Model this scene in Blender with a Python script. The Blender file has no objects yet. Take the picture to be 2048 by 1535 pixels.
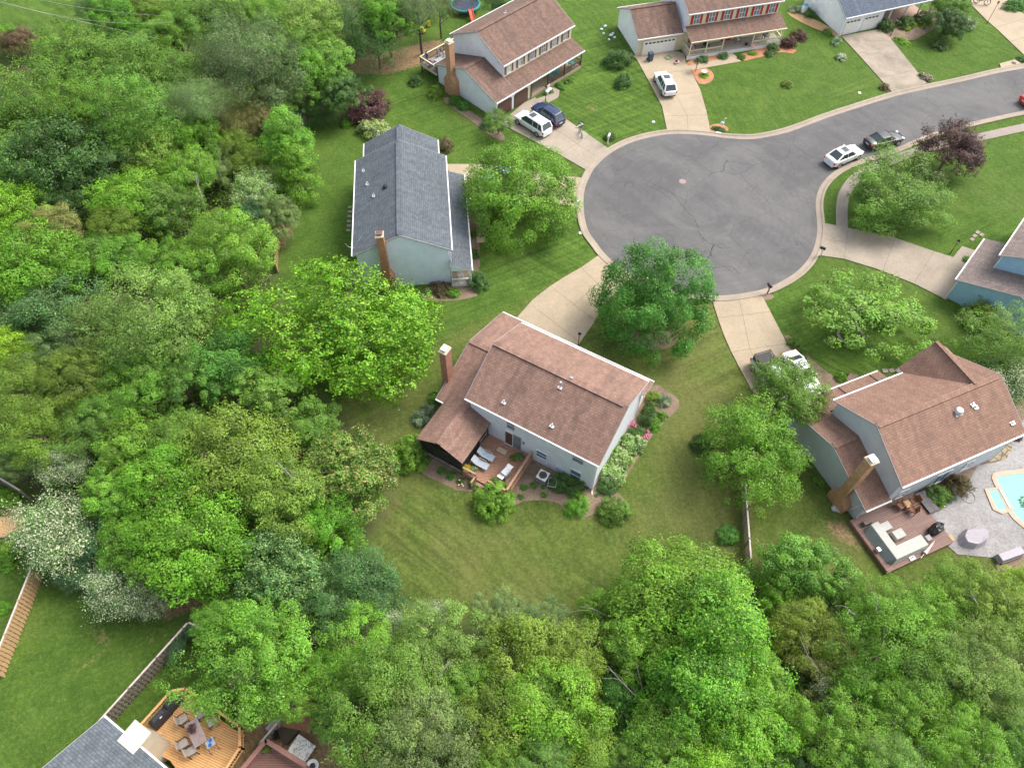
import bpy, math, random
import numpy as np
from math import radians, sin, cos, pi
from mathutils import Matrix, Vector

# ------------------------------------------------------------ camera, sky, sun
scn = bpy.context.scene
CAM_H, PITCH, ROLL, FPX = 55.0, 55.687, 0.864, 1500.0
_p, _r = radians(PITCH), radians(ROLL)
_F = np.array([0, cos(_p), -sin(_p)]); _U = np.array([0, sin(_p), cos(_p)]); _R = np.array([1., 0, 0])
_R, _U = _R*cos(_r)+_U*sin(_r), -_R*sin(_r)+_U*cos(_r)
cd = bpy.data.cameras.new('camera'); cam = bpy.data.objects.new('camera', cd); scn.collection.objects.link(cam)
cd.sensor_width = 36; cd.lens = FPX/2048*36; cd.clip_end = 2000; cd.clip_start = .5
mw = Matrix.Identity(4)
for i in range(3):
    mw[i][0] = _R[i]; mw[i][1] = _U[i]; mw[i][2] = -_F[i]
mw[2][3] = CAM_H
cam.matrix_world = mw
scn.camera = cam

SUN_AZ, SUN_EL = 28.0, 52.0
w = bpy.data.worlds.new('World'); scn.world = w; w.use_nodes = True
nt = w.node_tree
sky = nt.nodes.new('ShaderNodeTexSky'); sky.sky_type = 'NISHITA'; sky.sun_disc = False
sky.sun_elevation = radians(SUN_EL); sky.sun_rotation = radians(90-SUN_AZ)
sky.air_density = 1.0; sky.dust_density = 4.0; sky.ozone_density = 1.0
hz = nt.nodes.new('ShaderNodeHueSaturation'); hz.inputs['Saturation'].default_value = .5      # overcast: little blue left in the sky
nt.links.new(sky.outputs[0], hz.inputs['Color']); nt.links.new(hz.outputs[0], nt.nodes['Background'].inputs[0])
nt.nodes['Background'].inputs[1].default_value = 0.15
sd = bpy.data.lights.new('sun', 'SUN'); sd.energy = 1.45; sd.angle = radians(28); sd.color = (1, .93, .83)
so = bpy.data.objects.new('sun', sd); scn.collection.objects.link(so)
_sv = Vector((cos(radians(SUN_EL))*cos(radians(SUN_AZ)), cos(radians(SUN_EL))*sin(radians(SUN_AZ)), sin(radians(SUN_EL))))
so.rotation_euler = _sv.to_track_quat('Z', 'Y').to_euler(); so.location = (60, 40, 90)
scn.view_settings.view_transform = 'Standard'; scn.view_settings.look = 'None'
scn.view_settings.exposure = 1.12; scn.view_settings.gamma = 1

# ------------------------------------------------------------ helpers
col = scn.collection
def W(px, py, z=0.0):
    """surveyed spot: the point at height z that the photograph shows at (px, py)"""
    d = (px-1024)/FPX*_R-(py-767.5)/FPX*_U+_F
    t = (CAM_H-z)/-d[2]
    return Vector((d[0]*t, d[1]*t, z))
def dist(px, py, z=0.0):
    return (W(px, py, z)-Vector((0, 0, CAM_H))).dot(Vector(_F))
def tag(o, label=None, cat=None, group=None, kind=None):
    if label: o['label'] = label
    if cat: o['category'] = cat
    if group: o['group'] = group
    if kind: o['kind'] = kind
    return o
def thing(name, label, cat, loc=(0, 0, 0), rz=0.0, group=None):
    o = bpy.data.objects.new(name, None); col.objects.link(o); o.empty_display_size = .3
    o.location = loc; o.rotation_euler = (0, 0, rz)
    return tag(o, label, cat, group)
def copy_tree(o, parent=None, label=None):
    c = o.copy(); col.objects.link(c)
    if parent: c.parent = parent
    if label: c['label'] = label
    for ch in list(o.children): copy_tree(ch, c)
    return c

class MB:
    def __init__(s): s.v = []; s.f = []; s.m = []
    def add(s, vs, fs, m=0):
        n = len(s.v); s.v += [tuple(v) for v in vs]
        for f in fs: s.f.append([n+i for i in f]); s.m.append(m)
        return s
    def box(s, x0, x1, y0, y1, z0, z1, m=0):
        v = [(x, y, z) for z in (z0, z1) for y in (y0, y1) for x in (x0, x1)]
        return s.add(v, [(0, 2, 3, 1), (4, 5, 7, 6), (0, 1, 5, 4), (2, 6, 7, 3), (0, 4, 6, 2), (1, 3, 7, 5)], m)
    def obox(s, c, d, rz=0, rx=0, ry=0, m=0):
        M = Matrix.Translation(Vector(c)) @ Matrix.Rotation(rz, 4, 'Z') @ Matrix.Rotation(ry, 4, 'Y') @ Matrix.Rotation(rx, 4, 'X')
        v = [M @ Vector((x*d[0]/2, y*d[1]/2, z*d[2]/2)) for z in (-1, 1) for y in (-1, 1) for x in (-1, 1)]
        return s.add(v, [(0, 2, 3, 1), (4, 5, 7, 6), (0, 1, 5, 4), (2, 6, 7, 3), (0, 4, 6, 2), (1, 3, 7, 5)], m)
    def beam(s, a, b, w_, h, m=0):
        a, b = Vector(a), Vector(b); d = b-a; L = d.length; d.normalize()
        up = Vector((0, 0, 1)) if abs(d.z) < .95 else Vector((1, 0, 0))
        x = d.cross(up).normalized(); y = x.cross(d).normalized()
        v = [p+x*sx*w_/2+y*sy*h/2 for p in (a, b) for sy in (-1, 1) for sx in (-1, 1)]
        return s.add(v, [(0, 2, 3, 1), (4, 5, 7, 6), (0, 1, 5, 4), (2, 6, 7, 3), (0, 4, 6, 2), (1, 3, 7, 5)], m)
    def extr(s, poly, a0, a1, axis='z', m=0, ms=None):
        """closed 2-D outline run along an axis; ms: material per side face, m caps"""
        n = len(poly)
        def P(p, t):
            return (p[0], p[1], t) if axis == 'z' else ((t, p[0], p[1]) if axis == 'x' else (p[0], t, p[1]))
        b = len(s.v); s.v += [P(p, a0) for p in poly]+[P(p, a1) for p in poly]
        s.f.append([b+i for i in range(n)][::-1]); s.m.append(m)
        s.f.append([b+n+i for i in range(n)]); s.m.append(m)
        for i in range(n):
            j = (i+1) % n; s.f.append([b+i, b+j, b+n+j, b+n+i]); s.m.append(ms[i] if ms else m)
        return s
    def cyl(s, x, y, z0, z1, r0, r1=None, n=12, m=0, cap=True):
        r1 = r0 if r1 is None else r1
        v = [(x+r*cos(2*pi*i/n), y+r*sin(2*pi*i/n), z) for r, z in ((r0, z0), (r1, z1)) for i in range(n)]
        f = [(i, (i+1) % n, n+(i+1) % n, n+i) for i in range(n)]
        if cap: f += [tuple(range(n))[::-1], tuple(range(n, 2*n))]
        return s.add(v, f, m)
    def lathe(s, x, y, prof, n=16, m=0):
        v = [(x+r*cos(2*pi*i/n), y+r*sin(2*pi*i/n), z) for r, z in prof for i in range(n)]
        f = [(k*n+i, k*n+(i+1) % n, (k+1)*n+(i+1) % n, (k+1)*n+i) for k in range(len(prof)-1) for i in range(n)]
        f += [tuple(range(n))[::-1], tuple(range((len(prof)-1)*n, len(prof)*n))]
        return s.add(v, f, m)
    def tube(s, pts, r, n=6, m=0, r1=None):
        pts = [Vector(p) for p in pts]; r1 = r if r1 is None else r1; rings = []
        for k, p in enumerate(pts):
            d = (pts[min(k+1, len(pts)-1)]-pts[max(k-1, 0)]).normalized()
            up = Vector((0, 0, 1)) if abs(d.z) < .9 else Vector((1, 0, 0))
            x = d.cross(up).normalized(); y = x.cross(d)
            rr = r+(r1-r)*k/max(1, len(pts)-1)
            rings += [p+x*rr*cos(2*pi*i/n)+y*rr*sin(2*pi*i/n) for i in range(n)]
        f = [(k*n+i, k*n+(i+1) % n, (k+1)*n+(i+1) % n, (k+1)*n+i) for k in range(len(pts)-1) for i in range(n)]
        f += [tuple(range(n)), tuple(range((len(pts)-1)*n, len(pts)*n))[::-1]]
        return s.add(rings, f, m)
    def ring(s, c, R0, r, axis='y', n=18, k=6, m=0):
        pts = []
        for i in range(n):
            a = 2*pi*i/n
            for j in range(k):
                b = 2*pi*j/k; q = R0+r*cos(b); h = r*sin(b)
                p = (q*cos(a), h, q*sin(a)) if axis == 'y' else (q*cos(a), q*sin(a), h)
                pts.append((c[0]+p[0], c[1]+p[1], c[2]+p[2]))
        f = [(i*k+j, i*k+(j+1) % k, ((i+1) % n)*k+(j+1) % k, ((i+1) % n)*k+j) for i in range(n) for j in range(k)]
        return s.add(pts, f, m)
    def blob(s, c, r, n=10, k=7, m=0, seed=0, amp=.12):
        rg = random.Random(seed); v = []
        for a in range(k+1):
            th = pi*a/k
            for b in range(n):
                q = 1+rg.uniform(-amp, amp)
                v.append((c[0]+r[0]*q*sin(th)*cos(2*pi*b/n), c[1]+r[1]*q*sin(th)*sin(2*pi*b/n), c[2]+r[2]*q*cos(th)))
        f = [(a*n+b, (a+1)*n+b, (a+1)*n+(b+1) % n, a*n+(b+1) % n) for a in range(k) for b in range(n)]
        return s.add(v, f, m)
    def build(s, name, mats, parent=None, smooth=False, bevel=0):
        me = bpy.data.meshes.new(name); me.from_pydata(s.v, [], s.f)
        mats = mats if isinstance(mats, (list, tuple)) else [mats]
        for m in mats: me.materials.append(m)
        if len(mats) > 1: me.polygons.foreach_set('material_index', s.m)
        if smooth: me.polygons.foreach_set('use_smooth', [True]*len(s.f))
        me.update()
        o = bpy.data.objects.new(name, me); col.objects.link(o)
        if parent: o.parent = parent
        if bevel:
            b = o.modifiers.new('bevel', 'BEVEL'); b.width = bevel; b.segments = 2; b.limit_method = 'ANGLE'
        return o

# ------------------------------------------------------------ materials
def nodes(name):
    m = bpy.data.materials.new(name); m.use_nodes = True
    nt = m.node_tree; return m, nt, nt.nodes, nt.links, nt.nodes['Principled BSDF']
def nd(N, t, **kw):
    n = N.new('ShaderNode'+t)
    for k, v in kw.items():
        if k in n.inputs.keys(): n.inputs[k].default_value = v
        else: setattr(n, k, v)
    return n
def mixc(N, L, fac, a, b, mode='MIX'):
    n = N.new('ShaderNodeMix'); n.data_type = 'RGBA'; n.blend_type = mode
    for i, x in ((0, fac), (6, a), (7, b)):
        if isinstance(x, (int, float)): n.inputs[i].default_value = x
        elif isinstance(x, tuple): n.inputs[i].default_value = (*x[:3], 1)
        else: L.new(x, n.inputs[i])
    return n.outputs[2]
def ramp(N, L, src, stops):
    r = N.new('ShaderNodeValToRGB'); e = r.color_ramp.elements
    while len(e) < len(stops): e.new(.5)
    for q, (p, c) in zip(e, stops): q.position = p; q.color = (c, c, c, 1) if isinstance(c, (int, float)) else (*c, 1)
    L.new(src, r.inputs[0]); return r.outputs[0]
def noise(N, L, co, scale, detail=3, rough=.6, dist_=0):
    n = nd(N, 'TexNoise', Scale=scale, Detail=detail, Roughness=rough, Distortion=dist_)
    if co is not None: L.new(co, n.inputs['Vector'])
    return n.outputs[0]
def mapping(N, L, co, scale=(1, 1, 1), rot=(0, 0, 0), loc=(0, 0, 0)):
    m = N.new('ShaderNodeMapping'); m.inputs['Scale'].default_value = scale; m.inputs['Rotation'].default_value = rot
    m.inputs['Location'].default_value = loc; L.new(co, m.inputs[0]); return m.outputs[0]
def bump(N, L, P, h, s=.3, d=.02):
    b = nd(N, 'Bump', Strength=s, Distance=d); L.new(h, b.inputs['Height']); L.new(b.outputs[0], P.inputs['Normal'])
_mc = {}
def mat(name, c, rough=.6, metal=0, var=.12, scale=6, coat=0):
    if name in _mc: return _mc[name]
    m, nt, N, L, P = nodes(name)
    co = N.new('ShaderNodeTexCoord').outputs['Object']
    n = noise(N, L, co, scale, 4, .65)
    f = ramp(N, L, n, [(.3, 0.), (.7, 1.)])
    L.new(mixc(N, L, f, tuple(x*(1-var) for x in c), tuple(min(1, x*(1+var)) for x in c)), P.inputs['Base Color'])
    P.inputs['Roughness'].default_value = rough; P.inputs['Metallic'].default_value = metal
    P.inputs['Coat Weight'].default_value = coat
    _mc[name] = m; return m
def shingle(name, c1, c2, stain=(.07, .05, .045), stain_amt=.5):
    m, nt, N, L, P = nodes(name)
    co = N.new('ShaderNodeTexCoord').outputs['Object']
    br = nd(N, 'TexBrick', Scale=1.0); br.offset = .5
    br.inputs['Brick Width'].default_value = .32; br.inputs['Row Height'].default_value = .17
    br.inputs['Mortar Size'].default_value = .014; br.inputs['Mortar Smooth'].default_value = .4
    br.inputs['Color1'].default_value = (*c1, 1); br.inputs['Color2'].default_value = (*c2, 1)
    br.inputs['Mortar'].default_value = (*[x*.55 for x in c1], 1)
    L.new(co, br.inputs['Vector'])
    n1 = noise(N, L, co, 14, 5, .8)
    a = mixc(N, L, .7, br.outputs[0], ramp(N, L, n1, [(.3, .3), (.7, .7)]), 'OVERLAY')
    a = mixc(N, L, .5, a, ramp(N, L, noise(N, L, mapping(N, L, co, (1, .25, .25)), 2.2, 4, .7), [(.3, .3), (.7, .7)]), 'OVERLAY')
    st = noise(N, L, mapping(N, L, co, (.8, .14, .14)), 1.6, 5, .65, .4)
    f = ramp(N, L, st, [(.5, 0.), (.72, stain_amt)])
    a = mixc(N, L, f, a, stain)
    L.new(a, P.inputs['Base Color']); P.inputs['Roughness'].default_value = .92
    bump(N, L, P, br.outputs['Fac'], .5, -.012)
    return m
def siding(name, c, pitch=.13):
    m, nt, N, L, P = nodes(name)
    co = N.new('ShaderNodeTexCoord').outputs['Object']
    wv = nd(N, 'TexWave', Scale=1.0); wv.wave_type = 'BANDS'; wv.bands_direction = 'Z'; wv.wave_profile = 'SAW'
    L.new(mapping(N, L, co, (1, 1, 1/pitch/3.1416)), wv.inputs['Vector'])
    f = ramp(N, L, wv.outputs[1], [(0, 0.), (.12, 1.)])
    n = noise(N, L, co, 1.3, 4, .6)
    base = mixc(N, L, ramp(N, L, n, [(.35, 0.), (.65, 1.)]), tuple(x*.93 for x in c), tuple(min(1, x*1.04) for x in c))
    L.new(mixc(N, L, f, mixc(N, L, .16, base, (.1, .1, .12)), base), P.inputs['Base Color'])
    P.inputs['Roughness'].default_value = .55; bump(N, L, P, wv.outputs[1], .3, .015)
    return m
def brickm(name, c1, c2):
    m, nt, N, L, P = nodes(name)
    g = N.new('ShaderNodeTexCoord').outputs['Object']
    sp = N.new('ShaderNodeSeparateXYZ'); L.new(g, sp.inputs[0])
    ad = N.new('ShaderNodeMath'); L.new(sp.outputs[0], ad.inputs[0]); L.new(sp.outputs[1], ad.inputs[1])
    cb = N.new('ShaderNodeCombineXYZ'); L.new(ad.outputs[0], cb.inputs[0]); L.new(sp.outputs[2], cb.inputs[1])
    br = nd(N, 'TexBrick', Scale=1.0); br.inputs['Brick Width'].default_value = .22; br.inputs['Row Height'].default_value = .085
    br.inputs['Mortar Size'].default_value = .006
    br.inputs['Color1'].default_value = (*c1, 1); br.inputs['Color2'].default_value = (*c2, 1); br.inputs['Mortar'].default_value = (.36, .25, .18, 1)
    L.new(cb.outputs[0], br.inputs['Vector'])
    n = noise(N, L, g, 2.5, 4)
    L.new(mixc(N, L, .5, br.outputs[0], ramp(N, L, n, [(.3, .35), (.7, .65)]), 'OVERLAY'), P.inputs['Base Color']); P.inputs['Roughness'].default_value = .9
    bump(N, L, P, br.outputs['Fac'], .4, -.01)
    return m
def planks(name, c1, c2, width=.14, rot=0.0):
    m, nt, N, L, P = nodes(name)
    co = N.new('ShaderNodeTexCoord').outputs['Object']
    mp = mapping(N, L, co, (1, 1, 1), (0, 0, rot))
    br = nd(N, 'TexBrick', Scale=1.0); br.inputs['Brick Width'].default_value = 3.6; br.inputs['Row Height'].default_value = width
    br.inputs['Mortar Size'].default_value = .012; br.inputs['Mortar Smooth'].default_value = .2
    br.inputs['Color1'].default_value = (*c1, 1); br.inputs['Color2'].default_value = (*c2, 1)
    br.inputs['Mortar'].default_value = (*[x*.25 for x in c1], 1); L.new(mp, br.inputs['Vector'])
    n = noise(N, L, mapping(N, L, mp, (1.2, 9, 1)), 2.2, 5, .7)
    L.new(mixc(N, L, .6, br.outputs[0], ramp(N, L, n, [(.3, .35), (.7, .65)]), 'OVERLAY'), P.inputs['Base Color'])
    P.inputs['Roughness'].default_value = .75; bump(N, L, P, br.outputs['Fac'], .4, -.008)
    return m
def concrete(name, c, stain=.35, warm=1.0):
    m, nt, N, L, P = nodes(name)
    co = N.new('ShaderNodeTexCoord').outputs['Object']
    a = mixc(N, L, ramp(N, L, noise(N, L, co, .35, 5, .65, .5), [(.38, 0.), (.68, stain)]), c, tuple(x*.55 for x in c))
    a = mixc(N, L, .35, a, ramp(N, L, noise(N, L, co, 5, 5, .75), [(.3, .3), (.7, .7)]), 'OVERLAY')
    a = mixc(N, L, .3, a, ramp(N, L, noise(N, L, co, 45, 2, .8), [(.3, .3), (.7, .7)]), 'OVERLAY')
    L.new(a, P.inputs['Base Color']); P.inputs['Roughness'].default_value = .9
    return m
def mulch(name, c1, c2):
    m, nt, N, L, P = nodes(name)
    co = N.new('ShaderNodeTexCoord').outputs['Object']
    v = nd(N, 'TexVoronoi', Scale=9.0); L.new(co, v.inputs['Vector'])
    f = noise(N, L, co, 1.2, 5, .7)
    a = mixc(N, L, ramp(N, L, f, [(.35, 0.), (.65, 1.)]), c1, c2)
    a = mixc(N, L, .7, a, ramp(N, L, noise(N, L, co, 22, 4, .8), [(.35, .15), (.65, .8)]), 'OVERLAY')
    L.new(a, P.inputs['Base Color']); P.inputs['Roughness'].default_value = .95; bump(N, L, P, v.outputs[0], .6, .03)
    return m
def glass(name, c=(.05, .07, .09)):
    m, nt, N, L, P = nodes(name)
    co = N.new('ShaderNodeTexCoord').outputs['Object']
    n = noise(N, L, co, 1.2, 2)
    L.new(mixc(N, L, n, tuple(x*.6 for x in c), tuple(x*1.6 for x in c)), P.inputs['Base Color'])
    P.inputs['Roughness'].default_value = .08; P.inputs['Specular IOR Level'].default_value = .7
    return m

M_ROOF_BROWN = shingle('brown_shingles', (.205, .120, .090), (.270, .165, .127))
M_ROOF_G = shingle('russet_shingles', (.210, .120, .086), (.260, .155, .114), stain_amt=.22)
M_ROOF_C = shingle('weathered_brown_shingles', (.145, .090, .068), (.200, .126, .096), stain_amt=.5)
M_ROOF_GREY = shingle('charcoal_shingles', (.078, .092, .107), (.112, .130, .150), (.03, .035, .04), .2)
M_ROOF_SLATE = shingle('slate_blue_shingles', (.075, .095, .128), (.105, .13, .17), (.04, .05, .06), .2)
M_ROOF_TAN = shingle('grey_brown_shingles', (.17, .135, .12), (.235, .19, .17), (.1, .08, .08), .2)
M_WALL_A = siding('pale_grey_siding', (.72, .75, .81))
M_WALL_B = siding('light_blue_siding', (.74, .81, .93))
M_WALL_C = siding('white_siding', (.82, .84, .87))
M_WALL_D = siding('cream_siding', (.60, .53, .36))
M_WALL_F = siding('sky_blue_siding', (.33, .52, .68))
M_WALL_G = siding('cool_grey_siding', (.54, .57, .62))
M_WHITE = mat('white_trim', (.70, .70, .70), .45, var=.04)
M_CREAM = mat('cream_trim', (.66, .61, .43), .5, var=.04)
M_BRICK = brickm('orange_brown_brick', (.44, .21, .11), (.55, .31, .17))
M_BRICK_G = brickm('tan_brown_brick', (.42, .20, .10), (.52, .29, .16))
M_FOUND = concrete('foundation_concrete', (.50, .48, .45))
M_DECK_A = planks('cedar_deck_boards', (.36, .19, .12), (.42, .235, .15), .14, radians(-38))
M_WOOD_A = mat('cedar_rail_wood', (.38, .22, .15), .7, var=.2, scale=4)
M_DECK_G = planks('brown_composite_boards', (.19, .115, .095), (.24, .15, .125), .14, 0)
M_DECK_H = planks('orange_stained_boards', (.62, .34, .135), (.68, .40, .17), .14, radians(20))
M_WOOD_H = mat('orange_rail_wood', (.66, .36, .15), .7, var=.12, scale=4)
M_DECK_I = planks('maroon_deck_boards', (.15, .075, .06), (.19, .095, .075), .14, 0)
M_WOOD_I = mat('maroon_rail_wood', (.24, .12, .10), .7, var=.12, scale=4)
M_DECK_C = planks('grey_deck_boards', (.30, .27, .25), (.36, .32, .30), .14, 0)
M_SCREEN = mat('dark_insect_screen', (.022, .025, .028), .5, var=.3, scale=2)
M_DARK = mat('dark_bronze', (.045, .035, .03), .5)
M_BLACK = mat('black_plastic', (.018, .018, .02), .45)
M_IRON = mat('black_iron', (.02, .02, .022), .4, .4)
M_GREY = mat('mid_grey_metal', (.28, .29, .30), .45, .3)
M_LGREY = mat('light_grey_metal', (.55, .56, .57), .4, .5)
M_RED = mat('barn_red_paint', (.45, .03, .03), .5)
M_GLASS = glass('window_glass', (.17, .20, .21))
M_GLASSB = glass('blue_window_glass', (.09, .17, .25))
M_DOORBR = mat('dark_brown_door', (.10, .055, .04), .5)
M_SHUT_C = mat('mauve_brown_shutter', (.16, .11, .12), .6)
M_TERRA = mat('terracotta', (.42, .16, .09), .8)
M_FOLDW = mat('weathered_wood', (.22, .19, .155), .85, var=.3, scale=3)
M_TANW = planks('tan_fence_boards', (.42, .27, .14), (.52, .35, .19), .15, 0)
M_SKIN = mat('skin', (.55, .33, .24), .5, var=.05)
M_BARK = mat('bark', (.13, .10, .08), .9, var=.35, scale=5)
M_PBARK = mat('pale_bark', (.24, .22, .19), .9, var=.3, scale=5)

def leafmat(name, tipc, transl=.32, dead=None, blossom=None):
    m, nt, N, L, P = nodes(name)
    oi = N.new('ShaderNodeObjectInfo'); at_ = N.new('ShaderNodeAttribute'); at_.attribute_name = 'rnd'
    tp = N.new('ShaderNodeAttribute'); tp.attribute_name = 'tip'
    hs = N.new('ShaderNodeHueSaturation'); hs.inputs['Saturation'].default_value = 1.0
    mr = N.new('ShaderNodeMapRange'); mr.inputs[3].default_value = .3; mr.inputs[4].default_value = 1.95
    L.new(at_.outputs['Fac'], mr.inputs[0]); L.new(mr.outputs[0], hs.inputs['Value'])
    mh = N.new('ShaderNodeMapRange'); mh.inputs[3].default_value = .475; mh.inputs[4].default_value = .515
    n = noise(N, L, N.new('ShaderNodeTexCoord').outputs['Object'], 2.6, 2)
    L.new(n, mh.inputs[0]); L.new(mh.outputs[0], hs.inputs['Hue'])
    L.new(oi.outputs['Color'], hs.inputs['Color'])
    c = mixc(N, L, tp.outputs['Fac'], hs.outputs[0], tipc)
    L.new(c, P.inputs['Base Color']); P.inputs['Roughness'].default_value = .5; P.inputs['Specular IOR Level'].default_value = .35
    tr = N.new('ShaderNodeBsdfTranslucent'); L.new(mixc(N, L, 1.0, c, (1.05, 1.2, .45), 'MULTIPLY'), tr.inputs[0])
    mx = N.new('ShaderNodeMixShader'); mx.inputs[0].default_value = transl
    L.new(P.outputs[0], mx.inputs[1]); L.new(tr.outputs[0], mx.inputs[2]); L.new(mx.outputs[0], N['Material Output'].inputs[0])
    return m
LF = leafmat('leaf_plain', (.30, .48, .06))
LF_TIP = leafmat('leaf_lime_tips', (.36, .58, .05))
LF_RED = leafmat('leaf_pink_tips', (.55, .38, .17))
LF_PALE = leafmat('leaf_pale_tips', (.36, .50, .15))
LF_BLOSSOM = leafmat('leaf_cream_blossom', (.78, .78, .58), .3)
LF_DARK = leafmat('leaf_copper', (.16, .085, .05), .2)
LF_NEEDLE = leafmat('needle_leaf', (.14, .19, .07), .3)
# ------------------------------------------------------------ foliage meshes (leaf faces spread through clumps)
def nrm(a): return a/np.maximum(1e-9, np.linalg.norm(a, axis=1, keepdims=True))
def leaf_mesh(name, P, Nn, size, rng, tip, material, width=.62, rnd=None):
    n = len(P)
    t = nrm(np.cross(Nn, rng.normal(size=(n, 3)))); b = np.cross(Nn, t)
    s = size*rng.uniform(.65, 1.35, (n, 1))
    fold = Nn*s*.12
    V = np.stack([P-t*s*.5, P+b*s*width*.5-fold, P+t*s*.5, P-b*s*width*.5-fold], 1).reshape(-1, 3)
    me = bpy.data.meshes.new(name)
    me.vertices.add(4*n); me.vertices.foreach_set('co', V.astype(np.float32).ravel())
    me.loops.add(4*n); me.loops.foreach_set('vertex_index', np.arange(4*n, dtype=np.int32))
    me.polygons.add(n); me.polygons.foreach_set('loop_start', np.arange(0, 4*n, 4, dtype=np.int32))
    try: me.polygons.foreach_set('loop_total', np.full(n, 4, dtype=np.int32))
    except Exception: pass
    me.update(calc_edges=True)
    a = me.attributes.new('rnd', 'FLOAT', 'FACE'); a.data.foreach_set('value', (rng.uniform(0, 1, n) if rnd is None else rnd).astype(np.float32))
    a = me.attributes.new('tip', 'FLOAT', 'FACE'); a.data.foreach_set('value', tip.astype(np.float32))
    me.materials.append(material)
    return me
def sph(rng, n, zlo=-1.0):
    z = rng.uniform(zlo, 1, n); a = rng.uniform(0, 2*pi, n); r = np.sqrt(np.maximum(0, 1-z*z))
    return np.stack([r*np.cos(a), r*np.sin(a), z], 1)
def crown_mesh(name, seed, N=20000, ncl=150, cr=(.13, .24), leaf=.05, zlo=-.35, lob=.22, inner=.42, flat=.8, up=.5,
               tips=0.0, material=None, streak=0.0, width=.62, cone=0.0, droop=0.0, open_=0.0, clus=0.0, shoot=.10):
    rng = np.random.default_rng(seed)
    i = np.arange(ncl)+.5; z = 1-(1-zlo)*i/ncl; a = i*2.39996+rng.uniform(0, 6)
    r = np.sqrt(np.maximum(0, 1-z*z)); D = nrm(np.stack([r*np.cos(a), r*np.sin(a), z], 1)+rng.normal(size=(ncl, 3))*.16)
    K = nrm(rng.normal(size=(9, 3))*[1, 1, .6]); amp = rng.uniform(-lob, lob, 9)
    big = 1+(np.maximum(0, D@K.T)**3*amp).sum(1)
    rad = (inner+(1-inner)*rng.uniform(0, 1, ncl)**.4)*big*.86
    fillk = rng.uniform(0, 1, ncl) < .17; rad = np.where(fillk, rad*rng.uniform(.25, .75, ncl), rad)
    C = D*rad[:, None]*[1, 1, flat]
    if cone: C[:, :2] *= (1-cone*np.clip((C[:, 2:3]+.3)/1.1, 0, 1))
    R = rng.uniform(*cr, ncl)*(.6+.75*rng.uniform(0, 1, ncl))*np.where(fillk, 1.35, 1)
    keep = (rng.uniform(0, 1, ncl) > open_) | fillk; C, R, D = C[keep], R[keep], D[keep]; ncl = len(C)
    p = R**2; k = rng.choice(ncl, N, p=p/p.sum())
    d = sph(rng, N, -.75)
    rr = 1-rng.uniform(0, 1, N)**1.7*.45
    if clus:    # leaves gathered in tufts on each clump
        T = sph(rng, 14*ncl, -.5).reshape(ncl, 14, 3)
        q = T[k, rng.integers(0, 14, N)]; d = nrm(q+rng.normal(size=(N, 3))*clus); tipq = (d*q).sum(1)
    P = C[k]+d*(R[k]*rr)[:, None]*[1, 1, .8]
    # shoots: some leaves sit along short twigs that stick out of their clump
    tw = nrm(D[:, None, :]*.9+rng.normal(size=(ncl, 3, 3))*.6+np.array([0, 0, .35])); sel = (rng.uniform(0, 1, N) < shoot) & (np.linalg.norm(C[k], axis=1) > .45)
    q2 = tw[k, rng.integers(0, 3, N)]; ln = (R[k]*(.6+.6*rng.uniform(0, 1, N)**.8))[:, None]
    P = np.where(sel[:, None], C[k]+q2*ln+rng.normal(size=(N, 3))*.010, P)
    cv = rng.uniform(0, 1, ncl)
    if streak:
        P += (D[k]*rng.normal(size=(N, 1))+rng.normal(size=(N, 3))*.3)*streak*R[k][:, None]
    P[:, 2] -= droop*(P[:, 0]**2+P[:, 1]**2)
    lo_, hi_ = np.percentile(P, 1.5, axis=0), np.percentile(P, 98.5, axis=0)
    P -= (lo_+hi_)/2; P *= 2/np.mean((hi_-lo_)[:2])          # every crown spans one unit of radius
    Nn = nrm(d*.7+D[k]*.25+np.array([0, 0, up])+rng.normal(size=(N, 3))*.30)
    tip = np.zeros(N)
    if tips:
        tip = ((rng.uniform(0, 1, N) < tips) & (rr > .88) & (d[:, 2] > -.1)).astype(float)*rng.uniform(.4, 1, N)
        if clus: tip *= (tipq > .90)
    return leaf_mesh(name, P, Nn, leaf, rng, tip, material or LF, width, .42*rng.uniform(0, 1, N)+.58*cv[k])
def protos(n, base, **kw): return [crown_mesh(base, 1000+hash_(base)+i, **kw) for i in range(n)]
def hash_(s): return sum(ord(c)*(i+3) for i, c in enumerate(s)) % 9000
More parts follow.
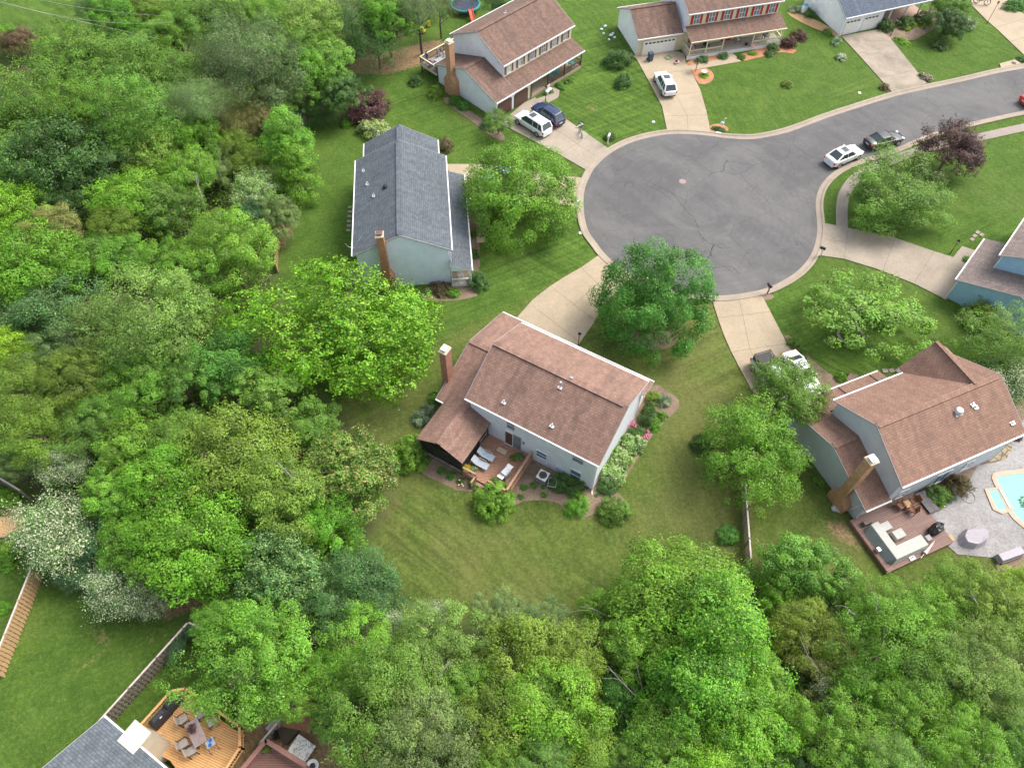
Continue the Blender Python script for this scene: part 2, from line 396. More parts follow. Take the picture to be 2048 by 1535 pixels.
PR = {
 'broad': protos(6, 'broad_crown', N=31000, ncl=150, cr=(.10, .21), lob=.42, inner=.38, leaf=.042, clus=.45, tips=.1, open_=.05),
 'oak': protos(4, 'oak_crown', N=29000, leaf=.042, ncl=130, cr=(.10, .22), lob=.5, tips=.22, inner=.33, clus=.45, open_=.08),
 'feather': protos(6, 'feathery_crown', N=34000, ncl=170, cr=(.09, .19), leaf=.038, lob=.45, streak=.10, width=.5, tips=.16, inner=.36, clus=.5, open_=.06),
 'maple': protos(2, 'tufted_maple_crown', N=44000, ncl=330, cr=(.06, .11), leaf=.027, lob=.35, tips=.6, clus=.2, material=LF_TIP, width=.8, up=.25, inner=.5),
 'round': protos(2, 'rounded_clump_crown', N=42000, ncl=170, cr=(.10, .165), leaf=.031, lob=.2, inner=.74, zlo=-.6, tips=.15, width=.7, clus=.5, shoot=.02),
 'pine': protos(3, 'pine_crown', N=26000, ncl=100, cr=(.12, .24), leaf=.05, streak=.35, width=.2, flat=.8, lob=.45, material=LF_NEEDLE, tips=.3, open_=.15),
 'sparse': protos(2, 'open_layered_crown', N=14000, ncl=100, cr=(.09, .17), leaf=.042, flat=.5, lob=.35, open_=.1, tips=.3, up=.9, material=LF_PALE, clus=.5),
 'tall': protos(2, 'tall_crown', N=27000, ncl=140, cr=(.12, .22), leaf=.045, flat=1.25, cone=.35, lob=.3, tips=.45, zlo=-.8, material=LF_TIP, clus=.4),
 'blossom': protos(3, 'blossoming_crown', N=26000, ncl=110, cr=(.12, .22), leaf=.05, streak=.7, lob=.4, tips=.95, material=LF_BLOSSOM, width=.5),
 'redtip': protos(1, 'pink_tipped_crown', N=28000, ncl=130, cr=(.12, .20), leaf=.042, lob=.4, tips=.55, clus=.3, material=LF_RED),
 'palet': protos(2, 'pale_tipped_crown', N=26000, ncl=110, cr=(.12, .21), leaf=.042, lob=.4, tips=.7, clus=.3, material=LF_PALE),
 'copper': protos(1, 'copper_crown', N=30000, ncl=130, cr=(.13, .22), leaf=.042, lob=.35, tips=.3, material=LF_DARK, clus=.45),
 'bush': protos(3, 'shrub_foliage', N=10000, ncl=60, cr=(.16, .25), leaf=.072, zlo=-.2, lob=.25, inner=.7, flat=.85, tips=.2, clus=.4),
 'clipped': protos(2, 'clipped_shrub_foliage', N=16000, ncl=90, cr=(.15, .21), leaf=.055, zlo=-.25, shoot=.05, lob=.1, inner=.84, flat=.92, tips=.25, clus=.35, material=LF_TIP),
 'flowerb': protos(2, 'flowering_shrub_foliage', N=12000, ncl=50, cr=(.18, .27), leaf=.08, zlo=-.1, lob=.2, inner=.7, tips=.75, material=LF_BLOSSOM, clus=.35),
 'spiky': protos(1, 'spiky_foliage', N=3500, ncl=40, cr=(.2, .3), leaf=.28, width=.12, streak=.5, up=.1),
}
# trunks: unit-height leaning stems with limbs
def trunk_mesh(seed, bark):
    rg = random.Random(seed); mb = MB()
    pts = [(0, 0, -.02)]; x = y = 0
    for k in range(1, 6):
        x += rg.uniform(-.02, .02); y += rg.uniform(-.02, .02); pts.append((x, y, k*.17))
    mb.tube(pts, .03, 8, 0, .010)
    for b in range(9):
        k = rg.randint(2, 4); p = Vector(pts[k]); a = b*2.4+rg.uniform(-.4, .4); L = rg.uniform(.16, .30)
        q = [p]
        for j in range(1, 4):
            t = j/3; q.append(p+Vector((cos(a+rg.uniform(-.2, .2))*L*t, sin(a)*L*t, L*.75*t+rg.uniform(-.01, .01))))
        mb.tube(q, .012, 5, 0, .003)
        for c in range(3):
            e = q[2]; a2 = a+rg.uniform(-1.2, 1.2); l2 = L*.5
            mb.tube([e, e+Vector((cos(a2)*l2*.5, sin(a2)*l2*.5, l2*.4)), e+Vector((cos(a2)*l2, sin(a2)*l2, l2*.5))], .005, 4, 0, .0015)
    o = mb.build('trunk', bark, None, True); me = o.data; bpy.data.objects.remove(o); return me
TRUNKS = [trunk_mesh(i, M_BARK) for i in range(4)]+[trunk_mesh(9, M_PBARK)]

TREE_COLS = {  # leaf base colours
 'vivid': (0.101, 0.265, 0.020), 'mid': (0.109, 0.230, 0.033), 'lime': (0.157, 0.326, 0.025), 'olive': (0.152, 0.243, 0.031),
 'dark': (0.059, 0.132, 0.031), 'teal': (0.083, 0.180, 0.054), 'pale': (0.165, 0.291, 0.056), 'greyg': (0.143, 0.225, 0.073),
 'straw': (0.250, 0.260, 0.090), 'pine': (0.113, 0.168, 0.061), 'copper': (0.085, 0.042, 0.034), 'plum': (0.105, 0.040, 0.050),
 'cream': (0.130, 0.230, 0.068), 'jade': (0.076, 0.225, 0.036), 'brown': (0.150, 0.115, 0.060), 'yellow': (0.226, 0.353, 0.022),
 'silver': (0.252, 0.336, 0.216), 'blue': (0.065, 0.159, 0.064), 'leafy': (0.130, 0.282, 0.029),
}
def vary(c, seed, a=.10):
    rg = random.Random(seed); k = 1+rg.uniform(-a, a); return (c[0]*k*(1+rg.uniform(-a, a)), c[1]*k, c[2]*k*(1+rg.uniform(-a, a)), 1)
_tn = [0]
def tree(name, px, py, rpx, label, kind='broad', c='mid', zc=6.5, asp=1.0, flat=1.0, rot=None, trunk=True, group=None, base=None, cat='tree', bark=None):
    """crown centred where the photo shows it, zc metres up, radius from its apparent size"""
    _tn[0] += 1; i = _tn[0]; rg = random.Random(i*7+3)
    cpos = W(px, py, zc); R_ = rpx*dist(px, py, zc)/FPX
    b = Vector((cpos.x, cpos.y, 0)) if base is None else W(*base, 0)
    t = thing(name, label, cat, b, 0, group)
    me = PR[kind][i % len(PR[kind])]
    cr = bpy.data.objects.new('crown', me); col.objects.link(cr); cr.parent = t
    cr.location = (cpos.x-b.x, cpos.y-b.y, zc)
    if rot is None: rot = rg.uniform(0, 6.28) if .93 < asp < 1.07 else rg.choice((0, pi))+rg.uniform(-.25, .25)
    cr.rotation_euler = (rg.uniform(-.08, .08), rg.uniform(-.08, .08), rot)
    cr.scale = (R_*1.02*asp**.5, R_*1.02/asp**.5, R_*flat)
    cr.color = vary(TREE_COLS[c], i)
    if trunk:
        tr = bpy.data.objects.new('trunk', TRUNKS[bark if bark is not None else i % 4]); col.objects.link(tr); tr.parent = t
        h = zc+R_*.45; tr.scale = (h*.9, h*.9, h); tr.rotation_euler = (0, 0, rg.uniform(0, 6.28))
        if base is not None:
            sh = Vector((cpos.x-b.x, cpos.y-b.y, 0)); tr.location = (0, 0, 0)
            tr.rotation_euler = (-math.atan2(sh.y, h)*.9, math.atan2(sh.x, h)*.9, 0)
    return t
def shrub(px, py, rpx, label, kind='bush', c='mid', flat=.85, asp=1.0, group=None, name='shrub', cat='shrub', rot=None, z0=0.0, tipm=None):
    _tn[0] += 1; i = _tn[0]; rg = random.Random(i*5+1)
    R_ = rpx*dist(px, py, .5)/FPX; zc = z0+R_*.45*flat
    p = W(px, py, zc)
    t = thing(name, label, cat, (p.x, p.y, z0), 0, group)
    me = PR[kind][i % len(PR[kind])]
    cr = bpy.data.objects.new('foliage', me); col.objects.link(cr); cr.parent = t
    cr.location = (0, 0, R_*.45*flat); cr.rotation_euler = (0, 0, rg.uniform(0, 6.28) if rot is None else rot)
    cr.scale = (R_*1.05*asp**.5, R_*1.05/asp**.5, R_*flat); cr.color = vary(TREE_COLS[c] if isinstance(c, str) else c, i, .06)
    MBs = MB()
    for k in range(5):
        a = k*1.256; MBs.tube([(0, 0, -.02), (cos(a)*R_*.2, sin(a)*R_*.2, R_*.3), (cos(a)*R_*.45, sin(a)*R_*.45, R_*.6)], .02+.01*R_, 5, 0, .006)
    MBs.build('stem', M_BARK, t)
    return t
# ------------------------------------------------------------ ground, road, paving
def polyW(pts, z=0.0): return [W(x, y, 0)[:2] for x, y in pts]
def smooth(pts, n=4, closed=False):
    P = [Vector(p) for p in pts]; out = []; m = len(P)
    rng_ = range(m if closed else m-1)
    for i in rng_:
        p0 = P[(i-1) % m] if closed or i > 0 else P[0]*2-P[1]
        p1, p2 = P[i], P[(i+1) % m]
        p3 = P[(i+2) % m] if closed or i+2 < m else P[-1]*2-P[-2]
        for k in range(n):
            t = k/n; out.append(.5*((2*p1)+(p2-p0)*t+(2*p0-5*p1+4*p2-p3)*t*t+(3*p1-p0-3*p2+p3)*t**3))
    if not closed: out.append(P[-1])
    return out
def sheet(name, pts, z, m, kind='structure', label=None, cat=None, thick=0.0, parent=None, sm=0, skirt=.0):
    q = smooth([Vector(p) for p in pts], sm, True) if sm else [Vector(p) for p in pts]
    mb = MB()
    mb.extr([(p.x, p.y) for p in q], z-(thick or .003), z, 'z')
    import mathutils.geometry as G_
    o = mb.build(name, m, parent)
    if kind: o['kind'] = kind
    if label: tag(o, label, cat)
    return o
def sdf(poly, X, Y):
    P = np.array([[p[0], p[1]] for p in poly]); n = len(P); d = np.full(X.shape, 1e9); ins = np.zeros(X.shape, bool)
    for i in range(n):
        a = P[i]; b = P[(i+1) % n]; e = b-a; L2 = (e@e)+1e-9
        t = np.clip(((X-a[0])*e[0]+(Y-a[1])*e[1])/L2, 0, 1)
        d = np.minimum(d, np.hypot(X-a[0]-t*e[0], Y-a[1]-t*e[1]))
        c = ((a[1] > Y) != (b[1] > Y)) & (X < (b[0]-a[0])*(Y-a[1])/(b[1]-a[1]+1e-12)+a[0]); ins ^= c
    return np.where(ins, d, -d)

gx = np.concatenate([[-400, -250, -160], np.arange(-100, 100.1, .6), [160, 250, 400]])
gy = np.concatenate([[-200, -100, -50], np.arange(-20, 125.1, .6), [160, 260, 500]])
GX, GY = np.meshgrid(gx, gy)
nx, ny = len(gx), len(gy)
idx = np.arange(nx*ny).reshape(ny, nx)
fq = np.stack([idx[:-1, :-1], idx[:-1, 1:], idx[1:, 1:], idx[1:, :-1]], -1).reshape(-1, 4)
gm = bpy.data.meshes.new('ground'); gm.vertices.add(nx*ny)
gm.vertices.foreach_set('co', np.stack([GX, GY, GX*0], -1).astype(np.float32).ravel())
gm.loops.add(fq.size); gm.loops.foreach_set('vertex_index', fq.astype(np.int32).ravel())
gm.polygons.add(len(fq)); gm.polygons.foreach_set('loop_start', np.arange(0, fq.size, 4, dtype=np.int32)); gm.update(calc_edges=True)
def soft(pts, wd): return np.clip(sdf(polyW(pts), GX, GY)/wd+.5, 0, 1)
OLIVE = [(1218, 520), (1150, 548), (1030, 612), (860, 690), (690, 800), (600, 900), (700, 1300), (1100, 1300), (1500, 1250), (2048, 1300), (2048, 760), (1900, 740), (1640, 760), (1500, 690), (1435, 610), (1250, 560)]
WOODS = [(0, 125), (150, 70), (400, -40), (800, -40), (840, 60), (760, 110), (700, 140), (716, 190), (690, 250), (620, 232), (604, 300), (596, 400), (580, 480), (556, 520), (566, 640), (660, 800), (770, 900), (786, 1000), (730, 1110), (776, 1225), (1100, 1245), (1400, 1215), (1520, 1140), (1700, 1190), (2100, 1160), (2200, 1700), (700, 1700), (640, 1450), (600, 1300), (450, 1150), (350, 1222), (200, 1205), (60, 1130), (60, 985), (-40, 950), (-300, 500), (-300, 200)]
DIRT = [[(690, 120), (760, 105), (880, 75), (900, 100), (850, 130), (780, 150), (700, 150)], [(1640, 1035), (1690, 1040), (1730, 1090), (1720, 1105), (1660, 1070)], [(585, 215), (612, 215), (610, 245), (590, 245)], [(0, 1010), (45, 1000), (40, 1110), (0, 1120)],
        [(570, 400), (592, 390), (586, 470), (556, 520), (548, 480)], [(290, 1215), (420, 1165), (440, 1205), (330, 1245)], [(460, 1440), (620, 1390), (800, 1535), (440, 1560)], [(176, 1244), (205, 1250), (226, 1284), (196, 1290)], [(296, 1262), (318, 1268), (300, 1290), (292, 1282)], [(150, 1340), (210, 1292), (214, 1297), (156, 1348)], [(1172, 205), (1196, 215), (1190, 225), (1176, 219)]]
z_ol = soft(OLIVE, 1.5); z_wd = soft(WOODS, 4.0); z_dt = np.max([soft(d, 1.6) for d in DIRT], 0)
ca = gm.attributes.new('zone', 'FLOAT_COLOR', 'POINT')
ca.data.foreach_set('color', np.stack([z_ol, z_wd, z_dt, z_dt*0+1], -1).astype(np.float32).ravel())
def ground_mat():
    m, nt, N, L, P = nodes('lawn')
    co = N.new('ShaderNodeTexCoord').outputs['Object']
    at_ = N.new('ShaderNodeAttribute'); at_.attribute_name = 'zone'
    sp = N.new('ShaderNodeSeparateColor'); L.new(at_.outputs['Color'], sp.inputs[0])
    n0 = noise(N, L, co, .09, 4, .6, .3); n1 = noise(N, L, co, .5, 5, .7, .4); n2 = noise(N, L, co, 3.5, 5, .75); n3 = noise(N, L, co, 16, 4, .85)
    viv = mixc(N, L, ramp(N, L, n1, [(.32, 0.), (.68, 1.)]), (.043, .095, .011), (.078, .136, .020))
    viv = mixc(N, L, ramp(N, L, n0, [(.55, 0.), (.75, .5)]), viv, (.115, .145, .040))
    viv = mixc(N, L, ramp(N, L, n2, [(.52, 0.), (.74, .5)]), viv, (.135, .155, .055))
    oli = mixc(N, L, ramp(N, L, n1, [(.32, 0.), (.68, 1.)]), (.056, .094, .015), (.100, .136, .026))
    oli = mixc(N, L, ramp(N, L, n0, [(.45, 0.), (.62, .6)]), oli, (.135, .135, .045))
    oli = mixc(N, L, ramp(N, L, n2, [(.50, 0.), (.74, .55)]), oli, (.165, .145, .075))
    g = mixc(N, L, sp.outputs[0], viv, oli)
    # mower tracks: long thin streaks in several directions
    for rot, off, amt in ((.62, 3, .5), (-.5, 40, .5), (1.4, 90, .2)):
        stn = noise(N, L, mapping(N, L, mapping(N, L, co, (1, 1, 1), (0, 0, rot), (off, 0, 0)), (.10, 2.2, 1)), 1.0, 4, .7, .5)
        mk_ = ramp(N, L, noise(N, L, mapping(N, L, co, (1, 1, 1), (0, 0, 0), (off*7, off, 0)), .04, 1), [(.50, 0.), (.58, amt)])
        g = mixc(N, L, mk_, g, ramp(N, L, stn, [(.32, .22), (.68, .80)]), 'OVERLAY')
    # mowing stripes: blades laid alternately
    for rot, sc, amt, dis, mk in ((-.5, .30, .10, 9.0, .035),):
        wv = nd(N, 'TexWave', Scale=sc, Distortion=dis, Detail=2.0); wv.inputs['Detail Scale'].default_value = .35
        L.new(mapping(N, L, co, (1, 1, 1), (0, 0, rot)), wv.inputs['Vector'])
        msk = ramp(N, L, noise(N, L, mapping(N, L, co, (1, 1, 1), (0, 0, 0), (mk*900, 0, 0)), mk, 2), [(.42, .02), (.62, amt*1.15)])
        g = mixc(N, L, msk, g, ramp(N, L, wv.outputs[1], [(.2, .25), (.8, .75)]), 'OVERLAY')
    wood = mixc(N, L, ramp(N, L, n1, [(.3, 0.), (.7, 1.)]), (.085, .065, .040), (.060, .105, .025))
    wf = N.new('ShaderNodeMath'); wf.operation = 'MULTIPLY_ADD'; L.new(n2, wf.inputs[0]); wf.inputs[1].default_value = .8; wf.inputs[2].default_value = -.4
    w2 = N.new('ShaderNodeMath'); w2.operation = 'ADD'; L.new(sp.outputs[1], w2.inputs[0]); L.new(wf.outputs[0], w2.inputs[1])
    g = mixc(N, L, ramp(N, L, w2.outputs[0], [(.35, 0.), (.75, 1.)]), g, wood)
    dirt = mixc(N, L, ramp(N, L, n2, [(.35, 0.), (.65, 1.)]), (.22, .13, .075), (.33, .22, .13))
    d2 = N.new('ShaderNodeMath'); d2.operation = 'ADD'; L.new(sp.outputs[2], d2.inputs[0]); L.new(wf.outputs[0], d2.inputs[1])
    g = mixc(N, L, ramp(N, L, d2.outputs[0], [(.5, 0.), (.85, .85)]), g, dirt)
    g = mixc(N, L, .9, g, ramp(N, L, n3, [(.30, .12), (.70, .9)]), 'OVERLAY')
    g = mixc(N, L, .5, g, ramp(N, L, n2, [(.30, .25), (.70, .75)]), 'OVERLAY')
    L.new(g, P.inputs['Base Color']); P.inputs['Roughness'].default_value = .95; P.inputs['Specular IOR Level'].default_value = .2
    bump(N, L, P, n3, .8, .06)
    return m
gm.materials.append(ground_mat())
go = bpy.data.objects.new('ground', gm); col.objects.link(go); go['kind'] = 'structure'

def asphalt():
    m, nt, N, L, P = nodes('asphalt')
    co = N.new('ShaderNodeTexCoord').outputs['Object']
    a = mixc(N, L, ramp(N, L, noise(N, L, co, .12, 5, .6, 1.2), [(.40, 0.), (.60, 1.)]), (.086, .085, .087), (.118, .115, .114))
    a = mixc(N, L, ramp(N, L, noise(N, L, co, .9, 5, .7, .5), [(.5, 0.), (.8, .35)]), a, (.19, .175, .165))
    # sweeping tyre wear
    wv = nd(N, 'TexWave', Scale=.16, Distortion=2.2, Detail=2.0); L.new(mapping(N, L, co, (1, 1, 1), (0, 0, -.75)), wv.inputs['Vector'])
    a = mixc(N, L, .05, a, ramp(N, L, wv.outputs[1], [(.2, .3), (.8, .75)]), 'OVERLAY')
    rg_ = nd(N, 'TexWave', Scale=.45, Distortion=1.2, Detail=1.0); rg_.wave_type = 'RINGS'; rg_.rings_direction = 'Z'
    L.new(mapping(N, L, co, (1, 1, 1), (0, 0, 0), (-19.5, -60.5, 0)), rg_.inputs['Vector'])
    a = mixc(N, L, ramp(N, L, noise(N, L, co, .08, 2), [(.4, .0), (.62, .09)]), a, ramp(N, L, rg_.outputs[1], [(.1, .35), (.9, .66)]), 'OVERLAY')
    # fine cracks
    for sc, th, fa in ((.16, .0045, .85), (.42, .006, .7), (1.1, .010, .5)):
        v = nd(N, 'TexVoronoi', Scale=sc); v.feature = 'DISTANCE_TO_EDGE'
        nn = N.new('ShaderNodeTexNoise'); nn.inputs['Scale'].default_value = .8; nn.inputs['Detail'].default_value = 4; L.new(co, nn.inputs['Vector'])
        vm = mixc(N, L, .45, co, nn.outputs[1], 'ADD'); L.new(vm, v.inputs['Vector'])
        f = ramp(N, L, v.outputs[0], [(0, 1.), (th, 0.)])
        g = ramp(N, L, noise(N, L, co, .11 if sc < .3 else .2, 2), [(.45, 0.), (.56, fa)])
        mm = N.new('ShaderNodeMath'); mm.operation = 'MULTIPLY'; L.new(f, mm.inputs[0]); L.new(g, mm.inputs[1])
        a = mixc(N, L, mm.outputs[0], a, (.035, .033, .035))
    a = mixc(N, L, .45, a, ramp(N, L, noise(N, L, co, 28, 4, .85), [(.3, .2), (.7, .8)]), 'OVERLAY')
    L.new(a, P.inputs['Base Color']); P.inputs['Roughness'].default_value = .88
    bump(N, L, P, noise(N, L, co, 30, 3), .3, .01)
    return m
M_ASPH = asphalt()
M_CONC = concrete('driveway_concrete', (.37, .30, .21), .35)
M_CONC_OLD = concrete('weathered_concrete', (.32, .27, .21), .95)
M_CONC_C = concrete('greyish_driveway_concrete', (.33, .28, .22), .5)
M_CURB = concrete('kerb_concrete', (.33, .275, .215), .45)
M_WALK = concrete('pavement_concrete', (.29, .245, .21), .45)
M_MULCH = mulch('brown_mulch', (.165, .115, .08), (.25, .185, .13))
M_MULCHR = mulch('red_mulch', (.36, .15, .08), (.44, .22, .12))
M_STRAW = mulch('straw_mulch', (.50, .32, .15), (.40, .25, .13))

north = [(2200, 112), (2120, 122), (2048, 136.6), (1992, 147), (1925, 162.8), (1846, 179.7), (1790, 192.7), (1722.8, 213.4), (1655.4, 235.4), (1584.3, 261.7), (1539.4, 273), (1501, 278.5), (1449.5, 276), (1427, 272.5), (1382, 268.4), (1337.2, 268.6), (1292.3, 276.3), (1254, 288.5), (1220, 307), (1190.7, 333.8), (1175, 362), (1167.2, 390), (1168, 427.6), (1176.6, 462), (1193.8, 487), (1211, 509), (1236, 530), (1290, 563), (1350, 583), (1413.6, 590.5), (1456.5, 590.2), (1500, 584), (1537.8, 574.6), (1578.4, 554), (1606.6, 530.8), (1625.3, 502.7), (1634, 471.4), (1634.5, 443), (1631.8, 415), (1633.5, 393), (1642, 371), (1660, 350), (1686, 333), (1725, 318), (1783.4, 300), (1853, 270.5), (1938.4, 245.8), (2048, 221.5), (2120, 209), (2200, 200)]
edge = smooth([Vector(p) for p in polyW(north)], 5)
road_o = sheet('road', edge, .012, M_ASPH)
M_CRACK = mat('crack_filler', (.03, .028, .03), .9)
for w_, pts in ((.07, [(1395, 462), (1404, 474), (1412, 482), (1428, 490), (1445, 497)]), (.09, [(1427, 490), (1421, 505), (1423, 509), (1414, 517), (1411, 528)]), (.05, [(1404, 546), (1420, 538), (1440, 534), (1463, 533), (1472, 541), (1480, 548)]),
                 (.04, [(1344, 385), (1358, 403), (1375, 424), (1388, 437), (1396, 455)]), (.035, [(1300, 364), (1318, 374), (1340, 384), (1372, 402)]), (.035, [(1292, 371), (1315, 380), (1345, 402)]), (.05, [(1249, 375), (1252, 366), (1262, 364), (1268, 370), (1264, 375)]), (.035, [(1232, 341), (1250, 336), (1274, 326)]), (.03, [(1496, 525), (1507, 536)]), (.035, [(1243, 433), (1262, 426)]), (.03, [(1520, 410), (1534, 402), (1540, 388)])):
    L_p = smooth([Vector(p) for p in polyW(pts)], 4); rgc = random.Random(int(pts[0][0])); mbc = MB()
    for i in range(len(L_p)-1):
        mbc.beam((L_p[i].x, L_p[i].y, .0145), (L_p[i+1].x+rgc.uniform(-.05, .05), L_p[i+1].y+rgc.uniform(-.05, .05), .0145), w_*rgc.uniform(.4, 1.3), .003)
    mbc.build('crack', M_CRACK, road_o)
def offs(line, d):
    out = []
    for i, p in enumerate(line):
        t = (line[min(i+1, len(line)-1)]-line[max(i-1, 0)]).normalized()
        out.append(p+Vector((t.y, -t.x))*d)      # outside of the road outline
    return out
_c = sum((p.x for p in edge))/len(edge)
def strip(name, line, d0, d1, z0, z1, m, drop=0.0):
    A, B = offs(line, d0), offs(line, d1); mb = MB(); n = len(line)
    v = [(p.x, p.y, z0) for p in A]+[(p.x, p.y, z1) for p in B]+[(p.x, p.y, -.02) for p in B]+[(p.x, p.y, -.02) for p in A]
    f = []
    for k in range(3): f += [(k*n+i, (k+1)*n+i, (k+1)*n+i+1, k*n+i+1) for i in range(n-1)]
    f += [(3*n+i, i, i+1, 3*n+i+1) for i in range(n-1)]
    o = mb.add(v, f).build(name, m); o['kind'] = 'structure'; return o
import mathutils
sgn = 1 if sdf([(p.x, p.y) for p in edge], np.array([offs(edge, .5)[60].x]), np.array([offs(edge, .5)[60].y]))[0] < 0 else -1
strip('gutter', edge, -.02*sgn, .42*sgn, .016, .035, M_CURB)
strip('kerb', edge, .42*sgn, .52*sgn, .036, .12, M_CURB)
strip('kerb_top', edge, .52*sgn, .74*sgn, .12, .125, M_CURB)

def seams(name, lines, wd=.035, z=.082):
    pass
def pave(name, pts, m, z=.075, sm=0, thick=.08, joints=()):
    o = sheet(name, polyW(pts), z, m, thick=thick, sm=sm)
    if joints:
        mb = MB()
        for a, b in joints:
            p, q = W(*a), W(*b); p.z = q.z = z+.003; mb.beam(p, q, .03, .004)
        j = mb.build('expansion_joint', mat('joint_filler', (.14, .11, .085), .9), o)
    return o
pave('driveway', [(1197, 511), (1162, 535.5), (1131, 553), (1100, 573), (1065, 600), (1030, 640), (1000, 690), (1150, 700), (1158, 688), (1186, 648), (1200, 622), (1225, 592), (1262, 556), (1240, 542), (1215, 522)], M_CONC, joints=[((1100, 573), (1188, 640)), ((1163, 537), (1218, 590)), ((1146, 612), (1226, 540)), ((1065, 612), (1160, 685))])
pave('driveway', [(1424, 600), (1436, 638), (1447, 669.4), (1462.5, 704.6), (1484, 745.7), (1503.6, 780.8), (1525, 804), (1580, 860), (1668, 800), (1640, 770), (1610, 740), (1584, 702), (1570, 681), (1523, 590), (1470, 598)], M_CONC, joints=[((1437, 636), (1541, 624)), ((1465, 704), (1572, 688)), ((1478, 600), (1500, 700)), ((1484, 745), (1600, 722)), ((1500, 700), (1560, 830))])
pave('driveway', [(1645, 446), (1696, 456.7), (1780, 473), (1857.7, 500), (1905.6, 515), (1923.6, 492.7), (1960, 505), (1940, 560), (1915, 590), (1891, 599.5), (1827.7, 567.6), (1751.3, 537.6), (1687, 518), (1638, 511), (1646, 480)], M_CONC_C, joints=[((1696, 457), (1688, 518)), ((1790, 476), (1765, 543)), ((1868, 503), (1828, 566)), ((1644, 478), (1692, 486))])
pave('driveway', [(1264, 112), (1273, 119), (1299, 166), (1323.8, 213.4), (1334, 261), (1421, 265), (1412.5, 222.4), (1400, 179.7), (1382, 143.8), (1372, 128), (1368, 108), (1340, 100)], M_CONC, joints=[((1299, 150), (1384, 141)), ((1318, 196), (1404, 183)), ((1331, 233), (1414, 231)), ((1374, 233), (1376, 260)), ((1352, 192), (1375, 233))])
pave('driveway', [(1000, 247), (1119, 310), (1171, 340), (1192, 322), (1216, 297), (1130.4, 238), (1105, 222), (1070, 196), (1050, 205)], M_CONC_C, joints=[((1060, 278), (1130, 239)), ((1120, 308), (1180, 272)), ((1080, 240), (1190, 312))])
pave('driveway', [(885, 329), (960, 329), (1060, 340), (1130, 352), (1166, 357), (1160, 385), (1154, 414), (1120, 410), (1060, 402), (1000, 402), (960, 398), (925, 372)], M_CONC, joints=[((1050, 340), (1040, 402)), ((1120, 351), (1110, 410))])
pave('driveway', [(1682, 73), (1758.7, 59.5), (1779, 76.4), (1853, 168), (1785, 187), (1722.8, 116.8)], M_CONC_OLD, joints=[((1765, 156), (1828, 141)), ((1716, 108), (1790, 90))])
pave('driveway', [(1935, -20), (1945, 13.5), (1974, 42.7), (1994.6, 60.6), (2055, 118), (2120, 100), (2048, 29), (2023.8, 18), (2014, -20)], M_CONC, joints=[((1990, 57), (2050, 38)), ((2020, 84), (2080, 66))])
pave('front_walk', [(1364, 132), (1382, 141.5), (1482, 123.5), (1473, 114), (1462, 106), (1450, 110), (1455, 116), (1374, 133)], M_CONC, .06)
pave('front_walk', [(949, 400), (953.7, 486), (971.7, 485), (964, 400)], M_CONC, .06)
pave('front_walk', [(1068, 200), (1108, 187), (1104, 176), (1120, 180), (1116, 196), (1082, 214)], M_CONC_C, .06)
sw = smooth([Vector(p) for p in polyW([(1684, 458), (1684, 410), (1694, 378), (1724, 347), (1780, 322), (1830, 304), (1890, 287), (1947, 277), (2048, 255), (2140, 236)])], 5)
strip('pavement', sw, -.6, .6, .05, .05, M_WALK)
pave('storm_drain_slab', [(1998, 129), (2028, 121), (2042, 129), (2001, 137)], M_CONC, .13)
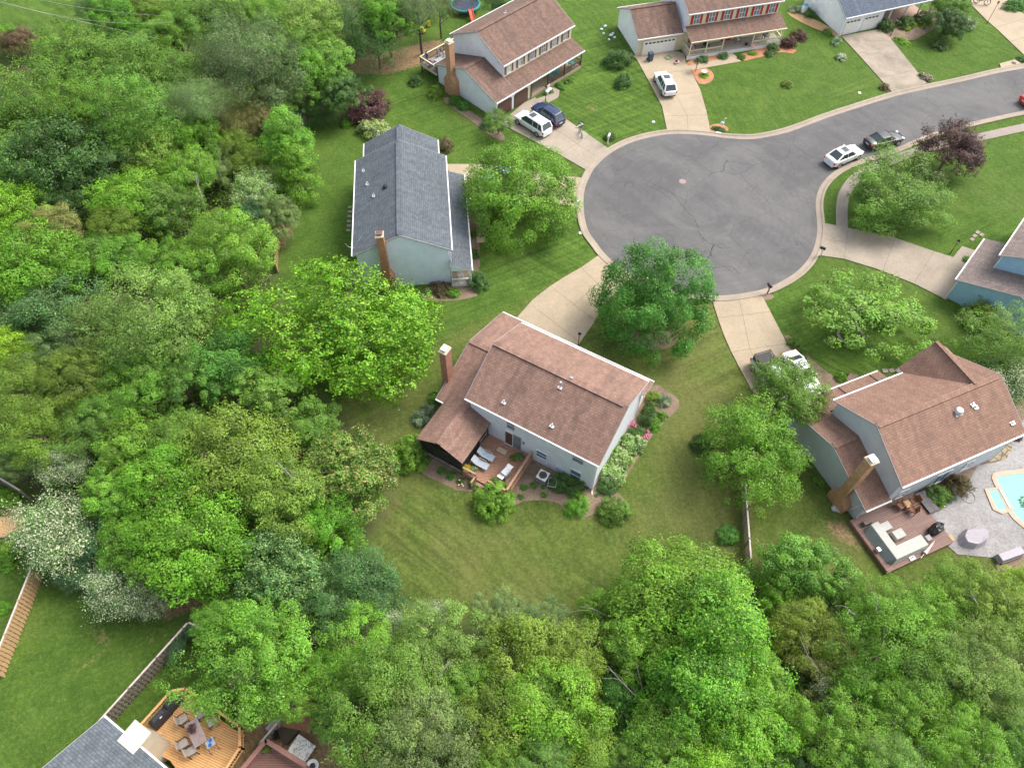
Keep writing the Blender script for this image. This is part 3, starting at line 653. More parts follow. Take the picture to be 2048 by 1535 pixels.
# mulch beds and paths
for nm, pts, m in (
    ('mulch_bed', [(838, 900), (852, 905), (932, 955), (962, 978), (946, 982), (915, 980), (880, 964), (846, 948), (832, 930)], M_MULCH),
    ('mulch_bed', [(1015, 990), (1050, 900), (1185, 975), (1200, 975), (1235, 985), (1250, 1005), (1225, 1022), (1185, 1028), (1165, 1036), (1135, 1030), (1120, 1008), (1085, 1000), (1045, 1003), (1015, 1015)], M_MULCH),
    ('mulch_bed', [(1185, 985), (1240, 860), (1300, 770), (1335, 783), (1358, 800), (1352, 822), (1320, 852), (1290, 892), (1255, 950), (1240, 970), (1210, 985)], M_MULCH),
    ('mulch_bed', [(842, 588), (855, 600), (900, 602), (955, 592), (940, 570), (900, 560)], M_MULCH),
    ('mulch_bed', [(926, 350), (938, 352), (952, 400), (958, 480), (960, 530), (948, 560), (940, 500), (930, 400)], M_MULCH),
    ('mulch_bed', [(895, 195), (975, 245), (960, 238), (1000, 262), (1010, 280), (985, 275), (940, 240), (890, 205)], M_MULCH),
    ('mulch_bed', [(1382, 141.5), (1374, 128), (1412, 136), (1428, 150), (1420, 165), (1398, 168)], M_MULCHR),
    ('mulch_bed', [(1376, 124), (1380, 132), (1462, 116), (1455, 104), (1400, 114)], M_MULCHR),
    ('mulch_bed', [(1484, 108), (1490, 122), (1560, 105), (1585, 108), (1592, 96), (1560, 90)], M_MULCHR),
    ('mulch_bed', [(1421, 251), (1420, 262), (1452, 264), (1456, 256), (1440, 248)], M_MULCHR),
    ('mulch_bed', [(1574, 26), (1600, 28), (1650, 50), (1684, 74), (1650, 66), (1600, 44)], M_STRAW),
    ('mulch_bed', [(1765, 56), (1780, 78), (1830, 80), (1900, 40), (1935, 45), (1900, 20), (1800, 30)], M_MULCH),
    ('mulch_bed', [(1568, 672), (1590, 678), (1625, 720), (1680, 760), (1720, 760), (1700, 745), (1650, 800), (1560, 760), (1590, 720)], M_MULCH),
    ('mulch_bed', [(1526, 590), (1540, 588), (1548, 594), (1538, 600), (1528, 600)], M_MULCH),
    ('mulch_bed', [(1140, 421), (1155, 420), (1157, 436), (1146, 434)], M_MULCH),
    ('mulch_bed', [(1262, 664), (1352, 664), (1345, 692), (1308, 700), (1272, 690)], M_MULCH),
    ('mulch_bed', [(1845, 890), (1890, 940), (1960, 900), (2040, 800), (2060, 840), (2000, 925), (1900, 975), (1840, 1000)], M_MULCH),
    ('mulch_bed', [(2016, 1100), (2048, 1088), (2100, 1080), (2100, 1160), (2020, 1160), (1990, 1130)], M_MULCH)):
    _bz = globals().get('_bz', .022)+.0012
    sheet(nm, polyW(pts), _bz, m, thick=.02, sm=2)

# patio, pool
def stamped():
    m, nt, N, L, P = nodes('stamped_patio_concrete')
    co = N.new('ShaderNodeTexCoord').outputs['Object']
    v = nd(N, 'TexVoronoi', Scale=2.6); v.feature = 'DISTANCE_TO_EDGE'; L.new(co, v.inputs['Vector'])
    f = ramp(N, L, v.outputs[0], [(0, 1.), (.05, 0.)])
    a = mixc(N, L, ramp(N, L, noise(N, L, co, .6, 5, .7, .5), [(.35, 0.), (.65, 1.)]), (.19, .18, .18), (.30, .29, .29))
    a = mixc(N, L, ramp(N, L, noise(N, L, co, 7, 5, .8), [(.45, 0.), (.62, .85)]), a, (.15, .145, .145))
    a = mixc(N, L, f, a, (.30, .29, .28)); L.new(a, P.inputs['Base Color']); P.inputs['Roughness'].default_value = .7
    return m
M_PATIO = stamped()
sheet('patio', polyW([(1855, 1017), (1928, 980), (1955, 930), (1990, 925), (2012, 918), (2023, 898), (2026, 860), (2048, 838), (2200, 780), (2300, 900), (2200, 1050), (2048, 1092), (1995, 1116), (1914, 1108), (1896, 1092), (1880, 1060)]), .05, M_PATIO, thick=.05)
def flag():
    m, nt, N, L, P = nodes('flagstone'); co = N.new('ShaderNodeTexCoord').outputs['Object']
    v = nd(N, 'TexVoronoi', Scale=1.3); v.feature = 'DISTANCE_TO_EDGE'; L.new(co, v.inputs['Vector'])
    v2 = nd(N, 'TexVoronoi', Scale=1.3); L.new(co, v2.inputs['Vector'])
    a = mixc(N, L, v2.outputs['Distance'], (.30, .25, .16), (.19, .16, .10))
    L.new(mixc(N, L, ramp(N, L, v.outputs[0], [(.03, 1.), (.07, 0.)]), a, (.11, .08, .05)), P.inputs['Base Color']); P.inputs['Roughness'].default_value = .85
    return m
sheet('flagstone_corner', polyW([(1960, 926), (1990, 925), (2012, 918), (2022, 900), (2026, 868), (2000, 870)]), .062, flag(), thick=.05)
def water_m():
    m, nt, N, L, P = nodes('pool_water'); co = N.new('ShaderNodeTexCoord').outputs['Object']
    n = noise(N, L, co, .9, 4)
    L.new(mixc(N, L, n, (.10, .37, .31), (.17, .46, .38)), P.inputs['Base Color']); P.inputs['Roughness'].default_value = .25; P.inputs['Specular IOR Level'].default_value = .12
    bump(N, L, P, noise(N, L, co, 6, 3), .15, .02); return m
M_WATER = water_m()
M_COPE = concrete('tan_coping', (.50, .36, .27), .2)
pool_px = [(1993, 958), (2004, 952.5), (2048, 947), (2110, 938), (2150, 985), (2130, 1060), (2070, 1058), (2042, 1042), (2024, 1022), (2008, 988)]
spa_px = [(1976, 981), (1995, 978), (2017, 1018), (2001, 1021), (1992, 1018)]
pool = thing('swimming_pool', 'turquoise swimming pool with tan coping, cut by the right edge of the photo', 'pool', (*W(2050, 1000)[:2], 0))
def ringsheet(name, pts, wd, z, m, par, sm):
    q = smooth([Vector(p) for p in polyW(pts)], sm, True) if sm else [Vector(p) for p in polyW(pts)]
    c = sum((p for p in q), Vector((0, 0)))/len(q); out = []
    for i, p in enumerate(q):
        t = (q[(i+1) % len(q)]-q[i-1]).normalized(); nn = Vector((t.y, -t.x))
        if nn.dot(p-c) < 0: nn = -nn
        out.append(p+nn*wd)
    L0 = par.location; n = len(q)
    mb = MB(); v = [(p.x-L0.x, p.y-L0.y, z) for p in q]+[(p.x-L0.x, p.y-L0.y, z) for p in out]+[(p.x-L0.x, p.y-L0.y, 0) for p in out]+[(p.x-L0.x, p.y-L0.y, 0) for p in q]
    f = []
    for k in range(4): f += [(k*n+i, k*n+(i+1) % n, ((k+1) % 4)*n+(i+1) % n, ((k+1) % 4)*n+i) for i in range(n)]
    mb.add(v, f).build(name, m, par)
    MB().extr([(p.x-L0.x, p.y-L0.y) for p in q], .01, z-.03, 'z').build('water', M_WATER, par)
ringsheet('coping', pool_px, .42, .11, M_COPE, pool, 3)
spa = thing('spa', 'small turquoise spa basin beside the pool with a dark blue tiled edge', 'spa', (*W(1996, 1000)[:2], 0))
ringsheet('coping', spa_px, .34, .125, M_COPE, spa, 0)
a, b = W(1997, 978), W(2018, 1017); MB().beam(Vector((a.x-spa.location.x, a.y-spa.location.y, .12)), Vector((b.x-spa.location.x, b.y-spa.location.y, .12)), .12, .06).build('tile_edge', mat('dark_blue_tile', (.02, .06, .20), .2), spa)
# ------------------------------------------------------------ houses
M_GREYTRIM = mat('grey_rake_trim', (.36, .36, .38), .5)
def roof2(h, x0, x1, y0, z0, yr, zr, y1, z1, m, name='roof', t=.14, rake=None, gut0=True, gut1=True, vent=True):
    """two slopes along x; fascia and rake boards white"""
    mb = MB()
    poly = [(y0, z0), (yr, zr), (y1, z1), (y1, z1-t), (yr, zr-t), (y0, z0-t)]
    mb.extr(poly, x0, x1, 'x', 1, [0, 0, 1, 1, 1, 1])
    o = mb.build(name, [m, M_WHITE], h)
    for xx in (x0-.02, x1+.02):
        r = MB()
        for a, b in (((y0, z0), (yr, zr)), ((yr, zr), (y1, z1))):
            r.beam((xx, a[0], a[1]-t*.5-.02), (xx, b[0], b[1]-t*.5-.02), .03, t)
        r.build('rake_board', rake or M_GREYTRIM, o)
    if vent:
        v = MB(); L = x1-x0; s = 1 if y1 > y0 else -1
        for yy, sg in ((-.13, 1), (.13, -1)):
            sl = (zr-z0)/abs(yr-y0) if yy < 0 else (zr-z1)/abs(y1-yr)
            v.beam((x0+.05, yr+yy*s, zr-abs(yy)*sl+.035), (x1-.35, yr+yy*s, zr-abs(yy)*sl+.035), .25, .05)
        v.build('ridge_vent', m, o)
    if gut0: MB().box(x0, x1, min(y0, y0-.11*(1 if y1 > y0 else -1)), max(y0, y0-.11*(1 if y1 > y0 else -1)), z0-.13, z0-.005).build('gutter', M_WHITE, o)
    if gut1: MB().box(x0, x1, min(y1, y1+.11*(1 if y1 > y0 else -1)), max(y1, y1+.11*(1 if y1 > y0 else -1)), z1-.13, z1-.005).build('gutter', M_WHITE, o)
    return o
def walls(h, x0, x1, y0, z0, yr, zr, y1, z1, m, name='wall', zb=0.0):
    MB().extr([(y0, zb), (y1, zb), (y1, z1), (yr, zr), (y0, z0)], x0, x1, 'x').build(name, m, h)
def win(h, plane, pos, a0, a1, z0, z1, sg, pane=M_GLASS, fr=M_WHITE, name='window', fw=.05, sash=True, vert=False, shut=None):
    """window or door in a wall plane ('x' or 'y' = pos), facing sg"""
    def bx(mb, u0, u1, v0, v1, d0, d1, m=0):
        lo, hi = sorted((pos+sg*d0, pos+sg*d1))
        if plane == 'y': mb.box(u0, u1, lo, hi, v0, v1, m)
        else: mb.box(lo, hi, u0, u1, v0, v1, m)
    f = MB()
    bx(f, a0-fw, a1+fw, z1, z1+fw, -.02, .07); bx(f, a0-fw, a1+fw, z0-fw, z0, -.02, .09)
    bx(f, a0-fw, a0, z0, z1, -.02, .065); bx(f, a1, a1+fw, z0, z1, -.02, .065)
    if sash: bx(f, a0, a1, (z0+z1)/2-.025, (z0+z1)/2+.025, -.02, .055)
    if vert: bx(f, (a0+a1)/2-.03, (a0+a1)/2+.03, z0, z1, -.02, .052)
    o = f.build(name, fr, h)
    p = MB(); bx(p, a0, a1, z0, z1, .0, .03); p.build('pane', pane, o)
    if shut:
        for s0 in (a0-fw-.34, a1+fw+.01):
            s = MB(); bx(s, s0, s0+.33, z0-.04, z1+.04, 0, .05)
            for k in range(9):
                zz = z0+(z1-z0)*(k+.5)/9; bx(s, s0+.04, s0+.29, zz-.02, zz+.02, .05, .065)
            s.build('shutter', shut, h)
    return o
def vent(h, x, y, z, hh=.35, r=.06, m=None):
    o = MB().cyl(x, y, z-.15, z+hh, r, r, 10, 0).obox((x, y, z+.03), (.36, .36, .03), 0, 0, 0, 1).build('vent_pipe', [m or M_LGREY, M_LGREY], h)
    return o
def rail(par, a, b, z, h=.95, m=M_CREAM, sp=.14, post=.09, bal=.035, cap=.12, name='railing', posts=2):
    a, b = Vector((*a, z)), Vector((*b, z)); L = (b-a).length; mb = MB(); up = Vector((0, 0, 1))
    mb.beam(a+up*h, b+up*h, cap, .05); mb.beam(a+up*.1, b+up*.1, .05, .05); mb.beam(a+up*(h-.1), b+up*(h-.1), .04, .05)
    n = max(2, int(L/sp))
    for i in range(1, n): p = a+(b-a)*i/n; mb.box(p.x-bal/2, p.x+bal/2, p.y-bal/2, p.y+bal/2, z+.1, z+h-.1)
    for i in range(posts): p = a+(b-a)*i/max(1, posts-1); mb.box(p.x-post/2, p.x+post/2, p.y-post/2, p.y+post/2, z, z+h+.05)
    return mb.build(name, m, par)
def downspout(h, pts, m=M_WHITE): return MB().tube(pts, .05, 6).build('downspout', m, h)
def chimney(h, x0, x1, y0, y1, zt, m, wide=None, cap=M_WHITE, name='chimney', zs=2.6):
    mb = MB(); mb.box(x0, x1, y0, y1, 0, zt)
    if wide:
        a0, a1 = wide
        mb.extr([(a0, 0), (a1, 0), (a1, zs-.7), (y1+.002, zs), (y0-.002, zs), (a0, zs-.7)], x0-.03, x1+.03, 'x')
    o = mb.build(name, m, h)
    c = MB(); c.box(x0-.05, x1+.05, y0-.05, y1+.05, zt, zt+.12); c.build('crown_slab', mat('tan_mortar_slab', (.50, .42, .30), .8), o)
    xm, ym = (x0+x1)/2, (y0+y1)/2
    c = MB(); c.box(xm-.16, xm+.16, ym-.2, ym+.2, zt+.121, zt+.30)
    c.extr([(xm-.27, ym-.3), (xm+.27, ym-.3), (xm+.27, ym+.3), (xm-.27, ym+.3)], zt+.30, zt+.335, 'z')
    c.build('flue_cap', cap, o)
    return o

def house_frame(o_px, a_px, z=4.8):
    O, A = W(*o_px, z), W(*a_px, z); return (O.x, O.y, 0), math.atan2(A.y-O.y, A.x-O.x)

# ---- A: house with the cedar deck
loc, rz = house_frame((930, 796), (1197, 931))
A = thing('house', 'brown roofed grey house with screened porch and cedar deck in the middle of the photo', 'house', loc, rz)
roof2(A, 0, 11.97, 0, 4.8, 4.5, 7.1, 9.0, 4.8, M_ROOF_BROWN)
walls(A, .28, 11.68, .3, 4.72, 4.5, 6.9, 8.7, 4.72, M_WALL_A)
roof2(A, -3.0, .27, 0, 2.4, 5.45, 4.3, 10.9, 2.4, M_ROOF_BROWN, 'garage_roof')
walls(A, -2.75, .279, .3, 2.32, 5.45, 4.1, 10.6, 2.32, M_WALL_A, 'garage_wall')
MB().extr([(8.702, 3.12), (10.9, 2.4), (10.9, 2.26), (8.702, 2.98)], .275, 12.02, 'x', 1, [0, 1, 1, 1]).build('porch_roof', [M_ROOF_BROWN, M_WHITE], A)
MB().box(.28, 12.02, 10.9, 11.01, 2.27, 2.39).build('gutter', M_WHITE, A)
MB().box(.30, 11.7, 8.703, 10.7, 0, .3).build('porch_floor', M_CONC, A)
for x in (.5, 4.2, 8.0, 11.6): MB().box(x-.07, x+.07, 10.4, 10.54, .3, 2.3).build('porch_post', M_WHITE, A)
rail(A, (8.0, 10.47), (11.6, 10.47), .3, .8, M_WHITE); rail(A, (11.6, 10.4), (11.6, 8.75), .3, .8, M_WHITE)
# screened porch: floor, posts, dark mesh, gable roof running out from the wall
sp = MB()
sp.extr([(-2.25, 2.4), (0, 3.55), (2.2, 2.4), (2.2, 2.27), (0, 3.41), (-2.25, 2.27)], -4.05, 1.9, 'y', 1, [0, 0, 1, 1, 1, 1])
sp.build('screened_porch_roof', [M_ROOF_BROWN, M_DARK], A)
rv = MB()
for s in (-1, 1): rv.beam((s*.12, -4.03, 3.52), (s*.12, 1.6, 3.52), .22, .04)
rv.build('ridge_vent', M_ROOF_BROWN, A)
MB().box(-2.05, 1.98, -3.85, .29, .05, .5).build('screened_porch_floor', M_FOLDW, A)
MB().extr([(-2.0, .5), (1.93, .5), (1.93, 2.35), (-.03, 3.35), (-2.0, 2.35)], -3.80, -3.76, 'y').build('porch_screen', M_SCREEN, A)
for x in (-2.02, 1.92): MB().box(x, x+.03, -3.75, .28, .5, 2.33).build('porch_screen', M_SCREEN, A)
fr = MB()
for x in (-2.05, -.75, .6, 1.88): fr.box(x, x+.09, -3.86, -3.80, .45, 2.4)
fr.box(-2.05, 1.97, -3.86, -3.80, 2.28, 2.38); fr.box(-2.05, 1.97, -3.865, -3.80, 1.25, 1.31); fr.box(-2.05, 1.97, -3.88, -3.80, 2.28, 2.38)
for y in (-2.6, -1.3, -.1):
    for xx in (1.95, -2.1): MB().box(xx, xx+.07, y, y+.08, .45, 2.35).build('porch_post', M_DARK, A)
fr.build('porch_frame', M_DARK, A)
dr = MB(); dr.box(1.96, 2.03, -1.15, -1.08, .5, 2.2); dr.box(1.96, 2.03, -.2, -.13, .5, 2.2); dr.box(1.96, 2.03, -1.08, -.2, 2.13, 2.2); dr.box(1.96, 2.03, -1.08, -.2, 1.2, 1.28); dr.box(1.96, 2.03, -1.08, -.2, .5, .62)
dr.build('screen_door', mat('tan_door_frame', (.30, .26, .20), .6), A)
MB().box(-2.1, 2.0, -3.92, -3.861, .28, .44).build('band_board', M_FOLDW, A)
# deck
MB().box(2.05, 6.2, -3.9, .29, .36, .5).build('deck', M_DECK_A, A)
for q_ in ((2.05, 3.3, -3.94, -3.902), (4.35, 6.2, -3.94, -3.902), (6.202, 6.24, -3.9, .29)): MB().box(*q_, .05, .46).build('deck_skirt', M_WOOD_A, A)
rail(A, (2.12, -3.85), (3.28, -3.85), .5, .85, M_WOOD_A, .16, .1, .045, .16)
rail(A, (3.28, -3.85), (3.28, -4.55), .3, .75, M_WOOD_A, .16, .1, .045, .16)
rail(A, (6.13, .2), (6.13, -3.85), .5, .85, M_WOOD_A, .16, .1, .045, .18, posts=4)
rail(A, (6.13, -3.85), (4.4, -3.85), .5, .85, M_WOOD_A, .16, .1, .045, .16)
st = MB()
for i in range(2): st.box(3.33, 4.35, -4.25-.32*i, -3.942-.32*i, 0, .34-.17*i)
st.build('steps', M_WOOD_A, A)
win(A, 'y', .3, 3.6, 4.28, .52, 2.45, -1, M_DOORBR, M_WHITE, 'patio_door', .07, False)
win(A, 'y', .3, 4.42, 5.0, .52, 2.45, -1, M_GLASS, M_GREY, 'storm_door', .06, True)
win(A, 'y', .3, 3.75, 4.45, 3.1, 4.3, -1); win(A, 'y', .3, 9.7, 10.6, 3.2, 4.35, -1, M_GLASS)
win(A, 'y', .3, 6.55, 7.45, 1.05, 1.95, -1, M_GLASSB); win(A, 'y', .3, 9.7, 10.6, .3, 1.75, -1, M_GLASSB, vert=False)
win(A, 'x', -2.75, 3.2, 3.9, .9, 1.9, -1)
MB().box(5.25, 5.4, .2, .3, 1.9, 2.1).build('wall_lantern', mat('verdigris', (.06, .20, .17), .5), A)
MB().box(11.72, 11.76, .28, 8.68, 0, .28).build('foundation', M_FOUND, A)
downspout(A, [(11.9, -.03, 4.7), (11.76, .22, 4.45), (11.76, .22, .1), (11.95, -.1, .05)])
downspout(A, [(11.9, 9.06, 4.7), (11.78, 8.6, 4.5), (11.78, 8.55, .1)])
vent(A, 6.55, 3.65, 6.65, .75, .075); vent(A, 3.05, .98, 5.28); vent(A, 7.35, 1.0, 5.3)
MB().obox((7.0, 4.62, 7.09), (.28, .2, .12)).build('roof_box', M_GREY, A)
MB().box(8.35, 8.6, .18, .3, .5, .95).box(8.62, 8.8, .2, .3, .62, .9).build('utility_meter', mat('meter_grey', (.42, .47, .52), .5), A)
MB().tube([(7.55, .25, .95), (7.55, .12, .8), (7.55, .2, .3)], .03).build('utility_pipe', M_WHITE, A)
chimney(A, -3.4, -2.78, 1.62, 2.42, 6.75, brickm('red_brown_brick', (.26, .105, .07), (.36, .17, .10)), (1.3, 2.8), mat('flue_white', (.7, .7, .7), .5))

# ---- B: light blue house
loc, rz = house_frame((903.6, 501), (891.2, 311.2))
B = thing('house', 'light blue house with charcoal shingle roof and brick chimney, left of the cul-de-sac', 'house', loc, rz)
roof2(B, .1, 13.4, 0, 4.8, 4.55, 7.05, 9.1, 4.8, M_ROOF_GREY)
walls(B, .4, 13.1, .3, 4.72, 4.55, 6.86, 8.8, 4.72, M_WALL_B)
roof2(B, 13.41, 16.2, .72, 4.62, 4.5, 6.75, 8.32, 4.62, M_ROOF_GREY, 'wing_roof')
walls(B, 13.12, 15.9, 1.0, 4.5, 4.5, 6.55, 8.0, 4.5, M_WALL_B, 'wing_wall')
MB().extr([(.302, 3.12), (-1.75, 2.4), (-1.75, 2.26), (.302, 2.98)], -.35, 13.2, 'x', 1, [0, 1, 1, 1]).build('porch_roof', [M_ROOF_GREY, M_WHITE], B)
MB().box(-.35, 13.2, -1.87, -1.751, 2.27, 2.39).build('gutter', M_WHITE, B)
MB().extr([(.2, 2.3), (-1.55, 2.3), (-1.55, 2.36), (.2, 2.95)], -.25, -.19, 'x').build('porch_gable', M_WALL_B, B)
MB().box(-.15, 13.0, -1.5, .28, 0, .35).build('porch_floor', M_CONC, B)
for x in (-.18, 3.1, 6.4, 9.7, 12.8): MB().box(x-.06, x+.06, -1.6, -1.48, .35, 2.3).build('porch_post', M_WHITE, B)
rail(B, (-.15, -1.45), (-.15, .15), .35, .75, M_WHITE, .16); rail(B, (-.15, -1.53), (3.1, -1.53), .35, .75, M_WHITE, .16); rail(B, (3.1, -1.53), (6.4, -1.53), .35, .75, M_WHITE, .16)
MB().box(-.16, -.12, -1.5, .28, .05, .34).build('lattice', M_WHITE, B)
chimney(B, -.35, .38, 5.95, 6.62, 7.25, brickm('rust_brick', (.34, .13, .07), (.45, .20, .10)), (5.6, 7.0), mat('rust_cap', (.12, .07, .06), .6))
downspout(B, [(.15, -.03, 4.68), (.33, .15, 4.45), (.33, .22, .1)]); downspout(B, [(-.3, -1.82, 2.3), (-.22, -1.62, 2.1), (-.22, -1.62, .1)])
for x, y in ((11.2, 8.2), (8.9, 7.75), (6.8, 7.05)): vent(B, x, y, 7.05-(y-4.55)*.495, .3, .06)
MB().lathe(7.3, 5.9, [(.28, 6.3), (.28, 6.42), (.22, 6.55), (.02, 6.6)], 14).build('attic_fan', M_IRON, B)
MB().tube([(.9, 8.8, 5.2), (.95, 8.5, 5.7), (1.2, 8.1, 6.1)], .02).tube([(.9, 8.9, 5.0), (.8, 9.4, 5.3), (.8, 9.6, 5.7)], .02).build('antenna', M_LGREY, B)

# ---- C: brown roofed house with two garage doors
loc, rz = house_frame((1006.9, 132.5), (1150.6, 49.9))
C_ = thing('house', 'white house with weathered brown roof, dark brown garage doors and tall brick chimney', 'house', loc, rz)
roof2(C_, 0, 12.05, 0, 4.8, 4.5, 7.1, 9.05, 4.8, M_ROOF_C)
walls(C_, .28, 11.8, .3, 4.72, 4.5, 6.9, 8.75, 4.72, M_WALL_C)
roof2(C_, -3.0, .27, -1.9, 2.4, 3.45, 4.25, 8.75, 2.4, M_ROOF_C, 'garage_roof')
walls(C_, -2.75, .279, -1.6, 2.32, 3.45, 4.06, 8.45, 2.32, M_WALL_C, 'garage_wall')
MB().box(.28, 2.95, -1.6, .29, 0, 2.34).build('garage_front_wall', M_CREAM, C_)
MB().extr([(.302, 3.12), (-1.9, 2.4), (-1.9, 2.26), (.302, 2.98)], .275, 12.05, 'x', 1, [0, 1, 1, 1]).build('porch_roof', [M_ROOF_C, M_WHITE], C_)
MB().box(.28, 12.05, -2.01, -1.901, 2.27, 2.39).build('gutter', M_WHITE, C_)
for i in range(6):
    x = 1.15+1.92*i; win(C_, 'y', .3, x-.33, x+.33, 3.35, 4.5, -1, M_GLASS, M_WHITE, 'window', .06, True, True, M_SHUT_C)
MB().box(.28, 11.8, .27, .299, 3.1, 4.7).build('front_band', M_CREAM, C_)
for x0 in (-2.55, .15):
    g = MB(); g.extr([(x0, .02), (x0+2.3, .02), (x0+2.3, 1.6), (x0+1.95, 2.0), (x0+.35, 2.0), (x0, 1.6)], -1.66, -1.601, 'y')
    for k in range(4): g.box(x0+.1, x0+2.2, -1.68, -1.661, .12+k*.4, .46+k*.4)
    g.build('garage_door', M_DOORBR, C_)
MB().box(2.97, 11.85, -1.75, .29, 0, .35).build('porch_floor', M_CONC, C_)
for x in (3.0, 5.9, 8.8, 11.8): MB().box(x-.06, x+.06, -1.72, -1.6, .35, 2.3).build('porch_post', M_DOORBR, C_)
rail(C_, (5.9, -1.66), (8.8, -1.66), .35, .8, M_DOORBR, .16); rail(C_, (8.8, -1.66), (11.8, -1.66), .35, .8, M_DOORBR, .16); rail(C_, (11.8, -1.66), (11.8, .2), .35, .8, M_DOORBR, .16)
win(C_, 'y', .3, 4.0, 4.8, .4, 2.2, -1, M_DOORBR, M_WHITE, 'front_door', .08, False); win(C_, 'y', .3, 7.0, 7.8, .9, 2.1, -1); win(C_, 'y', .3, 9.5, 10.3, .9, 2.1, -1)
chimney(C_, -3.5, -2.76, 5.2, 5.95, 6.55, M_BRICK, (4.7, 6.5))
vent(C_, 5.5, 5.2, 6.75, .3)
# elevated rear deck of C
MB().box(-2.9, 4.5, 8.5, 11.6, 1.0, 1.15).build('deck', M_DECK_C, C_)
dp = MB()
for x in (-2.8, -.8, 1.4, 4.4): dp.box(x-.06, x+.06, 11.4, 11.52, 0, 1.0)
dp.build('deck_post', M_DOORBR, C_)
for a, b in (((-2.85, 8.5), (-2.85, 11.55)), ((-2.85, 11.55), (1.0, 11.55)), ((1.0, 11.55), (4.4, 11.55))):
    rail(C_, a, b, 1.15, .85, M_DOORBR, .18, .08)
    MB().beam((*a, 2.04), (*b, 2.04), .16, .05).build('rail_cap', M_CREAM, C_)
MB().box(-2.95, -2.905, 8.5, 11.6, .9, 1.13).build('deck_fascia', M_CREAM, C_)

# ---- D: cream house with red shutters
loc, rz = house_frame((1377.7, 29.2), (1561, 2.5))
D_ = thing('house', 'cream house with red shutters, long railed porch and a single white garage door', 'house', loc, rz)
roof2(D_, 0, 12.9, 0, 4.8, 4.5, 7.1, 9.0, 4.8, M_ROOF_C)
walls(D_, .28, 12.6, .3, 4.72, 4.5, 6.9, 8.7, 4.72, M_WALL_C)
MB().box(.28, 12.6, .26, .299, 3.1, 4.7).build('front_band', M_CREAM, D_)
MB().box(.28, 12.6, .26, .299, .3, 3.0).build('porch_back_wall', M_CREAM, D_)
roof2(D_, -6.25, -.12, .1, 2.4, 3.8, 4.4, 7.6, 2.4, M_ROOF_C, 'garage_roof')
walls(D_, -6.0, -.0, .35, 2.32, 3.8, 4.2, 7.3, 2.32, M_WALL_C, 'garage_wall')
MB().box(-6.0, .27, .30, .348, 0, 2.3).build('garage_front_wall', M_WALL_D, D_)
MB().box(.0, .279, .35, 7.3, 0, 2.4).build('link_wall', M_WALL_C, D_)
g = MB(); g.box(-5.3, -1.0, .22, .299, .02, 1.85)
for k in range(3): g.box(-5.25, -1.05, .205, .219, .1+k*.45, .46+k*.45)
gd = g.build('garage_door', mat('garage_white', (.74, .73, .68), .5), D_)
pn = MB()
for k in range(8): pn.box(-5.1+k*.52, -4.75+k*.52, .195, .218, 1.5, 1.68)
pn.build('door_light', M_IRON, gd)
MB().box(-5.4, -.9, .2, .298, 1.86, 1.95).box(-5.4, -5.31, .2, .298, 0, 1.86).box(-.99, -.9, .2, .298, 0, 1.86).build('door_trim', M_CREAM, D_)
MB().extr([(.302, 3.12), (-2.1, 2.4), (-2.1, 2.26), (.302, 2.98)], 0, 13.0, 'x', 1, [0, 1, 1, 1]).build('porch_roof', [M_ROOF_C, M_CREAM], D_)
MB().box(0, 13.0, -2.21, -2.101, 2.27, 2.39).build('gutter', M_CREAM, D_)
for i in range(6):
    x = 1.35+2.05*i; win(D_, 'y', .26, x-.36, x+.36, 3.3, 4.5, -1, M_GLASS, M_WHITE, 'window', .06, True, True, M_RED)
MB().box(.1, 12.8, -2.0, .25, 0, .4).build('porch_floor', concrete('porch_concrete', (.46, .42, .38), .2), D_)
MB().box(.05, 12.85, -2.06, -2.002, 0, .38).build('porch_skirt', M_WHITE, D_)
xs = (.15, 2.35, 4.55, 8.7, 10.75, 12.75)
for x in xs: MB().box(x-.06, x+.06, -1.98, -1.86, .4, 2.3).build('porch_post', M_CREAM, D_)
for a, b in ((0, 1), (1, 2), (3, 4), (4, 5)): rail(D_, (xs[a], -1.92), (xs[b], -1.92), .4, .75, M_CREAM, .17)
rail(D_, (.15, -1.92), (.15, .2), .4, .75, M_CREAM, .17); rail(D_, (12.75, -1.92), (12.75, .2), .4, .75, M_CREAM, .17)
MB().beam((12.75, -1.9, 2.25), (12.75, -.9, 1.2), .05, .05).beam((12.75, -1.0, 2.25), (12.75, -1.8, 1.2), .05, .05).build('brace', M_CREAM, D_)
win(D_, 'y', .26, 5.6, 6.7, .42, 2.3, -1, M_RED, M_RED, 'front_door', .12, False)
for x in (1.6, 3.6): win(D_, 'y', .26, x-.35, x+.35, .9, 2.1, -1, M_GLASS, M_WHITE, 'window', .06, True, False, M_RED)
win(D_, 'y', .26, 9.0, 9.7, .9, 2.1, -1, M_GLASS, M_WHITE, 'window', .06, True, False, M_RED); win(D_, 'y', .26, 11.2, 11.9, .9, 2.1, -1, M_GLASS, M_WHITE, 'window', .06, True, False, M_RED)

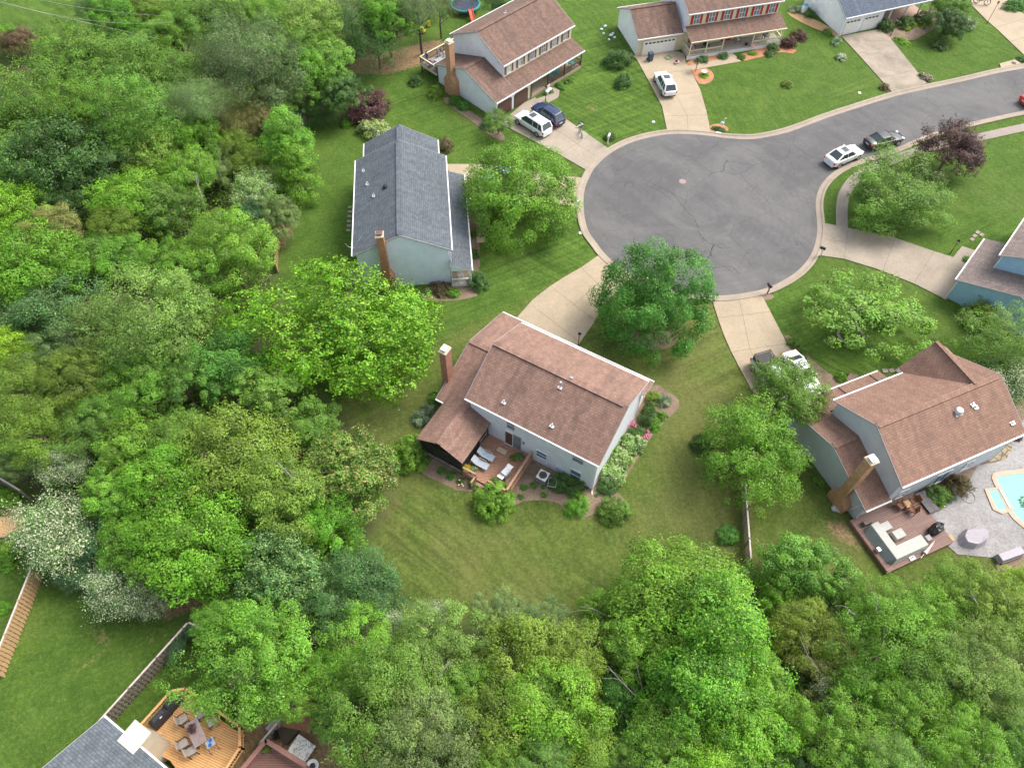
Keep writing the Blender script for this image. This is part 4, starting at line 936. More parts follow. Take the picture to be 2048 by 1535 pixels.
# ---- E: white house with slate-blue roof
loc, rz = house_frame((1692.5, 36), (1849.7, 2.2), 2.6)
E_ = thing('house', 'white house with slate blue roof and two white garage doors at the top edge', 'house', loc, rz)
roof2(E_, 0, 14.5, 0, 2.55, 4.4, 4.7, 9.0, 2.55, M_ROOF_SLATE)
walls(E_, .28, 14.2, 3.2, 3.95, 4.4, 4.5, 8.7, 2.47, M_WALL_C)
walls(E_, .279, 6.4, .3, 2.47, 3.19, 3.93, 3.2, 3.93, M_WALL_C, 'garage_wall')
for x0 in (.55, 3.35):
    g = MB(); g.box(x0, x0+2.3, .22, .299, .02, 2.0)
    for k in range(3): g.box(x0+.06, x0+2.24, .205, .219, .1+k*.48, .5+k*.48)
    gd = g.build('garage_door', mat('garage_white', (.74, .73, .68), .5), E_)
    pn = MB()
    for k in range(4): pn.box(x0+.15+k*.53, x0+.5+k*.53, .195, .218, 1.62, 1.8)
    pn.build('door_light', M_IRON, gd)
MB().box(6.45, 14, .3, 3.19, 0, .2).build('porch_floor', mat('porch_tan', (.38, .26, .2), .8), E_)
for x in (7.5, 10.0, 12.2, 14.1): MB().box(x-.07, x+.07, .25, .39, .2, 2.45).build('porch_post', M_WHITE, E_)
win(E_, 'y', 3.2, 8, 8.8, .9, 2.1, -1)
# ---- F: sky-blue house at the right edge
loc, rz = house_frame((1912.2, 558.7), (1990.4, 448.3), 2.6)
F = thing('house', 'sky blue house with grey brown roofs, cut by the right edge of the photo', 'house', loc, rz)
roof2(F, 0, 7.1, 0, 2.6, -5.2, 4.15, -10.4, 2.6, M_ROOF_TAN, 'garage_roof', vent=False)
walls(F, .25, 6.8, -.3, 2.5, -5.2, 3.98, -10.1, 2.5, M_WALL_F, 'garage_wall')
roof2(F, 2.7, 14.0, -1.83, 5.0, -6.3, 7.2, -10.8, 5.0, M_ROOF_TAN)
walls(F, 3.0, 13.7, -2.13, 4.9, -6.3, 7.0, -10.5, 4.9, M_WALL_F)
downspout(F, [(.05, .06, 2.5), (.2, -.22, 2.3), (.2, -.22, .1)]); downspout(F, [(2.78, -1.8, 4.9), (2.95, -2.06, 4.7), (2.95, -2.06, 3.3)])
g = MB(); g.box(.9, 4.6, -.299, -.23, .02, 2.0); g.build('garage_door', mat('garage_white', (.74, .73, .68), .5), F)

# ---- G: house with pool and composite deck
loc, rz = house_frame((1804.7, 973.7), (2044.9, 868.7))
G = thing('house', 'grey sided house with russet roof, cross gable and sloping brick chimney beside the pool', 'house', loc, rz)
roof2(G, 0, 12.05, 0, 4.8, 4.35, 7.05, 8.35, 4.8, M_ROOF_G)
walls(G, .28, 11.8, .3, 4.72, 4.35, 6.86, 8.05, 4.72, M_WALL_G)
xr = 9.55
mb = MB()
v = [(xr, 4.35, 7.06), (xr, 8.95, 7.06), (6.95, 8.38, 4.79), (6.95, 8.95, 4.79), (12.15, 8.38, 4.79), (12.15, 8.95, 4.79), (xr, 8.95, 6.92), (6.95, 8.95, 4.65), (12.15, 8.95, 4.65)]
mb.add(v, [(0, 1, 3, 2)], 0).add(v, [(0, 4, 5, 1)], 0).add(v, [(1, 6, 7, 3), (1, 5, 8, 6)], 1)
mb.build('cross_gable_roof', [M_ROOF_G, M_WHITE], G)
MB().beam((xr, 4.4, 7.09), (xr, 8.93, 7.09), .3, .05).build('ridge_cap', M_ROOF_G, G)
MB().extr([(7.25, 0), (11.85, 0), (11.85, 4.7), (xr, 6.75), (7.25, 4.7)], 8.06, 8.7, 'y').build('cross_gable_wall', M_WALL_G, G)
roof2(G, -2.15, .27, 0, 2.4, 5.1, 4.15, 10.3, 2.4, M_ROOF_G, 'garage_roof')
walls(G, -1.9, .279, .3, 2.32, 5.1, 3.96, 10.0, 2.32, M_WALL_G, 'garage_wall')
MB().extr([(8.352, 3.05), (10.3, 2.4), (10.3, 2.26), (8.352, 2.91)], .275, 7.2, 'x', 1, [0, 1, 1, 1]).build('porch_roof', [M_ROOF_G, M_WHITE], G)
MB().box(.28, 7.2, 10.3, 10.41, 2.27, 2.39).build('gutter', M_WHITE, G)
MB().beam((2.9, 8.4, 3.06), (2.9, 10.28, 2.43), .05, .05).beam((6.2, 8.4, 3.06), (6.2, 10.28, 2.43), .05, .05).build('roof_seam', M_IRON, G)
chimney(G, -2.62, -1.92, 1.75, 2.45, 7.0, M_BRICK_G, (1.1, 2.95), mat('flue_white', (.7, .7, .7), .5), zs=1.5)
MB().lathe(7.0, 3.1, [(.30, 6.2), (.30, 6.55), (.34, 6.6), (.26, 6.78), (.05, 6.85)], 14).obox((7.0, 3.1, 6.43), (.62, .62, .03), 0, radians(28)).build('turbine_vent', M_LGREY, G)
for x, y in ((8.5, 3.2), (8.65, 2.95), (11.2, 1.0)): vent(G, x, y, 7.05-(4.35-y)*.517, .22, .07)
for x in (-.3,): win(G, 'y', .3, 1.5, 2.3, 1.0, 2.2, -1, M_GLASS, M_WHITE)
win(G, 'y', .3, 5.2, 6.6, .35, 2.2, -1, M_GLASSB, M_WHITE, 'patio_door', .08, False, True); win(G, 'y', .3, 8.2, 9.0, 1.0, 2.1, -1); win(G, 'y', .3, 2.0, 2.9, 3.3, 4.4, -1); win(G, 'y', .3, 9.6, 10.5, 3.3, 4.4, -1)
downspout(G, [(.05, -.06, 4.7), (.2, .22, 4.5), (.2, .22, 2.6)]); downspout(G, [(-2.1, -.06, 2.3), (-1.98, .22, 2.1), (-1.98, .22, .2), (-2.2, .0, .1)])
downspout(G, [(-2.0, .1, 2.3), (-2.0, .6, 2.1), (-2.0, 1.1, .2)]); downspout(G, [(12.0, -.06, 4.7), (11.85, .22, 4.5), (11.85, .22, .1)])
MB().box(-2.5, 3.75, -4.28, .29, .3, .45).build('deck', M_DECK_G, G)
dk = MB(); dk.box(-2.54, -2.502, -4.3, .29, 0, .43); dk.box(-2.5, 3.75, -4.32, -4.282, 0, .43); dk.box(3.752, 3.79, -4.3, -.2, 0, .43)
dk.build('deck_skirt', M_WOOD_I, G)
MB().box(3.8, 4.25, -4.2, -3.7, 0, .16).build('deck_step', mat('yellow_timber', (.46, .32, .14), .8), G)

# ---- H: house corner bottom left
p0, p1 = W(212, 1436, 4.8), W(335, 1540, 4.8)
rzH = math.atan2(p1.y-p0.y, p1.x-p0.x)
Hh = thing('house', 'corner of a beige house with grey shingle roof at the bottom left edge', 'house', (p0.x, p0.y, 0), rzH)
roof2(Hh, -.2, 12, 0, 4.8, -4.2, 6.6, -8.4, 4.8, M_ROOF_GREY, vent=False)
M_WALL_H = siding('beige_siding', (.66, .58, .46))
walls(Hh, .1, 11.7, -.3, 4.7, -4.2, 6.4, -8.1, 4.7, M_WALL_H)
MB().box(1.75, 2.95, -.28, .85, 0, 4.9).build('chimney_chase', M_WALL_H, Hh)
MB().box(1.65, 3.05, -.6, .95, 4.9, 5.0).build('chase_cap', M_CREAM, Hh)
# ------------------------------------------------------------ vehicles
M_TYRE = mat('tyre_rubber', (.025, .025, .025), .85)
M_RIM = mat('alloy_rim', (.45, .45, .47), .35, .8)
M_CARGL = glass('car_glass', (.035, .05, .055))
M_LAMPR = mat('red_tail_lamp', (.50, .02, .02), .25)
M_LAMPW = mat('clear_head_lamp', (.75, .78, .8), .15)
M_PLATE = mat('plate_white', (.7, .7, .7), .5)
def paint(n, c): return mat(n, c, .3, 0, var=.02, coat=.35)
CARS = {
 'suv': dict(L=4.55, w=.91, belt=.98, roof=1.62, hood=[(-2.27, .86), (-2.2, .98), (-1.9, 1.0), (.95, .99), (1.6, .93), (2.1, .82), (2.26, .62)], gl=(1.05, .38, -1.75, -2.16)),
 'van': dict(L=4.9, w=.95, belt=1.0, roof=1.68, hood=[(-2.44, .9), (-2.38, 1.0), (-1.9, 1.02), (1.2, 1.0), (1.85, .92), (2.3, .8), (2.44, .6)], gl=(1.35, .55, -2.0, -2.36)),
 'coupe': dict(L=4.7, w=.93, belt=.95, roof=1.56, hood=[(-2.34, .92), (-2.26, 1.03), (-1.9, 1.05), (1.0, .97), (1.7, .88), (2.2, .75), (2.34, .58)], gl=(1.1, .25, -1.15, -2.1)),
 'sedan': dict(L=4.65, w=.90, belt=.92, roof=1.42, hood=[(-2.32, .84), (-2.22, .96), (-1.75, .99), (.95, .93), (1.6, .86), (2.15, .72), (2.32, .55)], gl=(1.05, .25, -.95, -1.75)),
 'pickup': dict(L=5.5, w=.98, belt=1.12, roof=1.82, hood=[(-2.75, .98), (-2.72, 1.1), (-1.9, 1.12), (1.1, 1.12), (1.8, 1.08), (2.5, .98), (2.74, .7)], gl=(1.3, .75, -.85, -1.1)),
}
def car(name, label, kind, pm, px, py, rear, front, cat='car', group=None, sunroof=False, rails=False, scale=.98):
    k = CARS[kind]; c = W(px, py, .6); a, b = W(*rear, .6), W(*front, .6); rz = math.atan2(b.y-a.y, b.x-a.x)
    t = thing(name, label, cat, (c.x, c.y, .08 if not name.startswith('street') else .014), rz, group); t.scale = (scale,)*3
    w_, belt, rf = k['w'], k['belt'], k['roof']; L2 = k['L']/2
    prof = k['hood']; mb = MB(); rings = []
    for x, zt in prof:
        e = min(1, (L2-abs(x))/.55+.02); ww = w_*(.80+.20*math.sin(min(1, max(0, e))*pi/2)); zb = .26+.10*(1-min(1, (L2-abs(x))/.4))
        half = [(.0, zb), (.78*ww, zb), (ww*.96, zb+.10), (ww, zb+.26), (ww*.99, .64*zt+.12), (ww*.95, zt-.06), (ww*.84, zt-.005), (0, zt+.015)]
        rings.append([(x, y, z) for y, z in half]+[(x, -y, z) for y, z in half[-2:0:-1]])
    n = len(rings[0]); v = [p for r in rings for p in r]
    f = [(i*n+j, i*n+(j+1) % n, (i+1)*n+(j+1) % n, (i+1)*n+j) for i in range(len(rings)-1) for j in range(n)]
    f += [tuple(range(n))[::-1], tuple(range((len(rings)-1)*n, len(rings)*n))]
    mb.add(v, f); body = mb.build('body', pm, t, True, .03)
    g0, g1, g2, g3 = k['gl']; wb, wr = w_*.90, w_*.70
    lo = [(g0, wb*.86), (g0-.35, wb), (g3+.3, wb), (g3, wb*.88)]; hi = [(g1, wr*.92), (g1-.2, wr), (g2+.2, wr), (g2, wr*.94)]
    L_ = [(x, y, belt-.03) for x, y in lo]+[(x, -y, belt-.03) for x, y in lo[::-1]]
    H_ = [(x, y, rf-.05) for x, y in hi]+[(x, -y, rf-.05) for x, y in hi[::-1]]
    MB().add(L_+H_, [(i, (i+1) % 8, 8+(i+1) % 8, 8+i) for i in range(8)]+[tuple(range(8, 16))]).build('windows', M_CARGL, t)
    R1 = [(x*1.0, y*1.03, rf-.055) for x, y in hi]+[(x, -y*1.03, rf-.055) for x, y in hi[::-1]]
    cx_ = (g1+g2)/2
    R2 = [((x-cx_)*.93+cx_, y*.86, rf) for x, y, z in R1]
    roof = MB().add(R1+R2, [(i, (i+1) % 8, 8+(i+1) % 8, 8+i) for i in range(8)]+[tuple(range(8, 16)), tuple(range(8))[::-1]]).build('roof', pm, t, True, .015)
    pl = MB()
    for s in (-1, 1):
        pl.beam((g0-.02, s*wb*.87, belt-.02), (g1, s*wr*.95, rf-.05), .07, .07)
        pl.beam((g3+.05, s*wb*.92, belt-.02), (g2+.02, s*wr*.96, rf-.05), .16, .10)
        xm = (g1+g2)/2+.05; pl.beam((xm, s*(wb-.005), belt-.02), (xm, s*wr*1.0, rf-.06), .08, .03)
        if kind in ('suv', 'van'): pl.beam((g2+.45, s*(wb-.005), belt-.02), (g2+.5, s*wr*1.0, rf-.06), .12, .03)
    pl.build('pillars', pm, t)
    if sunroof: MB().box(g1-.15-.75, g1-.15, -wr*.62, wr*.62, rf+.001, rf+.012).build('sunroof', M_CARGL, roof)
    if rails:
        for s in (-1, 1): MB().tube([(g1-.2, s*wr*.86, rf), (g1-.3, s*wr*.86, rf+.06), (g2+.3, s*wr*.86, rf+.06), (g2+.2, s*wr*.86, rf)], .02).build('roof_rail', M_GREY, roof)
    for s in (-1, 1):
        m = MB(); m.obox((g0-.28, s*(w_+.08), belt+.04), (.13, .2, .14)); m.build('mirror', pm, t)
        MB().obox((L2-.17, s*w_*.66, .68), (.22, .34, .13), -s*.35).build('headlight', M_LAMPW, t)
        MB().obox((-L2+.07, s*w_*.76, .82), (.14, .26, .17), s*.25).build('taillight', M_LAMPR, t)
    for x in (L2-.85, -L2+.92):
        for s in (-1, 1):
            r = .36 if kind != 'pickup' else .42
            wh = MB(); wh.add([(x+r*cos(2*pi*i/20), s*y, r-.02+r*sin(2*pi*i/20)) for y in (w_-.22, w_+.015) for i in range(20)],
                             [(i, (i+1) % 20, 20+(i+1) % 20, 20+i) for i in range(20)]+[tuple(range(20)), tuple(range(20, 40))])
            wo = wh.build('wheel', M_TYRE, t)
            rm = MB(); rm.add([(x+r*.62*cos(2*pi*i/14), s*y, r-.02+r*.62*sin(2*pi*i/14)) for y in (w_-.05, w_+.022) for i in range(14)],
                             [(i, (i+1) % 14, 14+(i+1) % 14, 14+i) for i in range(14)]+[tuple(range(14)), tuple(range(14, 28))])
            rm.build('rim', M_RIM, wo)
    sm_ = []
    for s in (-1, 1):
        for xs_ in ((g0-.3), (g1+g2)/2+.05, g2+.15):
            MB().box(xs_-.009, xs_+.009, min(s*(w_-.05), s*(w_+.004)), max(s*(w_-.05), s*(w_+.004)), .36, belt-.1).build('door_seam', M_BLACK, body)
    MB().box(-L2-.012, -L2+.03, -.26, .26, .58, .70).build('licence_plate', M_PLATE, t)
    MB().box(L2-.06, L2+.005, -.5, .5, .42, .56).build('grille', M_BLACK, t)
    MB().box(-L2-.015, -L2+.1, -w_*.72, w_*.72, .3, .42).build('bumper', M_BLACK if kind in ('suv', 'pickup') else pm, t)
    return t
P_W = paint('white_car_paint', (.80, .81, .83)); P_BL = paint('navy_car_paint', (.012, .03, .085)); P_BK = paint('charcoal_car_paint', (.035, .038, .042))
P_RD = paint('red_car_paint', (.50, .035, .025)); P_SV = paint('silver_car_paint', (.48, .51, .53)); P_LB = paint('pale_blue_car_paint', (.35, .45, .50))
car('parked_car', 'white sport utility car with sunroof parked on the driveway of the cream house', 'suv', P_W, 1330, 168, (1339, 190), (1317, 146), sunroof=True, rails=True)
car('parked_car', 'dark navy sport utility car parked beside the white one below the brown garage doors', 'suv', P_BL, 1096, 229, (1120, 245), (1072, 211), rails=True)
car('parked_car', 'white boxy family car with roof rails parked left of the navy one', 'van', P_W, 1066, 247, (1092, 261), (1044, 230), sunroof=True, rails=True)
car('street_car', 'white sloping-back car parked on the street at the neck of the cul-de-sac', 'coupe', P_W, 1688, 311, (1664, 321), (1712, 300), sunroof=True)
car('street_car', 'charcoal saloon car parked on the street in front of the white sloping-back car', 'sedan', P_BK, 1768, 279, (1740, 286), (1796, 272))
car('street_car', 'red car on the street, cut by the right edge of the photo', 'sedan', P_RD, 2078, 196, (2045, 203), (2110, 189))
TK = car('pickup_truck', 'silver pickup truck with black roof-high cargo rack, nose under the driveway tree', 'pickup', P_SV, 1546, 762, (1520, 722), (1572, 800), cat='pickup truck')
bx = MB(); bx.box(-2.55, -1.15, -.86, .86, 1.1, 1.55); bx.build('bed_cover', M_BLACK, TK, False, .05)
rk = MB()
for s in (-.8, .8): rk.beam((-2.55, s, 1.78), (-1.1, s, 1.78), .05, .05)
for i in range(7): rk.beam((-2.5+i*.23, -.8, 1.77), (-2.5+i*.23, .8, 1.77), .09, .04)
for x in (-2.5, -1.8, -1.15):
    for s in (-.8, .8): rk.beam((x, s, 1.5), (x, s, 1.78), .05, .05)
rk.build('cargo_rack', M_BLACK, TK)
car('parked_car', 'white saloon car parked beside the silver pickup, front end under the driveway tree', 'sedan', P_W, 1601, 745, (1577, 710), (1625, 780))
car('parked_car', 'pale blue car hidden under the big tree by the light blue house', 'sedan', P_LB, 1004, 352, (1034, 354), (974, 350))

def bicycle(px, py, a, frame_m, label, s=1.0, lie=False):
    p = W(px, py, .2); t = thing('bicycle', label, 'bicycle', (p.x, p.y, .08 if not lie else .02), a, "children's bicycles"); t.scale = (s,)*3
    if lie: t.rotation_euler = (radians(80), 0, a)
    for x in (-.45, .45):
        wo = MB().ring((x, 0, .28), .26, .03, 'y', 18, 6).build('wheel', M_TYRE, t)
        h = MB()
        for k in range(6): h.beam((x, 0, .28), (x+.25*cos(k*pi/3), 0, .28+.25*sin(k*pi/3)), .012, .012)
        h.build('spokes', M_LGREY, wo)
    f = MB()
    for a_, b_ in (((-.45, 0, .28), (-.05, 0, .30)), ((-.05, 0, .30), (-.15, 0, .62)), ((-.15, 0, .6), (.32, 0, .64)), ((-.05, 0, .30), (.34, 0, .56)), ((-.45, 0, .28), (-.14, 0, .58)), ((.30, 0, .78), (.45, 0, .28))): f.tube([a_, b_], .025)
    f.build('frame', frame_m, t)
    MB().box(-.27, -.05, -.06, .06, .64, .69).build('saddle', M_BLACK, t)
    MB().tube([(.22, -.24, .82), (.31, 0, .80), (.22, .24, .82)], .018).build('handlebar', M_BLACK, t)
    return t
bicycle(1154, 246, 1.0, M_WHITE, 'white child bicycle lying on the grass edge beside the driveway', 1.0, True)
bicycle(1161, 269, -1.3, mat('teal_paint', (.12, .42, .42), .4), 'pale teal child bicycle standing on the driveway of the brown roofed house')
bicycle(1962, 7, -.4, M_BLACK, 'black and white bicycle on the driveway at the top right corner', 1.5)
# ------------------------------------------------------------ things in the gardens
def ang(a, b): return math.atan2(b.y-a.y, b.x-a.x)
def put(name, label, cat, px, py, z=0, rz=0, group=None):
    p = W(px, py, z); return thing(name, label, cat, (p.x, p.y, z), rz, group)
def local(h, x, y, z=0):
    a = h.rotation_euler.z; return Vector((h.location.x+x*cos(a)-y*sin(a), h.location.y+x*sin(a)+y*cos(a), z))
def puth(h, name, label, cat, x, y, z, rz=0, group=None):
    p = local(h, x, y, z); return thing(name, label, cat, p, h.rotation_euler.z+rz, group)
M_MBOX = mat('mailbox_white', (.75, .76, .78), .4)
def mailbox(px, py, rz, label, bm, pm):
    t = put('mailbox', label, 'mailbox', px, py, 0, rz)
    MB().box(-.05, .05, -.05, .05, 0, 1.05).beam((.05, 0, .75), (.3, 0, 1.0), .06, .06).build('post', pm, t)
    b = MB(); b.extr([(-.11, 1.06), (.11, 1.06), (.11, 1.22), (.06, 1.31), (-.06, 1.31), (-.11, 1.22)], -.18, .38, 'x'); b.build('box', bm, t)
    MB().box(.1, .14, .111, .125, 1.2, 1.34).build('flag', M_RED, t)
mailbox(1151, 420, 0.1, 'white mailbox on a white post at the left edge of the cul-de-sac', M_MBOX, M_WHITE)
mailbox(1534, 588, 2.0, 'black mailbox on a wooden post beside the driveway at the bottom of the cul-de-sac', M_BLACK, M_FOLDW)
mailbox(1640, 513, 2.6, 'small black mailbox beside the driveway right of the cul-de-sac', M_BLACK, M_WHITE)
mailbox(1215, 289, 1.2, 'white mailbox beside the round bush at the top left of the cul-de-sac', M_MBOX, M_WHITE)
def lamp_post(px, py, label, h=2.0, m=M_IRON):
    t = put('lamp_post', label, 'lamp post', px, py)
    MB().cyl(0, 0, 0, .25, .07, .05).cyl(0, 0, .25, h, .035, .03).build('pole', m, t)
    l = MB().lathe(0, 0, [(.05, h), (.11, h+.05), (.13, h+.28), (.02, h+.30)], 8).build('lantern', mat('lantern_glass', (.4, .38, .3), .2), t)
    MB().lathe(0, 0, [(.17, h+.28), (.1, h+.38), (.02, h+.45)], 8).build('cap', m, l)
lamp_post(1156, 691, 'black lamp post at the driveway corner in front of the middle house', 1.5)
lamp_post(1091, 202, 'dark lamp post by the front walk of the brown roofed house at the top', 1.6)
lamp_post(1781, 72, 'dark lamp post beside the stained driveway at the top right', 2.0)
lamp_post(1974, 47, 'tall thin rust brown lamp post at the top right driveway', 2.6, mat('rust_pole', (.16, .06, .04), .6))
lamp_post(1900, 507, 'black lamp post on the lawn patch by the sky blue house', 1.5)

# wheelie bin
t = put('wheelie_bin', 'dark blue grey wheelie bin in front of the white garage door', 'bin', 1300, 121, .08, .4)
MB().extr([(-.24, 0), (.24, 0), (.30, .95), (-.30, .95)], -.26, .26, 'y').build('bin_body', mat('bin_blue_grey', (.05, .08, .11), .5), t)
MB().obox((0, 0, 1.0), (.66, .62, .07), 0, 0, .08).build('lid', mat('bin_lid', (.035, .055, .08), .5), t)
for s in (-1, 1): MB().add([(-.26+.11*cos(2*pi*i/12), s*y, .1+.11*sin(2*pi*i/12)) for y in (.27, .33) for i in range(12)], [(i, (i+1) % 12, 12+(i+1) % 12, 12+i) for i in range(12)]+[tuple(range(12)), tuple(range(12, 24))]).build('wheel', M_TYRE, t)
# bird bath
t = put('bird_bath', 'pale stone bird bath in the round red mulch bed', 'bird bath', 1407, 150)
MB().lathe(0, 0, [(.22, 0), (.18, .06), (.08, .12), (.07, .35), (.15, .4)], 14).build('pedestal', M_FOUND, t)
MB().lathe(0, 0, [(.12, .38), (.34, .46), (.38, .52), (.31, .52), (.1, .46), (.01, .45)], 18).build('bowl', mat('pale_stone', (.62, .57, .5), .8), t)
t = put('garden_statue', 'white heron statue standing in the kerbside bed of the cream house', 'statue', 1441, 257)
MB().tube([(0, 0, 0), (0, 0, .5)], .02).tube([(.08, 0, 0), (.08, 0, .5)], .02).build('leg', M_WHITE, t)
MB().blob((0.04, 0, .72), (.26, .15, .22)).tube([(.12, 0, .8), (.2, 0, 1.05), (.14, 0, 1.25), (.22, 0, 1.38)], .05, 6, 0, .035).blob((.24, 0, 1.4), (.08, .05, .05)).tube([(.28, 0, 1.4), (.48, 0, 1.36)], .02, 5, 0, .004).build('body', M_WHITE, t)
t = put('garden_hose', 'coiled green hose in front of the cream garage', 'hose', 1336, 116, .09); h = MB()
for k in range(3): h.ring((.03*k, .02*k, .03+.03*k), .42-.03*k, .02, 'z', 20, 5)
h.tube([(.4, 0, .03), (.9, .2, .03), (1.3, .6, .03), (1.2, 1.0, .03)], .02).build('hose_coil', mat('hose_green', (.16, .30, .22), .6), t)
t = put('toy', 'pink toy car left on the driveway near the green hose', 'toy', 1353, 127, .09, .5)
MB().obox((0, 0, .18), (.6, .34, .2)).build('toy_body', mat('toy_pink', (.75, .42, .48), .5), t, False, .05); MB().obox((-.05, 0, .34), (.28, .28, .14)).build('toy_seat', M_BLACK, t, False, .03)
def gflag(px, py, label, c):
    t = put('garden_flag', label, 'flag', px, py, 0, .3); MB().cyl(0, 0, 0, 1.1, .015).build('pole', M_IRON, t)
    MB().box(.01, .4, -.006, .006, .5, 1.08).build('banner', c, t)
M_PINK = mat('pink_fabric', (.72, .38, .42), .7)
gflag(1500, 105, 'pink and white banner hanging by the porch rail of the cream house', M_PINK)
gflag(1370, 128, 'faded pink garden flag at the driveway corner of the porch', mat('faded_pink', (.62, .45, .48), .7))
# rain barrel
t = put('rain_barrel', 'white rain barrel with a blue lid beside the white house at the top', 'barrel', 1606, 26)
MB().lathe(0, 0, [(.36, 0), (.42, .3), (.42, .8), (.36, 1.1)], 16).build('drum', mat('barrel_white', (.62, .66, .68), .5), t)
MB().lathe(0, 0, [(.37, 1.1), (.37, 1.16), (.05, 1.18)], 16).build('lid', mat('lid_blue', (.05, .25, .45), .5), t)
# white garden blocks left of cream garage
for i, (x, y, s) in enumerate(((1203, 60, .2), (1210, 54, .24), (1207, 68, .18), (1222, 72, .25), (1229, 76, .2), (1218, 80, .17), (1226, 68, .2))):
    tag(MB().blob((*W(x, y)[:2], s*.4), (s, s*.8, s*.6), 8, 6, seed=i, amp=.2).build('plastic_bag', mat('bag_white', (.68, .72, .76), .5)), 'white lumpy sack lying on the grass left of the cream garage', 'bag', "white sacks beside the cream garage")

# trampoline, slide, toys
t = put('trampoline', 'round trampoline with teal pad, behind the brown roofed house', 'trampoline', 931, 20)
MB().cyl(0, 0, .75, .78, 1.75, n=28).build('mat', mat('tramp_mat', (.02, .025, .06), .6), t)
MB().ring((0, 0, .8), 1.9, .14, 'z', 30, 6).build('safety_pad', mat('pad_teal', (.03, .24, .24), .5), t)
for k in range(6): MB().tube([(1.9*cos(k*pi/3), 1.9*sin(k*pi/3), 0), (1.9*cos(k*pi/3), 1.9*sin(k*pi/3), 2.5)], .03).build('leg', M_GREY, t)
t = put('slide', 'orange red plastic slide beside the trampoline', 'slide', 944, 40, 0, -1.2)
MB().extr([(-.3, .0), (.3, .0), (.3, .2), (.24, .2), (.24, .06), (-.24, .06), (-.24, .2), (-.3, .2)], -.9, .9, 'x').build('chute', mat('slide_red', (.70, .10, .05), .4), t); t.rotation_euler = (0, radians(32), -1.25); t.location.z = .55
lad = MB()
for s in (-.26, .26): lad.beam((-.95, s, -.02), (-.45, s, -.6), .06, .06)
lad.build('ladder', mat('play_blue', (.03, .12, .35), .5), t)
M_YEL = mat('toy_yellow', (.62, .52, .06), .5); M_TGRN = mat('toy_green', (.03, .25, .17), .5)
for i, (x, y, m, l) in enumerate(((838, 60, M_YEL, 'yellow plastic ride-on toy, leftmost of those by the pine trunk'), (847, 66, M_YEL, 'yellow plastic toy seat, lowest of those by the pine trunk'), (857, 53, M_YEL, 'yellow toy slide, rightmost of those by the pine trunk'), (838, 47, M_TGRN, 'small green toy hut among the yellow toys'))):
    t = put('toy', l, 'toy', x, y, 0, i)
    MB().extr([(-.3, .1), (.3, .1), (.3, .35), (.05, .4), (-.1, .85), (-.25, .85)], -.2, .2, 'y').build('seat', m, t, False, .04)
    MB().box(-.28, .28, -.25, .25, .02, .12).build('base', M_BLACK, t)
t = put('swing_set', 'small wooden swing frame with a green swing behind the deck of the brown roofed house', 'swing set', 882, 36, 0, .5)
MB().beam((-1.2, 0, 1.9), (1.2, 0, 1.9), .1, .1).beam((-1.2, 0, 1.9), (-1.3, .7, 0), .08, .08).beam((-1.2, 0, 1.9), (-1.3, -.7, 0), .08, .08).beam((1.2, 0, 1.9), (1.3, .7, 0), .08, .08).beam((1.2, 0, 1.9), (1.3, -.7, 0), .08, .08).build('frame', mat('redwood', (.28, .12, .07), .7), t)
MB().tube([(.3, 0, 1.88), (.3, 0, .5)], .012).tube([(.75, 0, 1.88), (.75, 0, .5)], .012).box(.28, .78, -.13, .13, .45, .5).build('swing', M_TGRN, t)
t = put('garden_shed', 'small grey roofed garden shed behind the bright tulip shaped tree', 'shed', 598, 252, 0, -.4)
MB().box(-.8, .8, -.7, .7, 0, 1.5).build('wall', M_FOLDW, t); MB().extr([(-.85, 1.45), (0, 2.0), (.85, 1.45), (.85, 1.38), (0, 1.93), (-.85, 1.38)], -.95, .95, 'x').build('roof', M_ROOF_GREY, t)
MB().box(-.3, .3, -.73, -.701, .05, 1.35).build('door', M_DOORBR, t)

# furniture builders
def chair(par_loc, rz, label, cush, frame_m, group, w_=.55, name='garden_chair'):
    t = thing(name, label, 'chair', par_loc, rz, group)
    MB().box(-.25, .27, -w_/2+.02, w_/2-.02, .38, .46).build('seat', cush, t, False, .02)
    MB().obox((-.31, 0, .72), (.07, w_-.06, .58), 0, 0, -.22).build('backrest', cush, t, False, .02)
    for x in (-.26, .26):
        for y in (-w_/2, w_/2): MB().beam((x, y, 0), (x, y, .62 if x > 0 else .95), .045, .045).build('leg', frame_m, t)
    for y in (-w_/2, w_/2): MB().beam((-.3, y, .63), (.29, y, .62), .06, .04).build('armrest', frame_m, t)
    return t
def pot(p, r, label, plant_c, pm, kind='bush', s=1.0, name='potted_plant', h=None):
    t = thing(name, label, 'plant', p); h = h or r*1.3
    MB().lathe(0, 0, [(r*.7, 0), (r, h), (r*1.08, h), (r*1.08, h*.9)], 14).build('pot', pm, t)
    me = PR[kind][0]; f = bpy.data.objects.new('foliage', me); col.objects.link(f); f.parent = t; f.location = (0, 0, h+r*.3*s); f.scale = (r*1.3*s, r*1.3*s, r*1.1*s); f.color = (*(TREE_COLS[plant_c] if isinstance(plant_c, str) else plant_c)[:3], 1)
    return t
